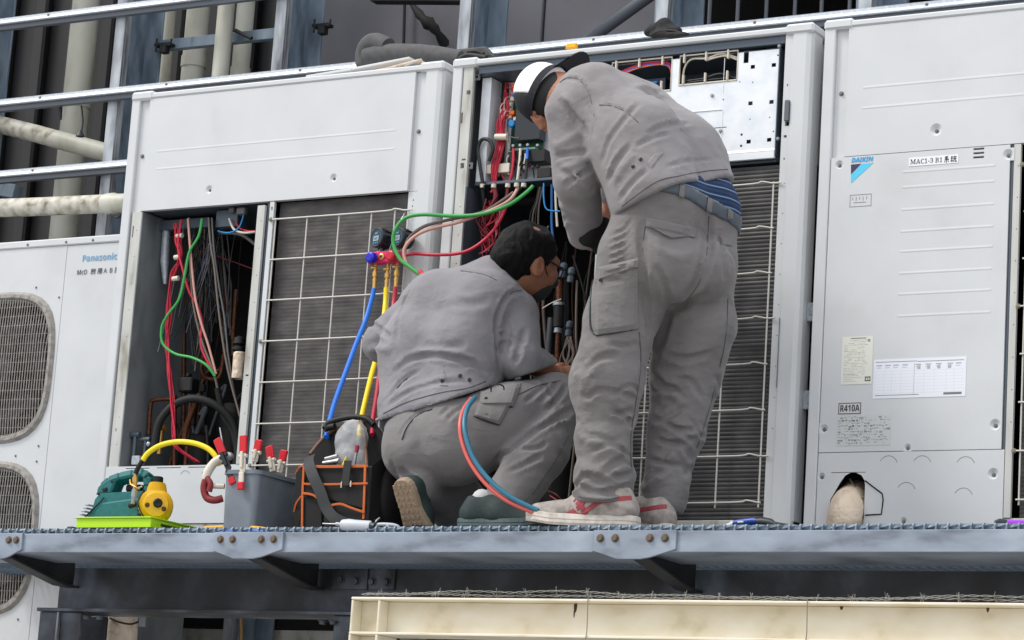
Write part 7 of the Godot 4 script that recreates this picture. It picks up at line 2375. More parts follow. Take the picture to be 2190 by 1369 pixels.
	var f := Field.new(Vector3(0.5295, 0.2846, 0.5) - Vector3(0.08, 0.12, 0.07), Vector3(0.5295, 0.2846, 0.5) + Vector3(0.08, 0.12, 0.07), 0.006)
	f.bones([[Vector3(0.5367, 0.2405, 0.51), Vector3(0.5309, 0.3057, 0.5), 0.044, 0.046], [Vector3(0.5309, 0.3057, 0.5), Vector3(0.5311, 0.3428, 0.49), 0.046, 0.026]], 0.02)
	f.ruffle(noise(44, 22.0, 3), Basis(), 0.008)
	f.skin(s)
	tag(obj("plastic_bag", s, clear), "crumpled clear plastic bag stuffed in the tool bag", "plastic bag")
	s = Shape.new()
	s.tube([Vector3(0.5794, 0.2194, 0.55), Vector3(0.5842, 0.257, 0.55)], 0.0045, 8)
	var dr := thing("screwdriver", "screwdriver with a dark pink end standing in the tool bag", "screwdriver", Vector3(0.5831, 0.2333, 0.55))
	obj("shaft", s, M.steel, dr)
	s = Shape.new()
	s.tube([Vector3(0.5842, 0.257, 0.55), Vector3(0.5856, 0.278, 0.55)], [0.0062, 0.007], 8)
	obj("handle", s, plain(Color(0.62, 0.12, 0.24), 0.4), dr)
	s = Shape.new()
	s.tube([Vector3(0.4832, 0.2376, 0.56), Vector3(0.5256, 0.2467, 0.56)], 0.0062, 8)
	s.tube([Vector3(0.4845, 0.2233, 0.57), Vector3(0.5387, 0.2294, 0.57)], 0.0072, 8)
	s.tube([Vector3(0.5004, 0.2317, 0.56), Vector3(0.5331, 0.2367, 0.56)], 0.0042, 6)
	tag(obj("steel_pliers", s, M.steel), "shiny steel pliers lying in the mouth of the tool bag", "pliers")
	s = Shape.new()
	s.tube([Vector3(0.5564, 0.2165, 0.57), Vector3(0.5641, 0.2402, 0.57)], [0.006, 0.0035], 8)
	tag(obj("yellow_marker", s, M.w_yellow), "yellow marker pen poking out of the tool bag", "pen")
	s = Shape.new()
	s.tube([Vector3(0.6423, 0.1931, 0.56), Vector3(0.6434, 0.1626, 0.56)], 0.006, 8)
	tag(obj("blue_pen", s, plain(Color(0.10, 0.24, 0.55), 0.4)), "blue pen in the side loop of the tool bag", "pen")
	s = Shape.new()
	s.tube(bend([Vector3(0.7287, 0.0512, 0.62), Vector3(0.7246, 0.0416, 0.63), Vector3(0.7208, 0.0308, 0.63)], 4), 0.003, 6)
	tag(obj("steel_hook", s, M.steel), "small shiny snap hook at the tool bag's bottom right", "hook")


func top_things() -> void:
	# removed panels lying on the left unit
	var z := -0.22
	for k in 3:
		var q = [[[Vector3(-0.137, 1.6529, -0.08), Vector3(0.0467, 1.6626, -0.08), Vector3(0.2736, 1.6806, -0.08)], 0.009, "flat white panel edge lying topmost on the left unit"], [[Vector3(0.0413, 1.6284, -0.05), Vector3(0.1972, 1.6402, -0.05), Vector3(0.3319, 1.66, -0.05)], 0.007, "dull tan panel edge lying under the topmost panel"], [[Vector3(0.2727, 1.6401, -0.04), Vector3(0.3253, 1.6651, -0.06)], 0.006, "short tan trim piece lying at the right end of the left unit's top"]][k]
		var s := Shape.new()
		var l: Array = q[0]
		for j in l.size() - 1:
			s.bar(l[j], l[j + 1], 0.05, q[1], Vector3.UP, 0.002)
		tag(obj("removed_panel", s, [M.white, M.lagging, M.dusty][k]), q[2], "panel", "removed panels on the left unit")
	# grey insulation sleeve, elbow at its left end
	var t := thing("insulation_sleeve", "grey foam pipe sleeve with raised elbow lying across the unit tops", "sleeve", Vector3(0.155, 1.7548, -0.25))
	var foam := mottled(51, 0.02, Vector3(3, 3, 3), [[0.0, Color(0.27, 0.27, 0.275)], [1.0, Color(0.35, 0.35, 0.355)]], 0.8)
	var s := Shape.new()
	s.tube(bend([Vector3(-0.0541, 1.7498, -0.28), Vector3(-0.0593, 1.7871, -0.28), Vector3(-0.0365, 1.8171, -0.27), Vector3(0.0037, 1.822, -0.26), Vector3(0.0576, 1.7971, -0.25)], 5), [0.028, 0.029, 0.030, 0.030, 0.030, 0.030, 0.030, 0.031, 0.032, 0.032, 0.033, 0.033, 0.033, 0.033, 0.032, 0.032, 0.031, 0.031, 0.031, 0.031, 0.031], 14)
	obj("elbow", s, foam, t)
	s = Shape.new()
	s.tube(bend([Vector3(-0.0366, 1.7753, -0.27), Vector3(0.0599, 1.7704, -0.25), Vector3(0.205, 1.7492, -0.23), Vector3(0.314, 1.7278, -0.22), Vector3(0.3696, 1.7178, -0.22)], 5), [0.034, 0.035, 0.035, 0.036, 0.036, 0.036, 0.036, 0.036, 0.036, 0.036, 0.036, 0.035, 0.035, 0.034, 0.033, 0.032, 0.031, 0.030, 0.029, 0.027, 0.025], 16)
	obj("sleeve_length", s, foam, t)
	s = Shape.new()
	var lo: Vector3 = Vector3(0.35, 1.7399, -0.25)
	s.prism([Vector2(0.2841, 1.7608), Vector2(0.4483, 1.7599), Vector2(0.4716, 1.7382), Vector2(0.4838, 1.7208), Vector2(0.3788, 1.7209), Vector2(0.3055, 1.7244)], 0.02, Transform3D(Basis(), Vector3(0, 0, -0.26)), 0.006)
	obj("flattened_end", s, foam, t)
	s = Shape.new()
	s.tube(bend([Vector3(0.3803, 1.7093, -0.2), Vector3(0.4086, 1.718, -0.2), Vector3(0.4488, 1.711, -0.2), Vector3(0.4818, 1.703, -0.2)], 4), 0.010, 8)
	s.tube(bend([Vector3(0.3953, 1.7365, -0.22), Vector3(0.4279, 1.7367, -0.22), Vector3(0.4577, 1.7241, -0.22)], 4), 0.008, 8)
	tag(obj("black_strap", s, M.black), "black strap curled at the flattened end of the grey foam sleeve", "strap")
	# yellow scrap, black glove pair
	s = Shape.new()
	s.prism([Vector2(0.8707, 1.6507), Vector2(0.8763, 1.6672), Vector2(0.9103, 1.6655), Vector2(0.9098, 1.6485)], 0.014, Transform3D(Basis(), Vector3(0, 0, -0.05)), 0.003)
	tag(obj("yellow_level", s, plain(Color(0.93, 0.68, 0.06), 0.4)), "small yellow plastic piece on the middle unit's top edge", "plastic piece")
	var g := thing("work_gloves", "crumpled black work gloves lying on the middle unit's top", "gloves", Vector3(1.1876, 1.6936, -0.12))
	s = Shape.new()
	var f := Field.new(Vector3(1.1816, 1.7095, -0.14) - Vector3(0.14, 0.07, 0.09), Vector3(1.1816, 1.7095, -0.14) + Vector3(0.14, 0.07, 0.09), 0.007)
	f.bones([[Vector3(1.1184, 1.7127, -0.14), Vector3(1.1678, 1.7202, -0.14), 0.020, 0.028], [Vector3(1.1732, 1.7135, -0.13), Vector3(1.2286, 1.6958, -0.12), 0.026, 0.016], [Vector3(1.1484, 1.6883, -0.1), Vector3(1.2825, 1.6692, -0.08), 0.012, 0.009]], 0.02)
	f.ruffle(noise(47, 18.0, 2), Basis(), 0.008)
	f.skin(s)
	obj("glove", s, plain(Color(0.065, 0.065, 0.075), 0.8), g)
	s = Shape.new()
	s.tube(bend([Vector3(1.1489, 1.6822, -0.09), Vector3(1.1779, 1.6932, -0.09), Vector3(1.2274, 1.6898, -0.09), Vector3(1.2693, 1.672, -0.08)], 5), 0.004, 6)
	obj("cuff_edge", s, M.rubber, g)
	s = Shape.new()
	s.span(1.1711, 1.3071, 1.638, 1.644, -0.22, -0.05)
	tag(obj("white_offcut", s, M.white), "thin white offcut lying right of the black gloves", "panel")


func cloth(sd: int, lo: Color, hi: Color, deep := 0.62, tall := 1.4) -> StandardMaterial3D:
	var m := mottled(sd, 0.012, Vector3(1.6, 1.6, 1.6), [[0.0, lo], [0.5, lo.lerp(hi, 0.6)], [1.0, hi]], 0.85, 0.0, 5)
	m.uv1_scale = Vector3(1.2, tall, 1.2)
	bumped(m, wrinkles(sd + 1, 0.010), deep)
	m.rim_enabled = true
	m.rim = 0.25
	m.rim_tint = 0.6
	return m


# folds that run round a limb between two joints
func limb_folds(f: Field, rng: RandomNumberGenerator, a: Vector3, b: Vector3, r: float, facing: Vector3, count: int, depth: float) -> void:
	var ax := (b - a).normalized()
	var u := (facing - ax * facing.dot(ax)).normalized()
	var w := ax.cross(u)
	for k in count:
		var t := (k + rng.randf_range(0.1, 0.9)) / count
		var a0 := rng.randf_range(-1.5, 0.4)
		var a1 := a0 + rng.randf_range(0.7, 1.7)
		var tilt := rng.randf_range(-0.05, 0.05)
		var pts := []
		for j in 6:
			var g := lerpf(a0, a1, j / 5.0)
			pts.append(a.lerp(b, t) + (u * cos(g) + w * sin(g)) * r + ax * (tilt * (j / 5.0 - 0.5) + 0.012 * sin(j * 1.3 + k)))
		f.crease(pts, rng.randf_range(0.007, 0.012), depth * rng.randf_range(0.5, 1.5))
		for j in 6:
			pts[j] += ax * 0.016
		f.crease(pts, 0.012, -depth * 0.5)


# five fingers on a palm; dir is where the fingers point, back is the back of the hand, thumb the side of the thumb
func hand(s: Shape, wrist: Vector3, dir: Vector3, back: Vector3, thumb: Vector3, curl: float, grow := 0.0) -> void:
	dir = dir.normalized()
	back = (back - dir * back.dot(dir)).normalized()
	var side := dir.cross(back).normalized()
	if side.dot(thumb) < 0.0:
		side = -side
	var bones := []
	var palm := wrist + dir * 0.045
	for k in 4:
		var off := side * (0.030 - 0.020 * k)
		bones.append([wrist + off * 0.55 + dir * 0.012, palm + off + dir * 0.035, 0.0135 + grow, 0.0115 + grow, 0.014])
	bones.append([wrist - dir * 0.05, wrist + dir * 0.01, 0.026 + grow, 0.024 + grow, 0.015])
	for k in 4:
		var l: float = [0.072, 0.080, 0.075, 0.058][k]
		var p := palm + side * (0.030 - 0.020 * k) + dir * 0.038
		var a := curl * (0.5 + 0.08 * k)
		for j in 3:
			var d := dir * cos(a) - back * sin(a) + side * (0.10 - 0.06 * k)
			var q := p + d.normalized() * l * ([0.45, 0.31, 0.24][j] as float)
			bones.append([p, q, 0.0092 - 0.0008 * j + grow, 0.0086 - 0.0008 * j + grow, 0.0035])
			p = q
			a += curl * 0.62
	var tp := wrist + side * 0.022 + dir * 0.02 - back * 0.006
	var td := (side * 0.75 + dir * 0.6 - back * 0.25).normalized()
	for j in 3:
		var q := tp + td * ([0.038, 0.032, 0.026][j] as float)
		bones.append([tp, q, 0.0135 - 0.002 * j + grow, 0.0115 - 0.0018 * j + grow, 0.006])
		tp = q
		td = (td + (dir * 0.55 - side * 0.25 - back * 0.3) * minf(curl, 1.0) * 0.6).normalized()
	var f := Field.around(bones, 0.0036, 0.02)
	f.bones(bones, 0.004)
	f.skin(s)


# heel on the ground, f forward, u up
func shoe(p: Node3D, heel: Vector3, f: Vector3, u: Vector3, size: float, upper: Material, sole: Material, stripe: Material, tread: Material) -> void:
	f = f.normalized()
	u = (u - f * u.dot(f)).normalized()
	var sd := f.cross(u).normalized()
	var at := func(a: float, b: float, c: float) -> Vector3: return heel + (f * a + u * b + sd * c) * size
	var bones := [[at.call(0.040, 0.045, 0), at.call(0.050, 0.070, 0), 0.037 * size, 0.037 * size], [at.call(0.040, 0.040, 0), at.call(0.125, 0.050, 0.0), 0.036 * size, 0.037 * size], [at.call(0.09, 0.070, 0), at.call(0.145, 0.055, 0.0), 0.032 * size, 0.032 * size], [at.call(0.125, 0.040, 0.006), at.call(0.215, 0.018, 0.010), 0.039 * size, 0.036 * size], [at.call(0.20, 0.032, -0.008), at.call(0.252, 0.032, 0.0), 0.032 * size, 0.026 * size]]
	var fd := Field.around(bones, 0.006, 0.02)
	fd.bones(bones, 0.02)
	fd.clip(at.call(0.1, 0.02, 0), -u)
	fd.clip(Vector3(0, 0.019, 0), Vector3.DOWN)
	var cut: Vector3 = at.call(0.058, 0.106, 0)
	fd.egg(cut + u * 0.0, Vector3(0.030, 0.026, 0.030) * size, Basis(sd, u, -f), 0.006, true)
	var s := Shape.new()
	fd.skin(s)
	var up := obj("shoe_upper", s, upper, p)
	# sole: outline swept up in steps, flared at the bottom
	s = Shape.new()
	var half := [[-0.005, 0.006], [-0.003, 0.016], [0.005, 0.026], [0.015, 0.032], [0.035, 0.036], [0.09, 0.034], [0.15, 0.040], [0.21, 0.044], [0.25, 0.036], [0.276, 0.020], [0.283, 0.006]]
	var ring := []
	for k in half.size():
		ring.append(Vector2(half[k][0], half[k][1] + (0.008 if k > 5 and k < 9 else 0.0)))
	for k in half.size():
		var q = half[half.size() - 1 - k]
		ring.append(Vector2(q[0], -q[1]))
	var levels := [[0.0, 0.94, 0.0], [0.006, 1.02, 0.002], [0.013, 1.0, 0.001], [0.015, 1.03, 0.003], [0.026, 0.99, 0.001], [0.028, 0.90, 0.0]]
	var rows := []
	for l in levels:
		var r := []
		for q: Vector2 in ring:
			var lift := maxf(0.0, q.x - 0.2) * 0.16
			var w: Vector3 = at.call(0.14 + (q.x - 0.14) * (0.985 + l[2] * 3.0), l[0] + lift, q.y * l[1])
			w.y = maxf(w.y, 0.018 + l[0] * 0.1)
			r.append(w)
		rows.append(r)
	for j in rows.size() - 1:
		for k in ring.size():
			var n := (k + 1) % ring.size()
			var mid: Vector3 = rows[j][k] - at.call(0.14, 0.0, 0)
			s.face([rows[j][k], rows[j][n], rows[j + 1][n], rows[j + 1][k]], mid - u * mid.dot(u))
	var c0: Vector3 = at.call(0.14, 0.0, 0)
	for k in ring.size():
		var n := (k + 1) % ring.size()
		s.face([c0, rows[0][k], rows[0][n]], -u)
	obj("shoe_sole", s, sole, p)
	if tread:
		s = Shape.new()
		var rng := RandomNumberGenerator.new()
		rng.seed = 3
		for i in 13:
			for c in 4:
				var x := 0.016 + i * 0.0205
				var w := 0.026 if x < 0.2 else 0.022
				if at.call(x, 0, 0).y < 0.03:
					continue
				s.box(at.call(x, -0.001, -w + c * w * 0.667 + 0.002 * sin(i * 2.0)), Vector3(0.013, 0.004, 0.009) * size, Basis(f, u, f.cross(u)) * Basis(Vector3.UP, rng.randf_range(-0.7, 0.7)), 0.001)
		obj("sole_tread", s, tread, p)
	if stripe:
		for e: float in [-1.0, 1.0]:
			for l in [[[0.115, 0.072], [0.135, 0.045], [0.165, 0.028]], [[0.150, 0.062], [0.130, 0.045], [0.118, 0.028]], [[0.158, 0.030], [0.12, 0.036], [0.085, 0.058], [0.045, 0.064], [0.014, 0.070]]]:
				var pts := []
				for q in l:
					pts.append(at.call(q[0], q[1], e * 0.06))
				s = Shape.new()
				var path := []
				for q: Vector3 in bend(pts, 6):
					var w := fd.hit(q, -sd * e, 0.08)
					if absf(fd.at(w)) < 0.004:
						path.append(w)
				for k in path.size() - 1:
					var d: Vector3 = (path[k + 1] - path[k])
					s.bar(path[k] - d * 0.2, path[k + 1] + d * 0.2, 0.0115 * size, 0.004, sd * e, 0.001)
				obj("shoe_stripe", s, stripe, up)
		s = Shape.new()
		s.box(at.call(0.135, 0.078, 0), Vector3(0.045, 0.035, 0.012) * size, Basis(sd, (u * 0.8 + f * 0.6).normalized(), sd.cross((u * 0.8 + f * 0.6).normalized())), 0.004)
		obj("shoe_tongue", s, sole, up)


func standing_person() -> void:
	var p := thing("person", "man in grey workwear and cap standing bent into the middle unit, seen from behind", "person", Vector3(1.4846, 0.017, 0.55))
	var into := Vector3(-0.4641, 0.2276, -0.856)
	var right := Vector3(0.26, 0, -0.96)
	var skin := mottled(61, 0.03, Vector3(6, 6, 6), [[0.0, Color(0.62, 0.41, 0.32)], [1.0, Color(0.74, 0.52, 0.42)]], 0.5)
	skin.subsurf_scatter_enabled = true
	skin.subsurf_scatter_strength = 0.08
	var grey := cloth(62, Color(0.46, 0.445, 0.445), Color(0.545, 0.532, 0.54))
	var navy := plain(Color(0.045, 0.05, 0.10), 0.8)
	# joints
	var waist := Vector3(1.5913, 0.9513, 0.52)
	var mid := Vector3(1.5064, 1.1179, 0.51)
	var chest := Vector3(1.3572, 1.2412, 0.5)
	var neck := Vector3(1.2462, 1.2858, 0.5)
	var shl := Vector3(1.294, 1.2176, 0.64)
	var elb := Vector3(1.3135, 1.0205, 0.62)
	var wri := Vector3(1.2505, 0.9086, 0.44)
	var shr := Vector3(1.2417, 1.2921, 0.36)
	var elr := Vector3(1.2456, 1.1143, 0.24)
	var wrr := Vector3(1.2035, 1.0411, 0.22)
	var hipl := Vector3(1.5242, 0.7737, 0.6)
	var hipr := Vector3(1.5968, 0.7923, 0.44)
	var thl := Vector3(1.471, 0.5995, 0.61)
	var thr := Vector3(1.6033, 0.6235, 0.4)
	var knl := Vector3(1.4431, 0.4378, 0.61)
	var knr := Vector3(1.571, 0.4767, 0.38)
	var shil := Vector3(1.4439, 0.2682, 0.61)
	var shir := Vector3(1.5633, 0.3211, 0.4)
	var anl := Vector3(1.4536, 0.121, 0.61)
	var anr := Vector3(1.5474, 0.1619, 0.42)
	var head := Vector3(1.1293, 1.3229, 0.5)
	var U := Vector3(-0.9397, 0.3399, 0.0379)
	var F := Vector3(0.206, 0.7039, -0.6798)
	var S := U.cross(F).normalized()

	# ---- body: one skin, mostly under the clothes
	var bones := [[waist - right * 0.05, waist + right * 0.05, 0.08, 0.08], [waist, mid, 0.085, 0.09], [mid - right * 0.06, chest - right * 0.06, 0.09, 0.09], [mid + right * 0.06, chest + right * 0.06, 0.09, 0.09], [chest, neck, 0.09, 0.06], [neck, head - U * 0.05, 0.055, 0.052], [shl.lerp(chest, 0.3), shl, 0.05, 0.05], [shl, elb, 0.045, 0.038], [elb, wri, 0.036, 0.026], [shr.lerp(chest, 0.3), shr, 0.05, 0.05], [shr, elr, 0.045, 0.038], [elr, wrr, 0.036, 0.026], [waist, hipl, 0.08, 0.07], [waist, hipr, 0.08, 0.07], [hipl, knl, 0.08, 0.055], [hipr, knr, 0.08, 0.055], [knl, anl, 0.055, 0.036], [knr, anr, 0.055, 0.036]]
	var f := Field.around(bones, 0.015)
	f.bones(bones, 0.03)
	var s := Shape.new()
	f.skin(s)
	f = Field.new(head - Vector3(0.16, 0.16, 0.16), head + Vector3(0.16, 0.16, 0.16), 0.006)
	f.egg(head + U * 0.005, Vector3(0.066, 0.088, 0.084), Basis(S, U, S.cross(U)), 0.01)
	f.egg(head - U * 0.055 + F * 0.03, Vector3(0.055, 0.062, 0.068), Basis(S, U, S.cross(U)), 0.03)
	f.bone(head + F * 0.092 - U * 0.015, head + F * 0.108 - U * 0.045, 0.009, 0.014, 0.012)
	f.bone(head - U * 0.05 - F * 0.02, neck, 0.05, 0.055, 0.03)
	f.skin(s)
	# visible ear and jaw edge
	var ear := Vector3(1.1158, 1.2444, 0.545)
	f = Field.new(ear - Vector3(0.05, 0.07, 0.05), ear + Vector3(0.07, 0.05, 0.05), 0.0035)
	f.bones([[ear + Vector3(0.0421, 0.9784, 0.2023) * 0.008, ear + Vector3(0.8093, -0.248, -0.5324) * 0.008, 0.0165, 0.0155], [ear + Vector3(0.5834, -0.6461, -0.4922) * 0.012, ear + Vector3(0.4439, -0.7798, -0.4414) * 0.036, 0.012, 0.009], [ear + Vector3(0.6274, -0.2395, -0.741) * 0.02, ear + Vector3(0.4977, -0.4563, -0.7377) * 0.05, 0.016, 0.016]], 0.008)
	f.egg(ear + Vector3(0.8261, 0.028, 0.5628) * 0.017, Vector3(0.009, 0.009, 0.008), Basis(), 0.006, true)
	f.skin(s)
	hand(s, wrr, Vector3(-0.2183, -0.9755, 0.0276), Vector3(0.6577, -0.0834, 0.7487), Vector3(-0.8672, -0.0648, 0.4938), 0.9)
	obj("body", s, skin, p)

	# ---- hair and cap
	f = Field.new(head - Vector3(0.15, 0.15, 0.15), head + Vector3(0.15, 0.15, 0.15), 0.006)
	f.egg(head + U * 0.0 - F * 0.004, Vector3(0.070, 0.088, 0.086), Basis(S, U, S.cross(U)), 0.01)
	f.clip(head + F * 0.05, F * 0.7 - U * 0.7)
	f.clip(head + U * 0.02, U)
	s = Shape.new()
	f.skin(s)
	obj("hair", s, plain(Color(0.02, 0.018, 0.018), 0.6), p)
	var cap := Node3D.new()
	cap.name = "cap"
	p.add_child(cap, true)
	base_of[cap] = base_of[p]
	var split := Vector3(0.1703, 0.9772, 0.1268)
	for side in 2:
		f = Field.new(head - Vector3(0.17, 0.17, 0.17), head + Vector3(0.17, 0.17, 0.17), 0.005)
		f.egg(head + U * 0.004, Vector3(0.082, 0.098, 0.098), Basis(S, U, S.cross(U)), 0.01)
		f.egg(head + U * 0.048 + F * 0.018, Vector3(0.073, 0.053, 0.069), Basis(S, U, S.cross(U)), 0.03)
		f.clip(head - U * 0.004, -U)
		f.clip(Vector3(1.0787, 1.3229, 0.5) + split * (0.0 if side == 0 else -0.0015), -split if side == 0 else split)
		s = Shape.new()
		f.skin(s)
		obj("crown_panel", s, [plain(Color(0.93, 0.93, 0.95), 0.7), bumped(plain(Color(0.10, 0.105, 0.115), 0.85), relief(63, 0.1), 0.2)][side], cap)
	s = Shape.new()
	var band := []
	for k in 37:
		var a := TAU * k / 36.0
		band.append([head + S * (0.0845 * cos(a)) + F * (0.101 * sin(a)) - U * 0.012, head + S * (0.0845 * cos(a)) + F * (0.101 * sin(a)) + U * 0.012])
	for k in 36:
		s.face([band[k][0], band[k + 1][0], band[k + 1][1], band[k][1]], band[k][0] - head)
	obj("cap_band", s, navy, cap)
	s = Shape.new()
	var bill := []
	for j in 8:
		var r := []
		for i in 13:
			var g := lerpf(-1.25, 1.25, i / 12.0)
			var base := S * (0.086 * sin(g)) + F * (0.101 * cos(g) - 0.004)
			var out := base + F * (0.112 * j / 7.0 * (0.35 + 0.65 * cos(g * 0.9))) - U * (0.012 * sin(g) * sin(g) + 0.012 * j / 7.0)
			r.append(head + out)
		bill.append(r)
	for e in 2:
		for j in 7:
			for i in 12:
				var lift: Vector3 = U * (0.004 * e)
				s.face([bill[j][i] + lift, bill[j][i + 1] + lift, bill[j + 1][i + 1] + lift, bill[j + 1][i] + lift], U * (1.0 if e == 1 else -1.0))
	for i in 12:
		s.face([bill[7][i], bill[7][i + 1], bill[7][i + 1] + U * 0.004, bill[7][i] + U * 0.004], F)
	obj("bill", s, navy, cap)

	# ---- shirt showing between jacket and belt
	var torso := [[waist - right * 0.085, waist + right * 0.085, 0.106, 0.108], [waist - right * 0.085, mid - right * 0.09, 0.106, 0.115], [waist + right * 0.085, mid + right * 0.09, 0.108, 0.116]]
	f = Field.around(torso, 0.009)
	f.bones(torso, 0.04)
	f.ruffle(noise(65, 7.0, 2), Basis(), 0.007)
	var belt_up := Vector3(0.10, 1.0, -0.12).normalized()
	var belt_at := Vector3(1.7011, 0.9407, 0.6)
	f.clip(belt_at - belt_up * 0.01, -belt_up)
	f.clip(mid, mid - waist)
	s = Shape.new()
	f.skin(s)
	var stripes := StandardMaterial3D.new()
	var im := Image.create(8, 256, false, Image.FORMAT_RGB8)
	im.fill(Color(0.05, 0.13, 0.26))
	for k in 8:
		im.fill_rect(Rect2i(0, k * 32, 8, 5), Color(0.40, 0.52, 0.64))
		im.fill_rect(Rect2i(0, k * 32 + 14, 8, 8), Color(0.065, 0.20, 0.37))
	stripes.albedo_texture = ImageTexture.create_from_image(im)
	stripes.uv1_triplanar = true
	stripes.uv1_world_triplanar = true
	stripes.uv1_scale = Vector3(4.6, 4.6, 4.6)
	stripes.uv1_triplanar_sharpness = 60.0
	stripes.roughness = 0.85
	obj("striped_shirt", s, stripes, p)

	# ---- jacket
	var jb := [[waist - right * 0.10 + Vector3(0.0, 0.0, 0), mid - right * 0.095, 0.128, 0.128], [waist + right * 0.085, mid + right * 0.09, 0.128, 0.130], [mid - right * 0.095, chest - right * 0.09, 0.128, 0.118], [mid + right * 0.09, chest + right * 0.09, 0.130, 0.122], [chest - right * 0.08, chest + right * 0.08, 0.12, 0.122], [chest, neck, 0.115, 0.082], [waist - right * 0.04 + Vector3(-0.10, -0.04, 0), mid - right * 0.05 + Vector3(-0.06, -0.05, 0), 0.07, 0.08], [shl.lerp(chest, 0.45), shl, 0.083, 0.078, 0.02], [shl, elb, 0.076, 0.069, 0.006], [elb, wri, 0.069, 0.052, 0.008], [shr.lerp(chest, 0.45), shr, 0.08, 0.072], [shr, elr, 0.072, 0.062], [elr, wrr.lerp(elr, 0.25), 0.060, 0.050], [neck, neck.lerp(head - U * 0.07, 0.6), 0.076, 0.062]]
	f = Field.around(jb, 0.0065)
	f.bones(jb, 0.035)
	f.ruffle(noise(66, 3.2, 2), Basis(), 0.010)
	f.ruffle(noise(67, 8.0, 2), Basis().rotated(Vector3(0, 0, 1), 0.7).scaled(Vector3(1.0, 2.0, 1.0)), 0.004)
	var rng := RandomNumberGenerator.new()
	rng.seed = 8
	limb_folds(f, rng, elb.lerp(shl, 0.3), wri.lerp(elb, 0.3), 0.065, -into, 3, 0.007)
	# armhole seam and the folds of the sleeve and back
	f.crease([Vector3(1.2562, 1.3017, 0.66), Vector3(1.28, 1.3122, 0.66), Vector3(1.3236, 1.2985, 0.66), Vector3(1.3574, 1.2484, 0.66), Vector3(1.3768, 1.1845, 0.66), Vector3(1.3779, 1.1225, 0.66)], 0.008, 0.007, into)
	f.crease([Vector3(1.2793, 1.241, 0.7), Vector3(1.3133, 1.2105, 0.7), Vector3(1.3544, 1.163, 0.7), Vector3(1.3859, 1.1194, 0.7)], 0.011, 0.013, into)
	f.crease([Vector3(1.2844, 1.2545, 0.7), Vector3(1.3232, 1.2207, 0.7), Vector3(1.3693, 1.1646, 0.7)], 0.012, -0.006, into)
	f.crease([Vector3(1.3705, 1.2335, 0.62), Vector3(1.4164, 1.2241, 0.62), Vector3(1.4631, 1.1995, 0.62), Vector3(1.4946, 1.1735, 0.62)], 0.006, 0.005, into)
	f.crease([Vector3(1.5268, 1.1326, 0.62), Vector3(1.5712, 1.1619, 0.6), Vector3(1.6415, 1.1849, 0.56)], 0.009, 0.006, into)
	f.crease([Vector3(1.4903, 1.0998, 0.62), Vector3(1.5422, 1.1232, 0.62), Vector3(1.5871, 1.1428, 0.6)], 0.009, 0.006, into)
	f.crease([Vector3(1.3908, 1.0632, 0.62), Vector3(1.412, 1.1305, 0.62), Vector3(1.4677, 1.1978, 0.62), Vector3(1.4893, 1.2374, 0.6)], 0.010, 0.006, into)
	f.crease([Vector3(1.4127, 1.004, 0.62), Vector3(1.4361, 1.0599, 0.62), Vector3(1.4834, 1.114, 0.62)], 0.011, 0.010, into)
	f.crease([Vector3(1.4315, 0.9918, 0.62), Vector3(1.4582, 1.0419, 0.62), Vector3(1.4973, 1.0828, 0.62)], 0.010, -0.006, into)
	f.crease([Vector3(1.4494, 0.9469, 0.62), Vector3(1.488, 0.9947, 0.62), Vector3(1.5372, 1.0362, 0.62)], 0.010, 0.007, into)
	f.crease([Vector3(1.5028, 1.2597, 0.6), Vector3(1.5434, 1.2911, 0.56)], 0.010, 0.005, into)
	f.crease([Vector3(1.4594, 1.2843, 0.6), Vector3(1.5053, 1.2971, 0.58), Vector3(1.5449, 1.2674, 0.56)], 0.012, -0.004, into)
	f.crease([Vector3(1.5888, 1.0352, 0.62), Vector3(1.6509, 1.0563, 0.6), Vector3(1.718, 1.0712, 0.56)], 0.007, 0.004, into)
	f.crease([Vector3(1.2792, 1.0685, 0.7), Vector3(1.3182, 1.0752, 0.7), Vector3(1.3759, 1.0871, 0.68)], 0.010, 0.008, into)
	f.crease([Vector3(1.2711, 1.098, 0.7), Vector3(1.3051, 1.1105, 0.7), Vector3(1.3597, 1.1488, 0.68)], 0.012, -0.008, into)
	f.crease([Vector3(1.2999, 1.0327, 0.7), Vector3(1.3506, 1.0427, 0.7), Vector3(1.3807, 1.081, 0.66)], 0.012, -0.007, into)
	f.crease([Vector3(1.3029, 0.9855, 0.68), Vector3(1.3463, 1.0126, 0.68), Vector3(1.3836, 1.037, 0.66)], 0.010, 0.008, into)
	# hem, cuffs
	var ha := Vector3(1.7225, 1.0606, 0.42)
	var hem := (Vector3(1.6422, 0.9647, 0.66) - ha).cross(Vector3(1.4384, 0.885, 0.62) - ha)
	f.clip(ha, hem * -signf(hem.y))
	f.clip(wri + (wri - elb).normalized() * 0.022, wri - elb, 0.14)
	f.clip(wrr + (wrr - elr).normalized() * -0.02, wrr - elr, 0.11)
	s = Shape.new()
	f.skin(s)
	var jacket := obj("jacket", s, grey, p)
	# side tab with press studs, hem stitching
	s = Shape.new()
	f.patch(s, Vector3(1.5319, 1.0502, 0.62), Vector3(1.5538, 1.0786, 0.62), Vector3(1.5833, 1.0791, 0.62), Vector3(1.5476, 1.0355, 0.62), into, 0.003, 5, 5)
	obj("side_tab", s, grey, jacket)
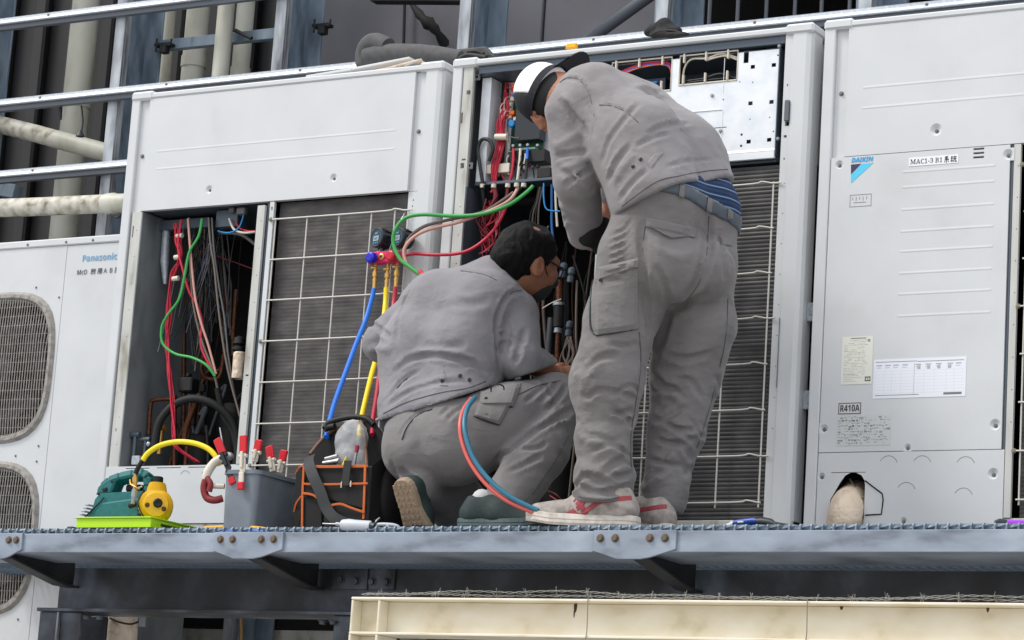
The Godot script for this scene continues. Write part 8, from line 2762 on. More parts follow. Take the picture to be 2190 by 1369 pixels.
	for q: Vector3 in [Vector3(1.5119, 1.0626, 0.62), Vector3(1.4893, 1.0438, 0.62)]:
		s = Shape.new()
		var c := f.hit(q - into * 0.2, into)
		s.lathe([Vector2(0.0055, -0.001), Vector2(0.0055, 0.002), Vector2(0.003, 0.003), Vector2(0.002, 0.0015), Vector2(0.0, 0.0015)], frame(c, f.grad(c)), 10)
		obj("press_stud", s, M.charcoal_plastic, jacket)
	for l in [[Vector3(1.3705, 1.2335, 0.62), Vector3(1.4163, 1.2255, 0.62), Vector3(1.463, 1.2009, 0.62), Vector3(1.4976, 1.1719, 0.62)], [Vector3(1.4622, 0.9324, 0.62), Vector3(1.562, 0.9937, 0.62), Vector3(1.6242, 1.0134, 0.6), Vector3(1.6959, 1.0336, 0.57), Vector3(1.7535, 1.044, 0.54)], [Vector3(1.2576, 1.303, 0.66), Vector3(1.2828, 1.3147, 0.66), Vector3(1.3265, 1.3011, 0.66), Vector3(1.3603, 1.2509, 0.66), Vector3(1.3798, 1.1843, 0.66)]]:
		s = Shape.new()
		f.seam(s, l, 0.0014, into)
		obj("stitched_seam", s, M.seam, jacket)

	# ---- trousers
	var tb := [[waist - right * 0.085, waist + right * 0.085, 0.114, 0.116], [waist - right * 0.08, hipl, 0.116, 0.124], [waist + right * 0.08, hipr, 0.116, 0.127], [hipl, hipr, 0.115, 0.125], [hipl, thl, 0.124, 0.103], [thl, knl, 0.101, 0.102], [knl, shil, 0.102, 0.078], [shil, anl.lerp(shil, 0.3), 0.078, 0.080], [anl.lerp(shil, 0.25), anl + Vector3(0, -0.03, 0), 0.084, 0.082], [hipr, thr, 0.122, 0.114], [thr, knr, 0.118, 0.100], [knr, shir, 0.100, 0.076], [shir, anr, 0.078, 0.066], [anr, anr + Vector3(0, -0.035, 0), 0.066, 0.062], [Vector3(1.5899, 0.7393, 0.63), Vector3(1.6802, 0.7564, 0.52), 0.090, 0.090]]
	f = Field.around(tb, 0.0065)
	f.bones(tb, 0.02)
	f.ruffle(noise(70, 3.5, 2), Basis(), 0.010)
	f.ruffle(noise(71, 6.0, 2), Basis().scaled(Vector3(0.8, 2.6, 0.8)), 0.0045, false, 0.0, 0.62)
	limb_folds(f, rng, knl.lerp(thl, 0.2), shil, 0.10, -into, 7, 0.009)
	limb_folds(f, rng, shil, anl, 0.09, -into, 4, 0.012)
	limb_folds(f, rng, knr, anr, 0.095, -into, 11, 0.009)
	for l in [[[Vector3(1.4506, 0.397, 0.7), Vector3(1.5205, 0.3808, 0.72), Vector3(1.5616, 0.3676, 0.7), Vector3(1.5763, 0.3603, 0.68)], 0.009, 0.009], [[Vector3(1.4988, 0.3302, 0.7), Vector3(1.5432, 0.316, 0.7), Vector3(1.5661, 0.2929, 0.68)], 0.009, 0.009], [[Vector3(1.4226, 0.1623, 0.7), Vector3(1.4706, 0.1342, 0.71), Vector3(1.5168, 0.1362, 0.71)], 0.016, 0.018], [[Vector3(1.4132, 0.1287, 0.7), Vector3(1.4638, 0.1058, 0.71), Vector3(1.5365, 0.0999, 0.71), Vector3(1.5849, 0.1137, 0.7)], 0.012, 0.014], [[Vector3(1.513, 0.1584, 0.7), Vector3(1.5525, 0.1408, 0.71), Vector3(1.5856, 0.1471, 0.7)], 0.010, 0.012], [[Vector3(1.4213, 0.1806, 0.7), Vector3(1.4792, 0.1573, 0.71), Vector3(1.5438, 0.1641, 0.71)], 0.014, -0.009], [[Vector3(1.5492, 0.2845, 0.5), Vector3(1.5925, 0.2704, 0.5), Vector3(1.6497, 0.266, 0.48)], 0.009, 0.009], [[Vector3(1.5262, 0.2293, 0.5), Vector3(1.5932, 0.2097, 0.5), Vector3(1.6299, 0.207, 0.48)], 0.009, 0.009], [[Vector3(1.5713, 0.3304, 0.5), Vector3(1.6163, 0.3095, 0.5), Vector3(1.6647, 0.3066, 0.48)], 0.009, 0.009], [[Vector3(1.552, 0.1681, 0.5), Vector3(1.6088, 0.191, 0.5)], 0.009, -0.007],
			[[Vector3(1.5802, 0.8564, 0.72), Vector3(1.59, 0.7695, 0.72), Vector3(1.6083, 0.6366, 0.72), Vector3(1.62, 0.5157, 0.7)], 0.014, 0.013], [[Vector3(1.6053, 0.8264, 0.7), Vector3(1.629, 0.7454, 0.7), Vector3(1.6206, 0.6488, 0.66)], 0.02, -0.006], [[Vector3(1.7395, 0.8905, 0.62), Vector3(1.7298, 0.8158, 0.6), Vector3(1.7135, 0.7236, 0.6), Vector3(1.6523, 0.6644, 0.58)], 0.018, 0.012], [[Vector3(1.7447, 0.851, 0.56), Vector3(1.7606, 0.77, 0.56), Vector3(1.7693, 0.7163, 0.56)], 0.010, 0.008], [[Vector3(1.7545, 0.8036, 0.56), Vector3(1.7754, 0.7737, 0.54)], 0.010, -0.006], [[Vector3(1.6258, 0.6415, 0.6), Vector3(1.6715, 0.6569, 0.58), Vector3(1.7251, 0.6852, 0.56)], 0.020, 0.007], [[Vector3(1.592, 0.8072, 0.7), Vector3(1.6524, 0.764, 0.7), Vector3(1.6971, 0.7667, 0.66), Vector3(1.7109, 0.8123, 0.62)], 0.016, -0.005], [[Vector3(1.6145, 0.7462, 0.7), Vector3(1.64, 0.6832, 0.68), Vector3(1.6474, 0.6344, 0.66)], 0.012, 0.006], [[Vector3(1.529, 0.4679, 0.52), Vector3(1.5756, 0.4264, 0.52), Vector3(1.6195, 0.4224, 0.52)], 0.014, 0.010], [[Vector3(1.5802, 0.5157, 0.54), Vector3(1.6438, 0.504, 0.52), Vector3(1.7098, 0.5333, 0.48)], 0.012, 0.006], [[Vector3(1.4972, 0.5165, 0.72), Vector3(1.5487, 0.5053, 0.72), Vector3(1.5957, 0.5127, 0.7)], 0.010, 0.005], [[Vector3(1.425, 0.4505, 0.7), Vector3(1.4778, 0.4777, 0.72), Vector3(1.543, 0.4819, 0.72)], 0.012, 0.006], [[Vector3(1.4083, 0.372, 0.7), Vector3(1.4362, 0.4369, 0.7), Vector3(1.486, 0.4643, 0.72)], 0.012, -0.005], [[Vector3(1.6208, 0.6284, 0.6), Vector3(1.6048, 0.5561, 0.6), Vector3(1.5856, 0.4906, 0.6)], 0.018, 0.008]]:
		f.crease(l[0], l[1], l[2], into)
	for k in 7:
		var y0: Vector3 = Vector3(1.488, 0.8172, 0.74) + Vector3(0, -0.022 * k, 0)
		f.crease([y0, y0 + Vector3(0.8208, 0.4235, -0.3834) * 0.05, y0 + Vector3(0.719, 0.6389, -0.2737) * 0.08], 0.008, 0.006, into)
	f.clip(belt_at + belt_up * 0.030, belt_up)
	f.clip(anl + Vector3(0, -0.038, 0), Vector3(0.02, -1, 0))
	s = Shape.new()
	f.skin(s)
	var tc := cloth(72, Color(0.398, 0.385, 0.382), Color(0.472, 0.46, 0.46), 0.62, 1.8)
	var tr := obj("trousers", s, tc, p)
	# back pocket flap, far pocket flap, cargo pocket with its flap and pleat
	s = Shape.new()
	f.patch(s, Vector3(1.5924, 0.8703, 0.72), Vector3(1.7313, 0.8442, 0.66), Vector3(1.7199, 0.8184, 0.66), Vector3(1.594, 0.8436, 0.72), into, 0.004, 12, 5, 0.004)
	f.patch(s, Vector3(1.5953, 0.8475, 0.72), Vector3(1.7211, 0.8223, 0.66), Vector3(1.6551, 0.8161, 0.68), Vector3(1.6463, 0.8193, 0.68), into, 0.0045, 12, 4, 0.004)
	obj("back_pocket_flap", s, tc, tr)
	s = Shape.new()
	f.patch(s, Vector3(1.7577, 0.8389, 0.58), Vector3(1.782, 0.8375, 0.54), Vector3(1.7801, 0.8188, 0.54), Vector3(1.7633, 0.8159, 0.58), into, 0.003, 6, 5, 0.002)
	obj("back_pocket_flap", s, tc, tr)
	s = Shape.new()
	f.patch(s, Vector3(1.454, 0.7086, 0.74), Vector3(1.5867, 0.7308, 0.74), Vector3(1.5959, 0.5485, 0.73), Vector3(1.457, 0.5411, 0.73), into, 0.010, 10, 12, 0.0)
	obj("cargo_pocket", s, tc, tr)
	s = Shape.new()
	f.patch(s, Vector3(1.468, 0.7246, 0.76), Vector3(1.5937, 0.7466, 0.75), Vector3(1.5924, 0.7203, 0.75), Vector3(1.4666, 0.6797, 0.76), into, 0.015, 10, 5, 0.003)
	obj("cargo_flap", s, tc, tr)
	s = Shape.new()
	for l in [[Vector3(1.4522, 0.6839, 0.75), Vector3(1.4503, 0.6244, 0.75), Vector3(1.4562, 0.5581, 0.75), Vector3(1.4654, 0.5387, 0.74)], [Vector3(1.5033, 0.7078, 0.75), Vector3(1.5081, 0.6349, 0.75), Vector3(1.5242, 0.5658, 0.75)], [Vector3(1.4699, 0.5359, 0.74), Vector3(1.5351, 0.5411, 0.74), Vector3(1.5957, 0.5512, 0.73)]]:
		f.seam(s, l, 0.003, into)
	obj("pocket_piping", s, M.charcoal_plastic, tr)
	for l in [[Vector3(1.6083, 0.6848, 0.74), Vector3(1.6007, 0.7379, 0.74), Vector3(1.6015, 0.8172, 0.74), Vector3(1.5971, 0.8647, 0.72)], [Vector3(1.5992, 0.5406, 0.73), Vector3(1.5948, 0.4578, 0.7), Vector3(1.5817, 0.3558, 0.69), Vector3(1.5657, 0.254, 0.68), Vector3(1.5743, 0.1632, 0.68)], [Vector3(1.7312, 0.8932, 0.6), Vector3(1.7291, 0.8025, 0.6), Vector3(1.7113, 0.7104, 0.6), Vector3(1.6641, 0.6612, 0.58)], [Vector3(1.7546, 0.6767, 0.5), Vector3(1.7407, 0.5482, 0.48), Vector3(1.7007, 0.3939, 0.46), Vector3(1.6555, 0.2642, 0.45)], [Vector3(1.427, 0.0907, 0.71), Vector3(1.5115, 0.0781, 0.72), Vector3(1.5864, 0.0906, 0.7)]]:
		s = Shape.new()
		f.seam(s, l, 0.0014, into)
		obj("stitched_seam", s, M.seam, tr)
	s = Shape.new()
	var c1 := f.hit(Vector3(1.4837, 0.6867, 0.76) - into * 0.2, into) - into * 0.017
	s.lathe([Vector2(0.005, -0.003), Vector2(0.005, 0.002), Vector2(0.003, 0.003), Vector2(0, 0.002)], frame(c1, -into), 10)
	obj("press_stud", s, M.charcoal_plastic, tr)
	# belt and its loops
	var bb := [[waist - right * 0.085, waist + right * 0.085, 0.1205, 0.1225], [waist - right * 0.08, hipl, 0.1225, 0.127], [waist + right * 0.08, hipr, 0.1225, 0.131]]
	f = Field.around(bb, 0.008)
	f.bones(bb, 0.02)
	f.ruffle(noise(70, 3.5, 2), Basis(), 0.010)
	var lf := f
	f.clip(belt_at + belt_up * 0.024, belt_up)
	f.clip(belt_at - belt_up * 0.016, -belt_up)
	s = Shape.new()
	f.skin(s)
	obj("belt", s, plain(Color(0.285, 0.315, 0.355), 0.55), p)
	for q in [[Vector3(1.649, 0.9823, 0.62), Vector3(1.6463, 0.9286, 0.62)], [Vector3(1.7222, 0.9604, 0.58), Vector3(1.7179, 0.9083, 0.58)], [Vector3(1.7675, 0.9458, 0.54), Vector3(1.7687, 0.8973, 0.54)]]:
		s = Shape.new()
		var w: Vector3 = Vector3(0.8587, -0.0329, -0.5115) * 0.0075
		lf.patch(s, q[0] - w, q[0] + w, q[1] + w, q[1] - w, into, 0.006, 3, 8)
		obj("belt_loop", s, tc, tr)

	# ---- glove on the near hand, shoes
	s = Shape.new()
	var gw := Vector3(1.2853, 0.9051, 0.47)
	hand(s, gw + Vector3(-0.0672, -0.1501, -0.9864) * 0.035, Vector3(0.1856, -0.2134, -0.9592), Vector3(0.8711, 0.2069, 0.4454), Vector3(-0.2918, 0.4729, -0.8314), 0.8, 0.004)
	f = Field.around([[gw, gw + Vector3(0.2456, -0.0448, -0.9683) * 0.07, 0.05, 0.05]], 0.006)
	f.bones([[gw, gw + Vector3(0.4193, 0.2786, -0.8641) * 0.035, 0.043, 0.040], [gw + Vector3(0.4193, 0.2786, -0.8641) * 0.02, gw + Vector3(0.2607, -0.42, -0.8693) * 0.055, 0.040, 0.036]], 0.015)
	f.ruffle(noise(77, 14.0, 2), Basis(), 0.006)
	f.skin(s)
	obj("glove", s, plain(Color(0.025, 0.023, 0.025), 0.8), p)
	var worn := mottled(74, 0.012, Vector3(5, 5, 5), [[0.0, Color(0.46, 0.42, 0.395)], [0.5, Color(0.60, 0.57, 0.545)], [1.0, Color(0.70, 0.68, 0.66)]], 0.7)
	var white := mottled(75, 0.012, Vector3(5, 5, 5), [[0.0, Color(0.66, 0.62, 0.57)], [1.0, Color(0.86, 0.84, 0.81)]], 0.6)
	var red := plain(Color(0.60, 0.25, 0.28), 0.7)
	shoe(p, Vector3(1.5623, 0.018, 0.605), Vector3(-0.985, 0, 0.17), Vector3.UP, 1.16, worn, white, red, null)
	shoe(p, Vector3(1.6037, 0.018, 0.465), Vector3(-0.97, 0, -0.05), Vector3.UP, 1.12, worn, white, red, null)


func kneeling_person() -> void:
	var p := thing("person", "man in grey workwear and glasses kneeling before the middle unit's wiring, back turned", "person", Vector3(0.9558, 0.026, 0.5))
	var into := Vector3(-0.5135, 0.1949, -0.8357)
	var right := Vector3(1, 0, 0)
	var skin := mottled(81, 0.03, Vector3(6, 6, 6), [[0.0, Color(0.50, 0.32, 0.23)], [1.0, Color(0.62, 0.42, 0.32)]], 0.5)
	skin.subsurf_scatter_enabled = true
	skin.subsurf_scatter_strength = 0.08
	var grey := cloth(82, Color(0.455, 0.445, 0.455), Color(0.54, 0.532, 0.55))
	var waist := Vector3(0.7975, 0.3821, 0.47)
	var mid := Vector3(0.785, 0.5713, 0.44)
	var chest := Vector3(0.8174, 0.7206, 0.4)
	var neck := Vector3(0.8964, 0.8043, 0.36)
	var shl := Vector3(0.6906, 0.7121, 0.42)
	var ell := Vector3(0.5659, 0.6121, 0.42)
	var wrl := Vector3(0.563, 0.5788, 0.18)
	var shr := Vector3(0.9755, 0.6977, 0.36)
	var elr := Vector3(1.0247, 0.5531, 0.38)
	var wrr := Vector3(1.0189, 0.5528, 0.16)
	var hipl := Vector3(0.7883, 0.2745, 0.53)
	var hipr := Vector3(0.8907, 0.2872, 0.5)
	var knl := Vector3(0.7567, 0.1407, 0.22)
	var knr := Vector3(1.092, 0.4298, 0.26)
	var anl := Vector3(0.8135, 0.1358, 0.56)
	var anr := Vector3(1.1062, 0.1071, 0.55)
	var head := Vector3(0.9832, 0.8736, 0.3)
	var F := Vector3(0.3231, -0.0848, -0.9425)
	var U := Vector3(0.1626, 0.9861, -0.033)
	U = (U - F * U.dot(F)).normalized()
	var S := F.cross(U).normalized()
	var hb := Basis(S, U, -F)

	var bones := [[waist - right * 0.05, waist + right * 0.05, 0.08, 0.08], [waist, mid, 0.085, 0.09], [mid - right * 0.06, chest - right * 0.05, 0.09, 0.085], [mid + right * 0.06, chest + right * 0.05, 0.09, 0.085], [chest, neck, 0.085, 0.058], [neck, head - U * 0.06 - F * 0.03, 0.056, 0.054], [shl.lerp(chest, 0.4), shl, 0.05, 0.048], [shl, ell, 0.044, 0.038], [ell, wrl, 0.036, 0.026], [shr.lerp(chest, 0.4), shr, 0.05, 0.048], [shr, elr, 0.044, 0.038], [elr, wrr, 0.036, 0.026], [waist, hipl, 0.08, 0.07], [waist, hipr, 0.08, 0.075], [hipl, knl, 0.08, 0.055], [hipr, knr, 0.08, 0.055], [knl, anl, 0.05, 0.036], [knr, anr, 0.055, 0.036]]
	var f := Field.around(bones, 0.015)
	f.bones(bones, 0.03)
	var s := Shape.new()
	f.skin(s)
	# head with brow, nose, jaw, ears
	f = Field.new(head - Vector3(0.16, 0.19, 0.16), head + Vector3(0.16, 0.15, 0.16), 0.0042)
	f.egg(head + U * 0.005 - F * 0.008, Vector3(0.076, 0.100, 0.096), hb, 0.01)
	f.egg(head - U * 0.050 + F * 0.026, Vector3(0.058, 0.068, 0.068), hb, 0.04)
	f.bone(head + F * 0.082 + U * 0.018 - S * 0.03, head + F * 0.082 + U * 0.018 + S * 0.03, 0.012, 0.012, 0.02)
	f.bone(head + F * 0.090 + U * 0.004, head + F * 0.112 - U * 0.034, 0.008, 0.0125, 0.012)
	f.bone(head + F * 0.075 - U * 0.025 + S * 0.035, head + F * 0.06 - U * 0.03 + S * 0.05, 0.015, 0.015, 0.02)
	f.egg(head + F * 0.088 - U * 0.008 + S * 0.032, Vector3(0.014, 0.010, 0.012), hb, 0.006, true)
	f.bone(head - U * 0.06 - F * 0.035, neck, 0.054, 0.058, 0.03)
	for e: float in [-1.0, 1.0]:
		f.egg(head + S * (0.078 * e) - U * 0.020 - F * 0.024, Vector3(0.010, 0.035, 0.022), hb * Basis(Vector3(0, 1, 0), -0.45 * e) * Basis(Vector3(1, 0, 0), 0.2), 0.006)
		f.egg(head + S * (0.090 * e) - U * 0.016 - F * 0.020, Vector3(0.006, 0.020, 0.011), hb, 0.004, true)
	f.skin(s)
	hand(s, wrr, Vector3(0.4653, 0.0549, -0.8835), Vector3(0.3083, 0.4779, 0.8225), Vector3(-0.4145, 0.9079, 0.0621), 0.7)
	hand(s, wrl, Vector3(0.338, 0.2813, -0.8981), Vector3(0.4042, 0.4878, 0.7738), Vector3(0.0664, 0.9739, -0.2172), 0.7)
	obj("body", s, skin, p)
	# hair with a thin crown
	f = Field.new(head - Vector3(0.15, 0.15, 0.15), head + Vector3(0.15, 0.15, 0.15), 0.0045)
	f.egg(head + U * 0.008 - F * 0.012, Vector3(0.085, 0.109, 0.107), hb, 0.01)
	f.bone(head - F * 0.055 - U * 0.085, head - F * 0.075 - U * 0.02, 0.043, 0.05, 0.03)
	f.bone(head + S * 0.07 + F * 0.008, head + S * 0.066 + F * 0.014 - U * 0.035, 0.012, 0.006, 0.01)
	f.egg(head + U * 0.112 - F * 0.022 + S * 0.045, Vector3(0.034, 0.020, 0.032), hb * Basis(Vector3(0, 0, 1), -0.35), 0.02, true)
	f.clip(head + F * 0.046 + U * 0.030, F * 0.72 - U * 0.70)
	f.egg(head + S * 0.09 - U * 0.030 - F * 0.026, Vector3(0.03, 0.030, 0.022), hb, 0.008, true)
	f.ruffle(noise(83, 45.0, 2), Basis().scaled(Vector3(1, 0.35, 1)), 0.0035)
	f.ruffle(noise(84, 16.0, 2), Basis(), 0.004)
	s = Shape.new()
	f.skin(s)
	var hair := mottled(85, 0.06, Vector3(10, 2.5, 10), [[0.0, Color(0.022, 0.02, 0.022)], [0.7, Color(0.04, 0.036, 0.037)], [1.0, Color(0.075, 0.068, 0.068)]], 0.45)
	bumped(hair, relief(86, 0.10), 0.25)
	hair.metallic_specular = 0.25
	obj("hair", s, hair, p)
	# face mask, its loop, glasses
	f = Field.new(head - Vector3(0.14, 0.19, 0.14), head + Vector3(0.14, 0.1, 0.14), 0.0045)
	f.egg(head - U * 0.050 + F * 0.026, Vector3(0.063, 0.073, 0.075), hb, 0.04)
	f.bone(head + F * 0.090 - U * 0.010, head + F * 0.112 - U * 0.036, 0.014, 0.018, 0.02)
	f.clip(head + F * 0.030 - U * 0.03, -F * 0.85 + U * 0.2)
	f.clip(head + F * 0.09 - U * 0.014, U * 0.9 - F * 0.1)
	s = Shape.new()
	f.skin(s)
	obj("face_mask", s, plain(Color(0.13, 0.145, 0.145), 0.8), p)
	s = Shape.new()
	s.tube(bend([head + S * 0.080 - U * 0.005 - F * 0.006, head + S * 0.074 - U * 0.03 + F * 0.02, head + S * 0.060 - U * 0.05 + F * 0.045], 5), 0.0016, 5)
	s.tube(bend([head + S * 0.082 + U * 0.006, head + S * 0.078 + U * 0.002 + F * 0.04, head + S * 0.068 - U * 0.004 + F * 0.086], 5), 0.0028, 6)
	for e: float in [-1.0, 1.0]:
		var ringp := []
		for k in 19:
			var a := TAU * k / 18.0
			ringp.append(head + S * (e * 0.033 + 0.026 * cos(a)) + U * (-0.008 + 0.018 * sin(a)) + F * (0.103 - 0.012 * absf(cos(a)) * (1.0 if cos(a) * e > 0.0 else 0.2)))
		s.tube(ringp, 0.0022, 5)
	s.tube([head + S * 0.008 + F * 0.104, head - S * 0.008 + F * 0.104], 0.002, 5)
	obj("glasses", s, M.black, p)

	# ---- jacket
	var jb := [[waist - right * 0.05, waist + right * 0.075, 0.122, 0.126], [waist - right * 0.05, mid - right * 0.07, 0.122, 0.122], [waist + right * 0.075, mid + right * 0.08, 0.126, 0.124], [mid - right * 0.075, chest - right * 0.07, 0.124, 0.105], [mid + right * 0.08, chest + right * 0.07, 0.124, 0.110], [chest - right * 0.07, chest + right * 0.10, 0.105, 0.105], [chest, neck, 0.105, 0.070], [shl.lerp(chest, 0.4), shl, 0.08, 0.072, 0.02], [shl, ell, 0.070, 0.066, 0.006], [ell, wrl, 0.064, 0.048, 0.008], [shr.lerp(chest, 0.35), shr, 0.085, 0.074, 0.02], [shr, elr, 0.073, 0.070, 0.006], [elr, wrr.lerp(elr, 0.35), 0.068, 0.050, 0.008], [neck, neck.lerp(head - U * 0.06, 0.25), 0.070, 0.066]]
	f = Field.around(jb, 0.0065)
	f.bones(jb, 0.035)
	f.ruffle(noise(87, 3.0, 2), Basis(), 0.009)
	f.ruffle(noise(88, 7.0, 2), Basis().rotated(Vector3(0, 0, 1), 0.3).scaled(Vector3(1.0, 1.8, 1.0)), 0.0035)
	var rng := RandomNumberGenerator.new()
	rng.seed = 18
	limb_folds(f, rng, elr.lerp(shr, 0.4), elr, 0.073, -into, 2, 0.006)
	for l in [[[Vector3(1.0341, 0.7531, 0.42), Vector3(1.0084, 0.7387, 0.44), Vector3(0.9856, 0.6953, 0.45), Vector3(0.9814, 0.6372, 0.46), Vector3(0.9916, 0.5668, 0.46), Vector3(1.0064, 0.4965, 0.46)], 0.009, 0.010], [[Vector3(0.6741, 0.7677, 0.46), Vector3(0.6643, 0.7179, 0.48), Vector3(0.6655, 0.6565, 0.5), Vector3(0.6672, 0.5994, 0.5)], 0.008, 0.008], [[Vector3(0.6947, 0.4879, 0.56), Vector3(0.7721, 0.5262, 0.58), Vector3(0.8517, 0.5345, 0.58), Vector3(0.9263, 0.5226, 0.57), Vector3(0.979, 0.5052, 0.55), Vector3(1.0037, 0.4833, 0.53)], 0.012, 0.013], [[Vector3(0.7068, 0.4987, 0.56), Vector3(0.803, 0.5418, 0.58), Vector3(0.8988, 0.5438, 0.58), Vector3(0.9777, 0.5219, 0.55)], 0.014, -0.007], [[Vector3(0.9419, 0.5008, 0.58), Vector3(0.9695, 0.5009, 0.56), Vector3(1, 0.4843, 0.54)], 0.008, 0.008], [[Vector3(0.682, 0.3902, 0.56), Vector3(0.78, 0.4326, 0.58), Vector3(0.8743, 0.4532, 0.58), Vector3(0.9571, 0.4585, 0.56)], 0.010, 0.006], [[Vector3(0.6878, 0.418, 0.56), Vector3(0.7452, 0.4615, 0.58), Vector3(0.807, 0.4943, 0.58)], 0.009, 0.006], [[Vector3(0.5491, 0.6655, 0.48), Vector3(0.5879, 0.6424, 0.48), Vector3(0.6334, 0.6162, 0.48)], 0.010, 0.009], [[Vector3(0.5487, 0.5765, 0.48), Vector3(0.593, 0.5849, 0.48), Vector3(0.6432, 0.5787, 0.48)], 0.010, -0.007], [[Vector3(0.7885, 0.5687, 0.56), Vector3(0.8693, 0.5628, 0.56), Vector3(0.9422, 0.5717, 0.55)], 0.016, 0.004], [[Vector3(1.0175, 0.6637, 0.46), Vector3(1.0265, 0.6073, 0.46), Vector3(1.018, 0.5518, 0.46)], 0.010, 0.007], [[Vector3(1.0713, 0.6375, 0.44), Vector3(1.0549, 0.5823, 0.44), Vector3(1.0411, 0.513, 0.44)], 0.012, 0.006], [[Vector3(0.8251, 0.7133, 0.48), Vector3(0.9062, 0.7067, 0.48), Vector3(0.9574, 0.7227, 0.46)], 0.018, 0.003], [[Vector3(0.8208, 0.8265, 0.42), Vector3(0.895, 0.8126, 0.42), Vector3(0.9482, 0.7914, 0.42)], 0.007, 0.004], [[Vector3(0.7974, 0.3662, 0.56), Vector3(0.9107, 0.397, 0.58), Vector3(1.0008, 0.4273, 0.55)], 0.008, 0.004]]:
		f.crease(l[0], l[1], l[2], into)
	f.clip(Vector3(0.8636, 0.39, 0.58), Vector3(0.2209, -0.9135, -0.3416))
	f.clip(wrl + (ell - wrl).normalized() * 0.02, wrl - ell, 0.1)
	s = Shape.new()
	f.skin(s)
	var jacket := obj("jacket", s, grey, p)
	s = Shape.new()
	f.patch(s, Vector3(0.8724, 0.4575, 0.58), Vector3(0.9011, 0.4565, 0.58), Vector3(0.9037, 0.444, 0.58), Vector3(0.8718, 0.445, 0.58), into, 0.003, 5, 4)
	f.patch(s, Vector3(0.8775, 0.4919, 0.58), Vector3(0.8839, 0.4917, 0.58), Vector3(0.901, 0.4579, 0.58), Vector3(0.8723, 0.4588, 0.58), into, 0.003, 5, 5)
	obj("side_tab", s, grey, jacket)
	for q: Vector3 in [Vector3(0.8836, 0.4571, 0.58), Vector3(0.9427, 0.4704, 0.58), Vector3(0.9692, 0.459, 0.57)]:
		s = Shape.new()
		var c := f.hit(q - into * 0.2, into) - into * 0.002
		s.lathe([Vector2(0.006, -0.001), Vector2(0.006, 0.002), Vector2(0.0035, 0.003), Vector2(0.002, 0.0015), Vector2(0.0, 0.0015)], frame(c, f.grad(c)), 10)
		obj("press_stud", s, M.charcoal_plastic, jacket)
	for l in [[Vector3(0.6756, 0.3708, 0.56), Vector3(0.7668, 0.3982, 0.58), Vector3(0.8768, 0.4228, 0.58), Vector3(0.9648, 0.4357, 0.57), Vector3(1.0142, 0.4572, 0.55)], [Vector3(1.0371, 0.7558, 0.42), Vector3(1.0098, 0.7415, 0.44), Vector3(0.9824, 0.6955, 0.45), Vector3(0.9782, 0.6373, 0.46), Vector3(0.9884, 0.5669, 0.46)], [Vector3(0.8211, 0.8236, 0.42), Vector3(0.8952, 0.8098, 0.42), Vector3(0.9484, 0.7885, 0.42)]]:
		s = Shape.new()
		f.seam(s, l, 0.0014, into)
		obj("stitched_seam", s, M.seam, jacket)
	# navy shirt showing at the waist
	var sb := [[waist - right * 0.05, waist + right * 0.07, 0.110, 0.114], [waist - right * 0.05, mid - right * 0.07, 0.116, 0.11], [waist + right * 0.07, mid + right * 0.07, 0.114, 0.11]]
	f = Field.around(sb, 0.010)
	f.bones(sb, 0.035)
	f.clip(mid, mid - waist)
	s = Shape.new()
	f.skin(s)
	obj("navy_shirt", s, plain(Color(0.07, 0.09, 0.14), 0.8), p)

	# ---- trousers
	var tb := [[waist + Vector3(0, -0.01, 0) - right * 0.045, waist + Vector3(0, -0.01, 0) + right * 0.07, 0.112, 0.118], [waist - right * 0.045, hipl, 0.110, 0.102], [waist + right * 0.06, hipr, 0.118, 0.128], [hipl, hipr, 0.10, 0.122], [hipr, Vector3(1.0176, 0.3575, 0.42), 0.126, 0.112], [Vector3(1.0176, 0.3575, 0.42), knr, 0.112, 0.094], [knr, Vector3(1.1138, 0.2828, 0.4), 0.096, 0.088], [Vector3(1.1138, 0.2828, 0.4), anr + Vector3(0, -0.02, 0), 0.088, 0.068], [hipl, knl, 0.11, 0.085], [knl, anl + Vector3(0, 0.01, 0), 0.072, 0.058]]
	f = Field.around(tb, 0.0065)
	f.bones(tb, 0.018)
	f.ruffle(noise(90, 3.2, 2), Basis(), 0.009)
	f.ruffle(noise(91, 7.0, 2), Basis().scaled(Vector3(1.2, 1.8, 1.2)), 0.003)
	limb_folds(f, rng, knr, anr, 0.085, -into, 3, 0.005)
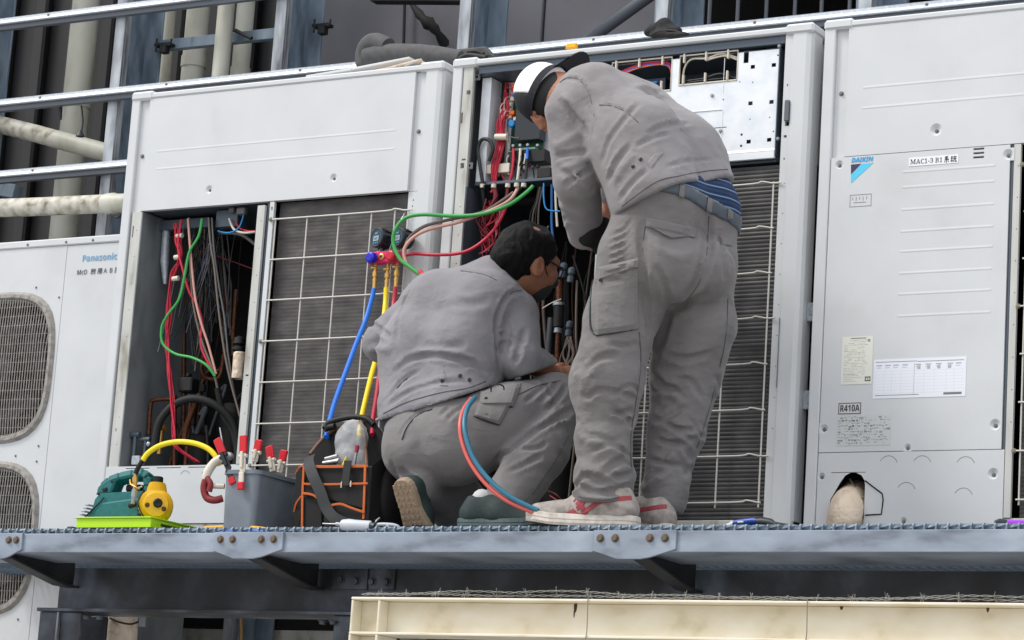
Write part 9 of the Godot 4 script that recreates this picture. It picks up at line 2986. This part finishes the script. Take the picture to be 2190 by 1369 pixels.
	for l in [[[Vector3(1.2419, 0.4009, 0.4), Vector3(1.181, 0.3673, 0.42), Vector3(1.1291, 0.3205, 0.46), Vector3(1.0901, 0.2567, 0.52), Vector3(1.0545, 0.2228, 0.54)], 0.012, 0.016], [[Vector3(1.2235, 0.3766, 0.4), Vector3(1.1665, 0.3539, 0.42), Vector3(1.1386, 0.3261, 0.45)], 0.009, 0.007], [[Vector3(1.1473, 0.4898, 0.36), Vector3(1.137, 0.4586, 0.38), Vector3(1.1155, 0.4145, 0.42)], 0.009, 0.006], [[Vector3(1.1679, 0.4859, 0.34), Vector3(1.1581, 0.4477, 0.36), Vector3(1.1293, 0.3928, 0.4)], 0.009, 0.007], [[Vector3(1.1197, 0.4828, 0.38), Vector3(1.1017, 0.4518, 0.4), Vector3(1.0798, 0.4147, 0.44)], 0.008, 0.005], [[Vector3(0.7787, 0.2873, 0.62), Vector3(0.7976, 0.3281, 0.62), Vector3(0.8429, 0.3586, 0.62), Vector3(0.8819, 0.3659, 0.62)], 0.007, 0.006], [[Vector3(0.9321, 0.3318, 0.62), Vector3(0.9613, 0.3583, 0.62), Vector3(0.9871, 0.3776, 0.6)], 0.008, 0.006], [[Vector3(0.9073, 0.346, 0.62), Vector3(0.9398, 0.3725, 0.62)], 0.008, 0.006], [[Vector3(0.7847, 0.1981, 0.62), Vector3(0.811, 0.1703, 0.62), Vector3(0.8558, 0.1524, 0.6)], 0.012, 0.010], [[Vector3(0.7509, 0.2192, 0.62), Vector3(0.7789, 0.1735, 0.62)], 0.010, 0.006], [[Vector3(1.0935, 0.2667, 0.5), Vector3(1.1593, 0.2715, 0.48), Vector3(1.1775, 0.2921, 0.46)], 0.008, 0.007], [[Vector3(1.1103, 0.189, 0.56), Vector3(1.166, 0.2182, 0.54), Vector3(1.1877, 0.2446, 0.5)], 0.010, 0.007], [[Vector3(0.7821, 0.3216, 0.62), Vector3(0.8245, 0.2932, 0.62), Vector3(0.82, 0.2522, 0.62)], 0.02, -0.004], [[Vector3(0.9904, 0.3952, 0.6), Vector3(1.0193, 0.4158, 0.58), Vector3(1.0538, 0.4239, 0.56)], 0.010, -0.006]]:
		f.crease(l[0], l[1], l[2], into)
	f.clip(waist + Vector3(0, 0.062, 0), Vector3(-0.271, 0.8443, 0.4623))
	f.clip(anr + Vector3(0, -0.032, 0), Vector3(-0.2502, -0.9673, 0.0405), 0.16)
	s = Shape.new()
	f.skin(s)
	var tc := cloth(92, Color(0.405, 0.393, 0.39), Color(0.485, 0.475, 0.478), 0.6, 1.5)
	var tr := obj("trousers", s, tc, p)
	# cargo pocket on the raised thigh
	s = Shape.new()
	f.patch(s, Vector3(1.0089, 0.3887, 0.58), Vector3(1.0823, 0.4176, 0.5), Vector3(1.0618, 0.3316, 0.54), Vector3(1.0114, 0.3469, 0.6), into, 0.012, 9, 9, 0.003)
	obj("cargo_pocket", s, tc, tr)
	s = Shape.new()
	f.patch(s, Vector3(1.0126, 0.4215, 0.58), Vector3(1.0949, 0.4732, 0.48), Vector3(1.081, 0.3929, 0.5), Vector3(1.0156, 0.3831, 0.58), into, 0.018, 9, 7, 0.003)
	obj("cargo_flap", s, tc, tr)
	s = Shape.new()
	f.seam(s, [Vector3(1.0126, 0.3804, 0.58), Vector3(1.0515, 0.3793, 0.55), Vector3(1.0898, 0.3863, 0.52)], 0.003, into)
	f.seam(s, [Vector3(1.0114, 0.3469, 0.6), Vector3(1.0384, 0.3351, 0.57), Vector3(1.0619, 0.3302, 0.54)], 0.003, into)
	f.seam(s, [Vector3(0.7857, 0.2803, 0.62), Vector3(0.8014, 0.3212, 0.62), Vector3(0.8356, 0.3506, 0.62), Vector3(0.8803, 0.3659, 0.62)], 0.002, into)
	obj("pocket_piping", s, M.charcoal_plastic, tr)
	for l in [[Vector3(1.0765, 0.4269, 0.48), Vector3(1.1233, 0.4604, 0.44), Vector3(1.1664, 0.4855, 0.38)], [Vector3(1.1896, 0.3293, 0.36), Vector3(1.2049, 0.2304, 0.46), Vector3(1.2109, 0.1176, 0.58)]]:
		s = Shape.new()
		f.seam(s, l, 0.0014, into)
		obj("stitched_seam", s, M.seam, tr)
	s = Shape.new()
	var c1 := f.hit(Vector3(1.0361, 0.4003, 0.58) - into * 0.2, into) - into * 0.020
	s.lathe([Vector2(0.005, -0.003), Vector2(0.005, 0.002), Vector2(0.003, 0.003), Vector2(0, 0.002)], frame(c1, -into), 10)
	obj("press_stud", s, M.charcoal_plastic, tr)
	s = Shape.new()
	s.tube(bend([Vector3(1.0382, 0.4244, 0.56), Vector3(1.0401, 0.4408, 0.56), Vector3(1.06, 0.4457, 0.56), Vector3(1.0716, 0.4417, 0.55), Vector3(1.0756, 0.4306, 0.55)], 5), 0.0022, 6)
	obj("cord_loop", s, M.black, tr)
	# ---- shoes: one up on its toes with the sole showing, one flat
	var green := mottled(94, 0.02, Vector3(8, 8, 8), [[0.0, Color(0.11, 0.165, 0.16)], [1.0, Color(0.175, 0.24, 0.235)]], 0.75)
	var green_sole := mottled(95, 0.02, Vector3(8, 8, 8), [[0.0, Color(0.24, 0.30, 0.31)], [1.0, Color(0.33, 0.39, 0.40)]], 0.6)
	var tan := mottled(96, 0.03, Vector3(9, 9, 9), [[0.0, Color(0.52, 0.44, 0.36)], [1.0, Color(0.68, 0.60, 0.51)]], 0.8)
	shoe(p, Vector3(0.8217, 0.1489, 0.67), Vector3(0.0864, -0.8552, -0.5111), Vector3(-0.0274, 0.4151, -0.9093), 0.95, green, tan, null, tan)
	shoe(p, Vector3(1.0025, 0.018, 0.625), Vector3(0.93, 0, -0.18), Vector3.UP, 0.98, green, green_sole, null, null)
	s = Shape.new()
	s.ball(Vector3(1.0555, 0.1002, 0.6), Vector3(0.03, 0.035, 0.032), Basis(), 8, 12)
	obj("sock", s, plain(Color(0.75, 0.75, 0.76), 0.8), p)
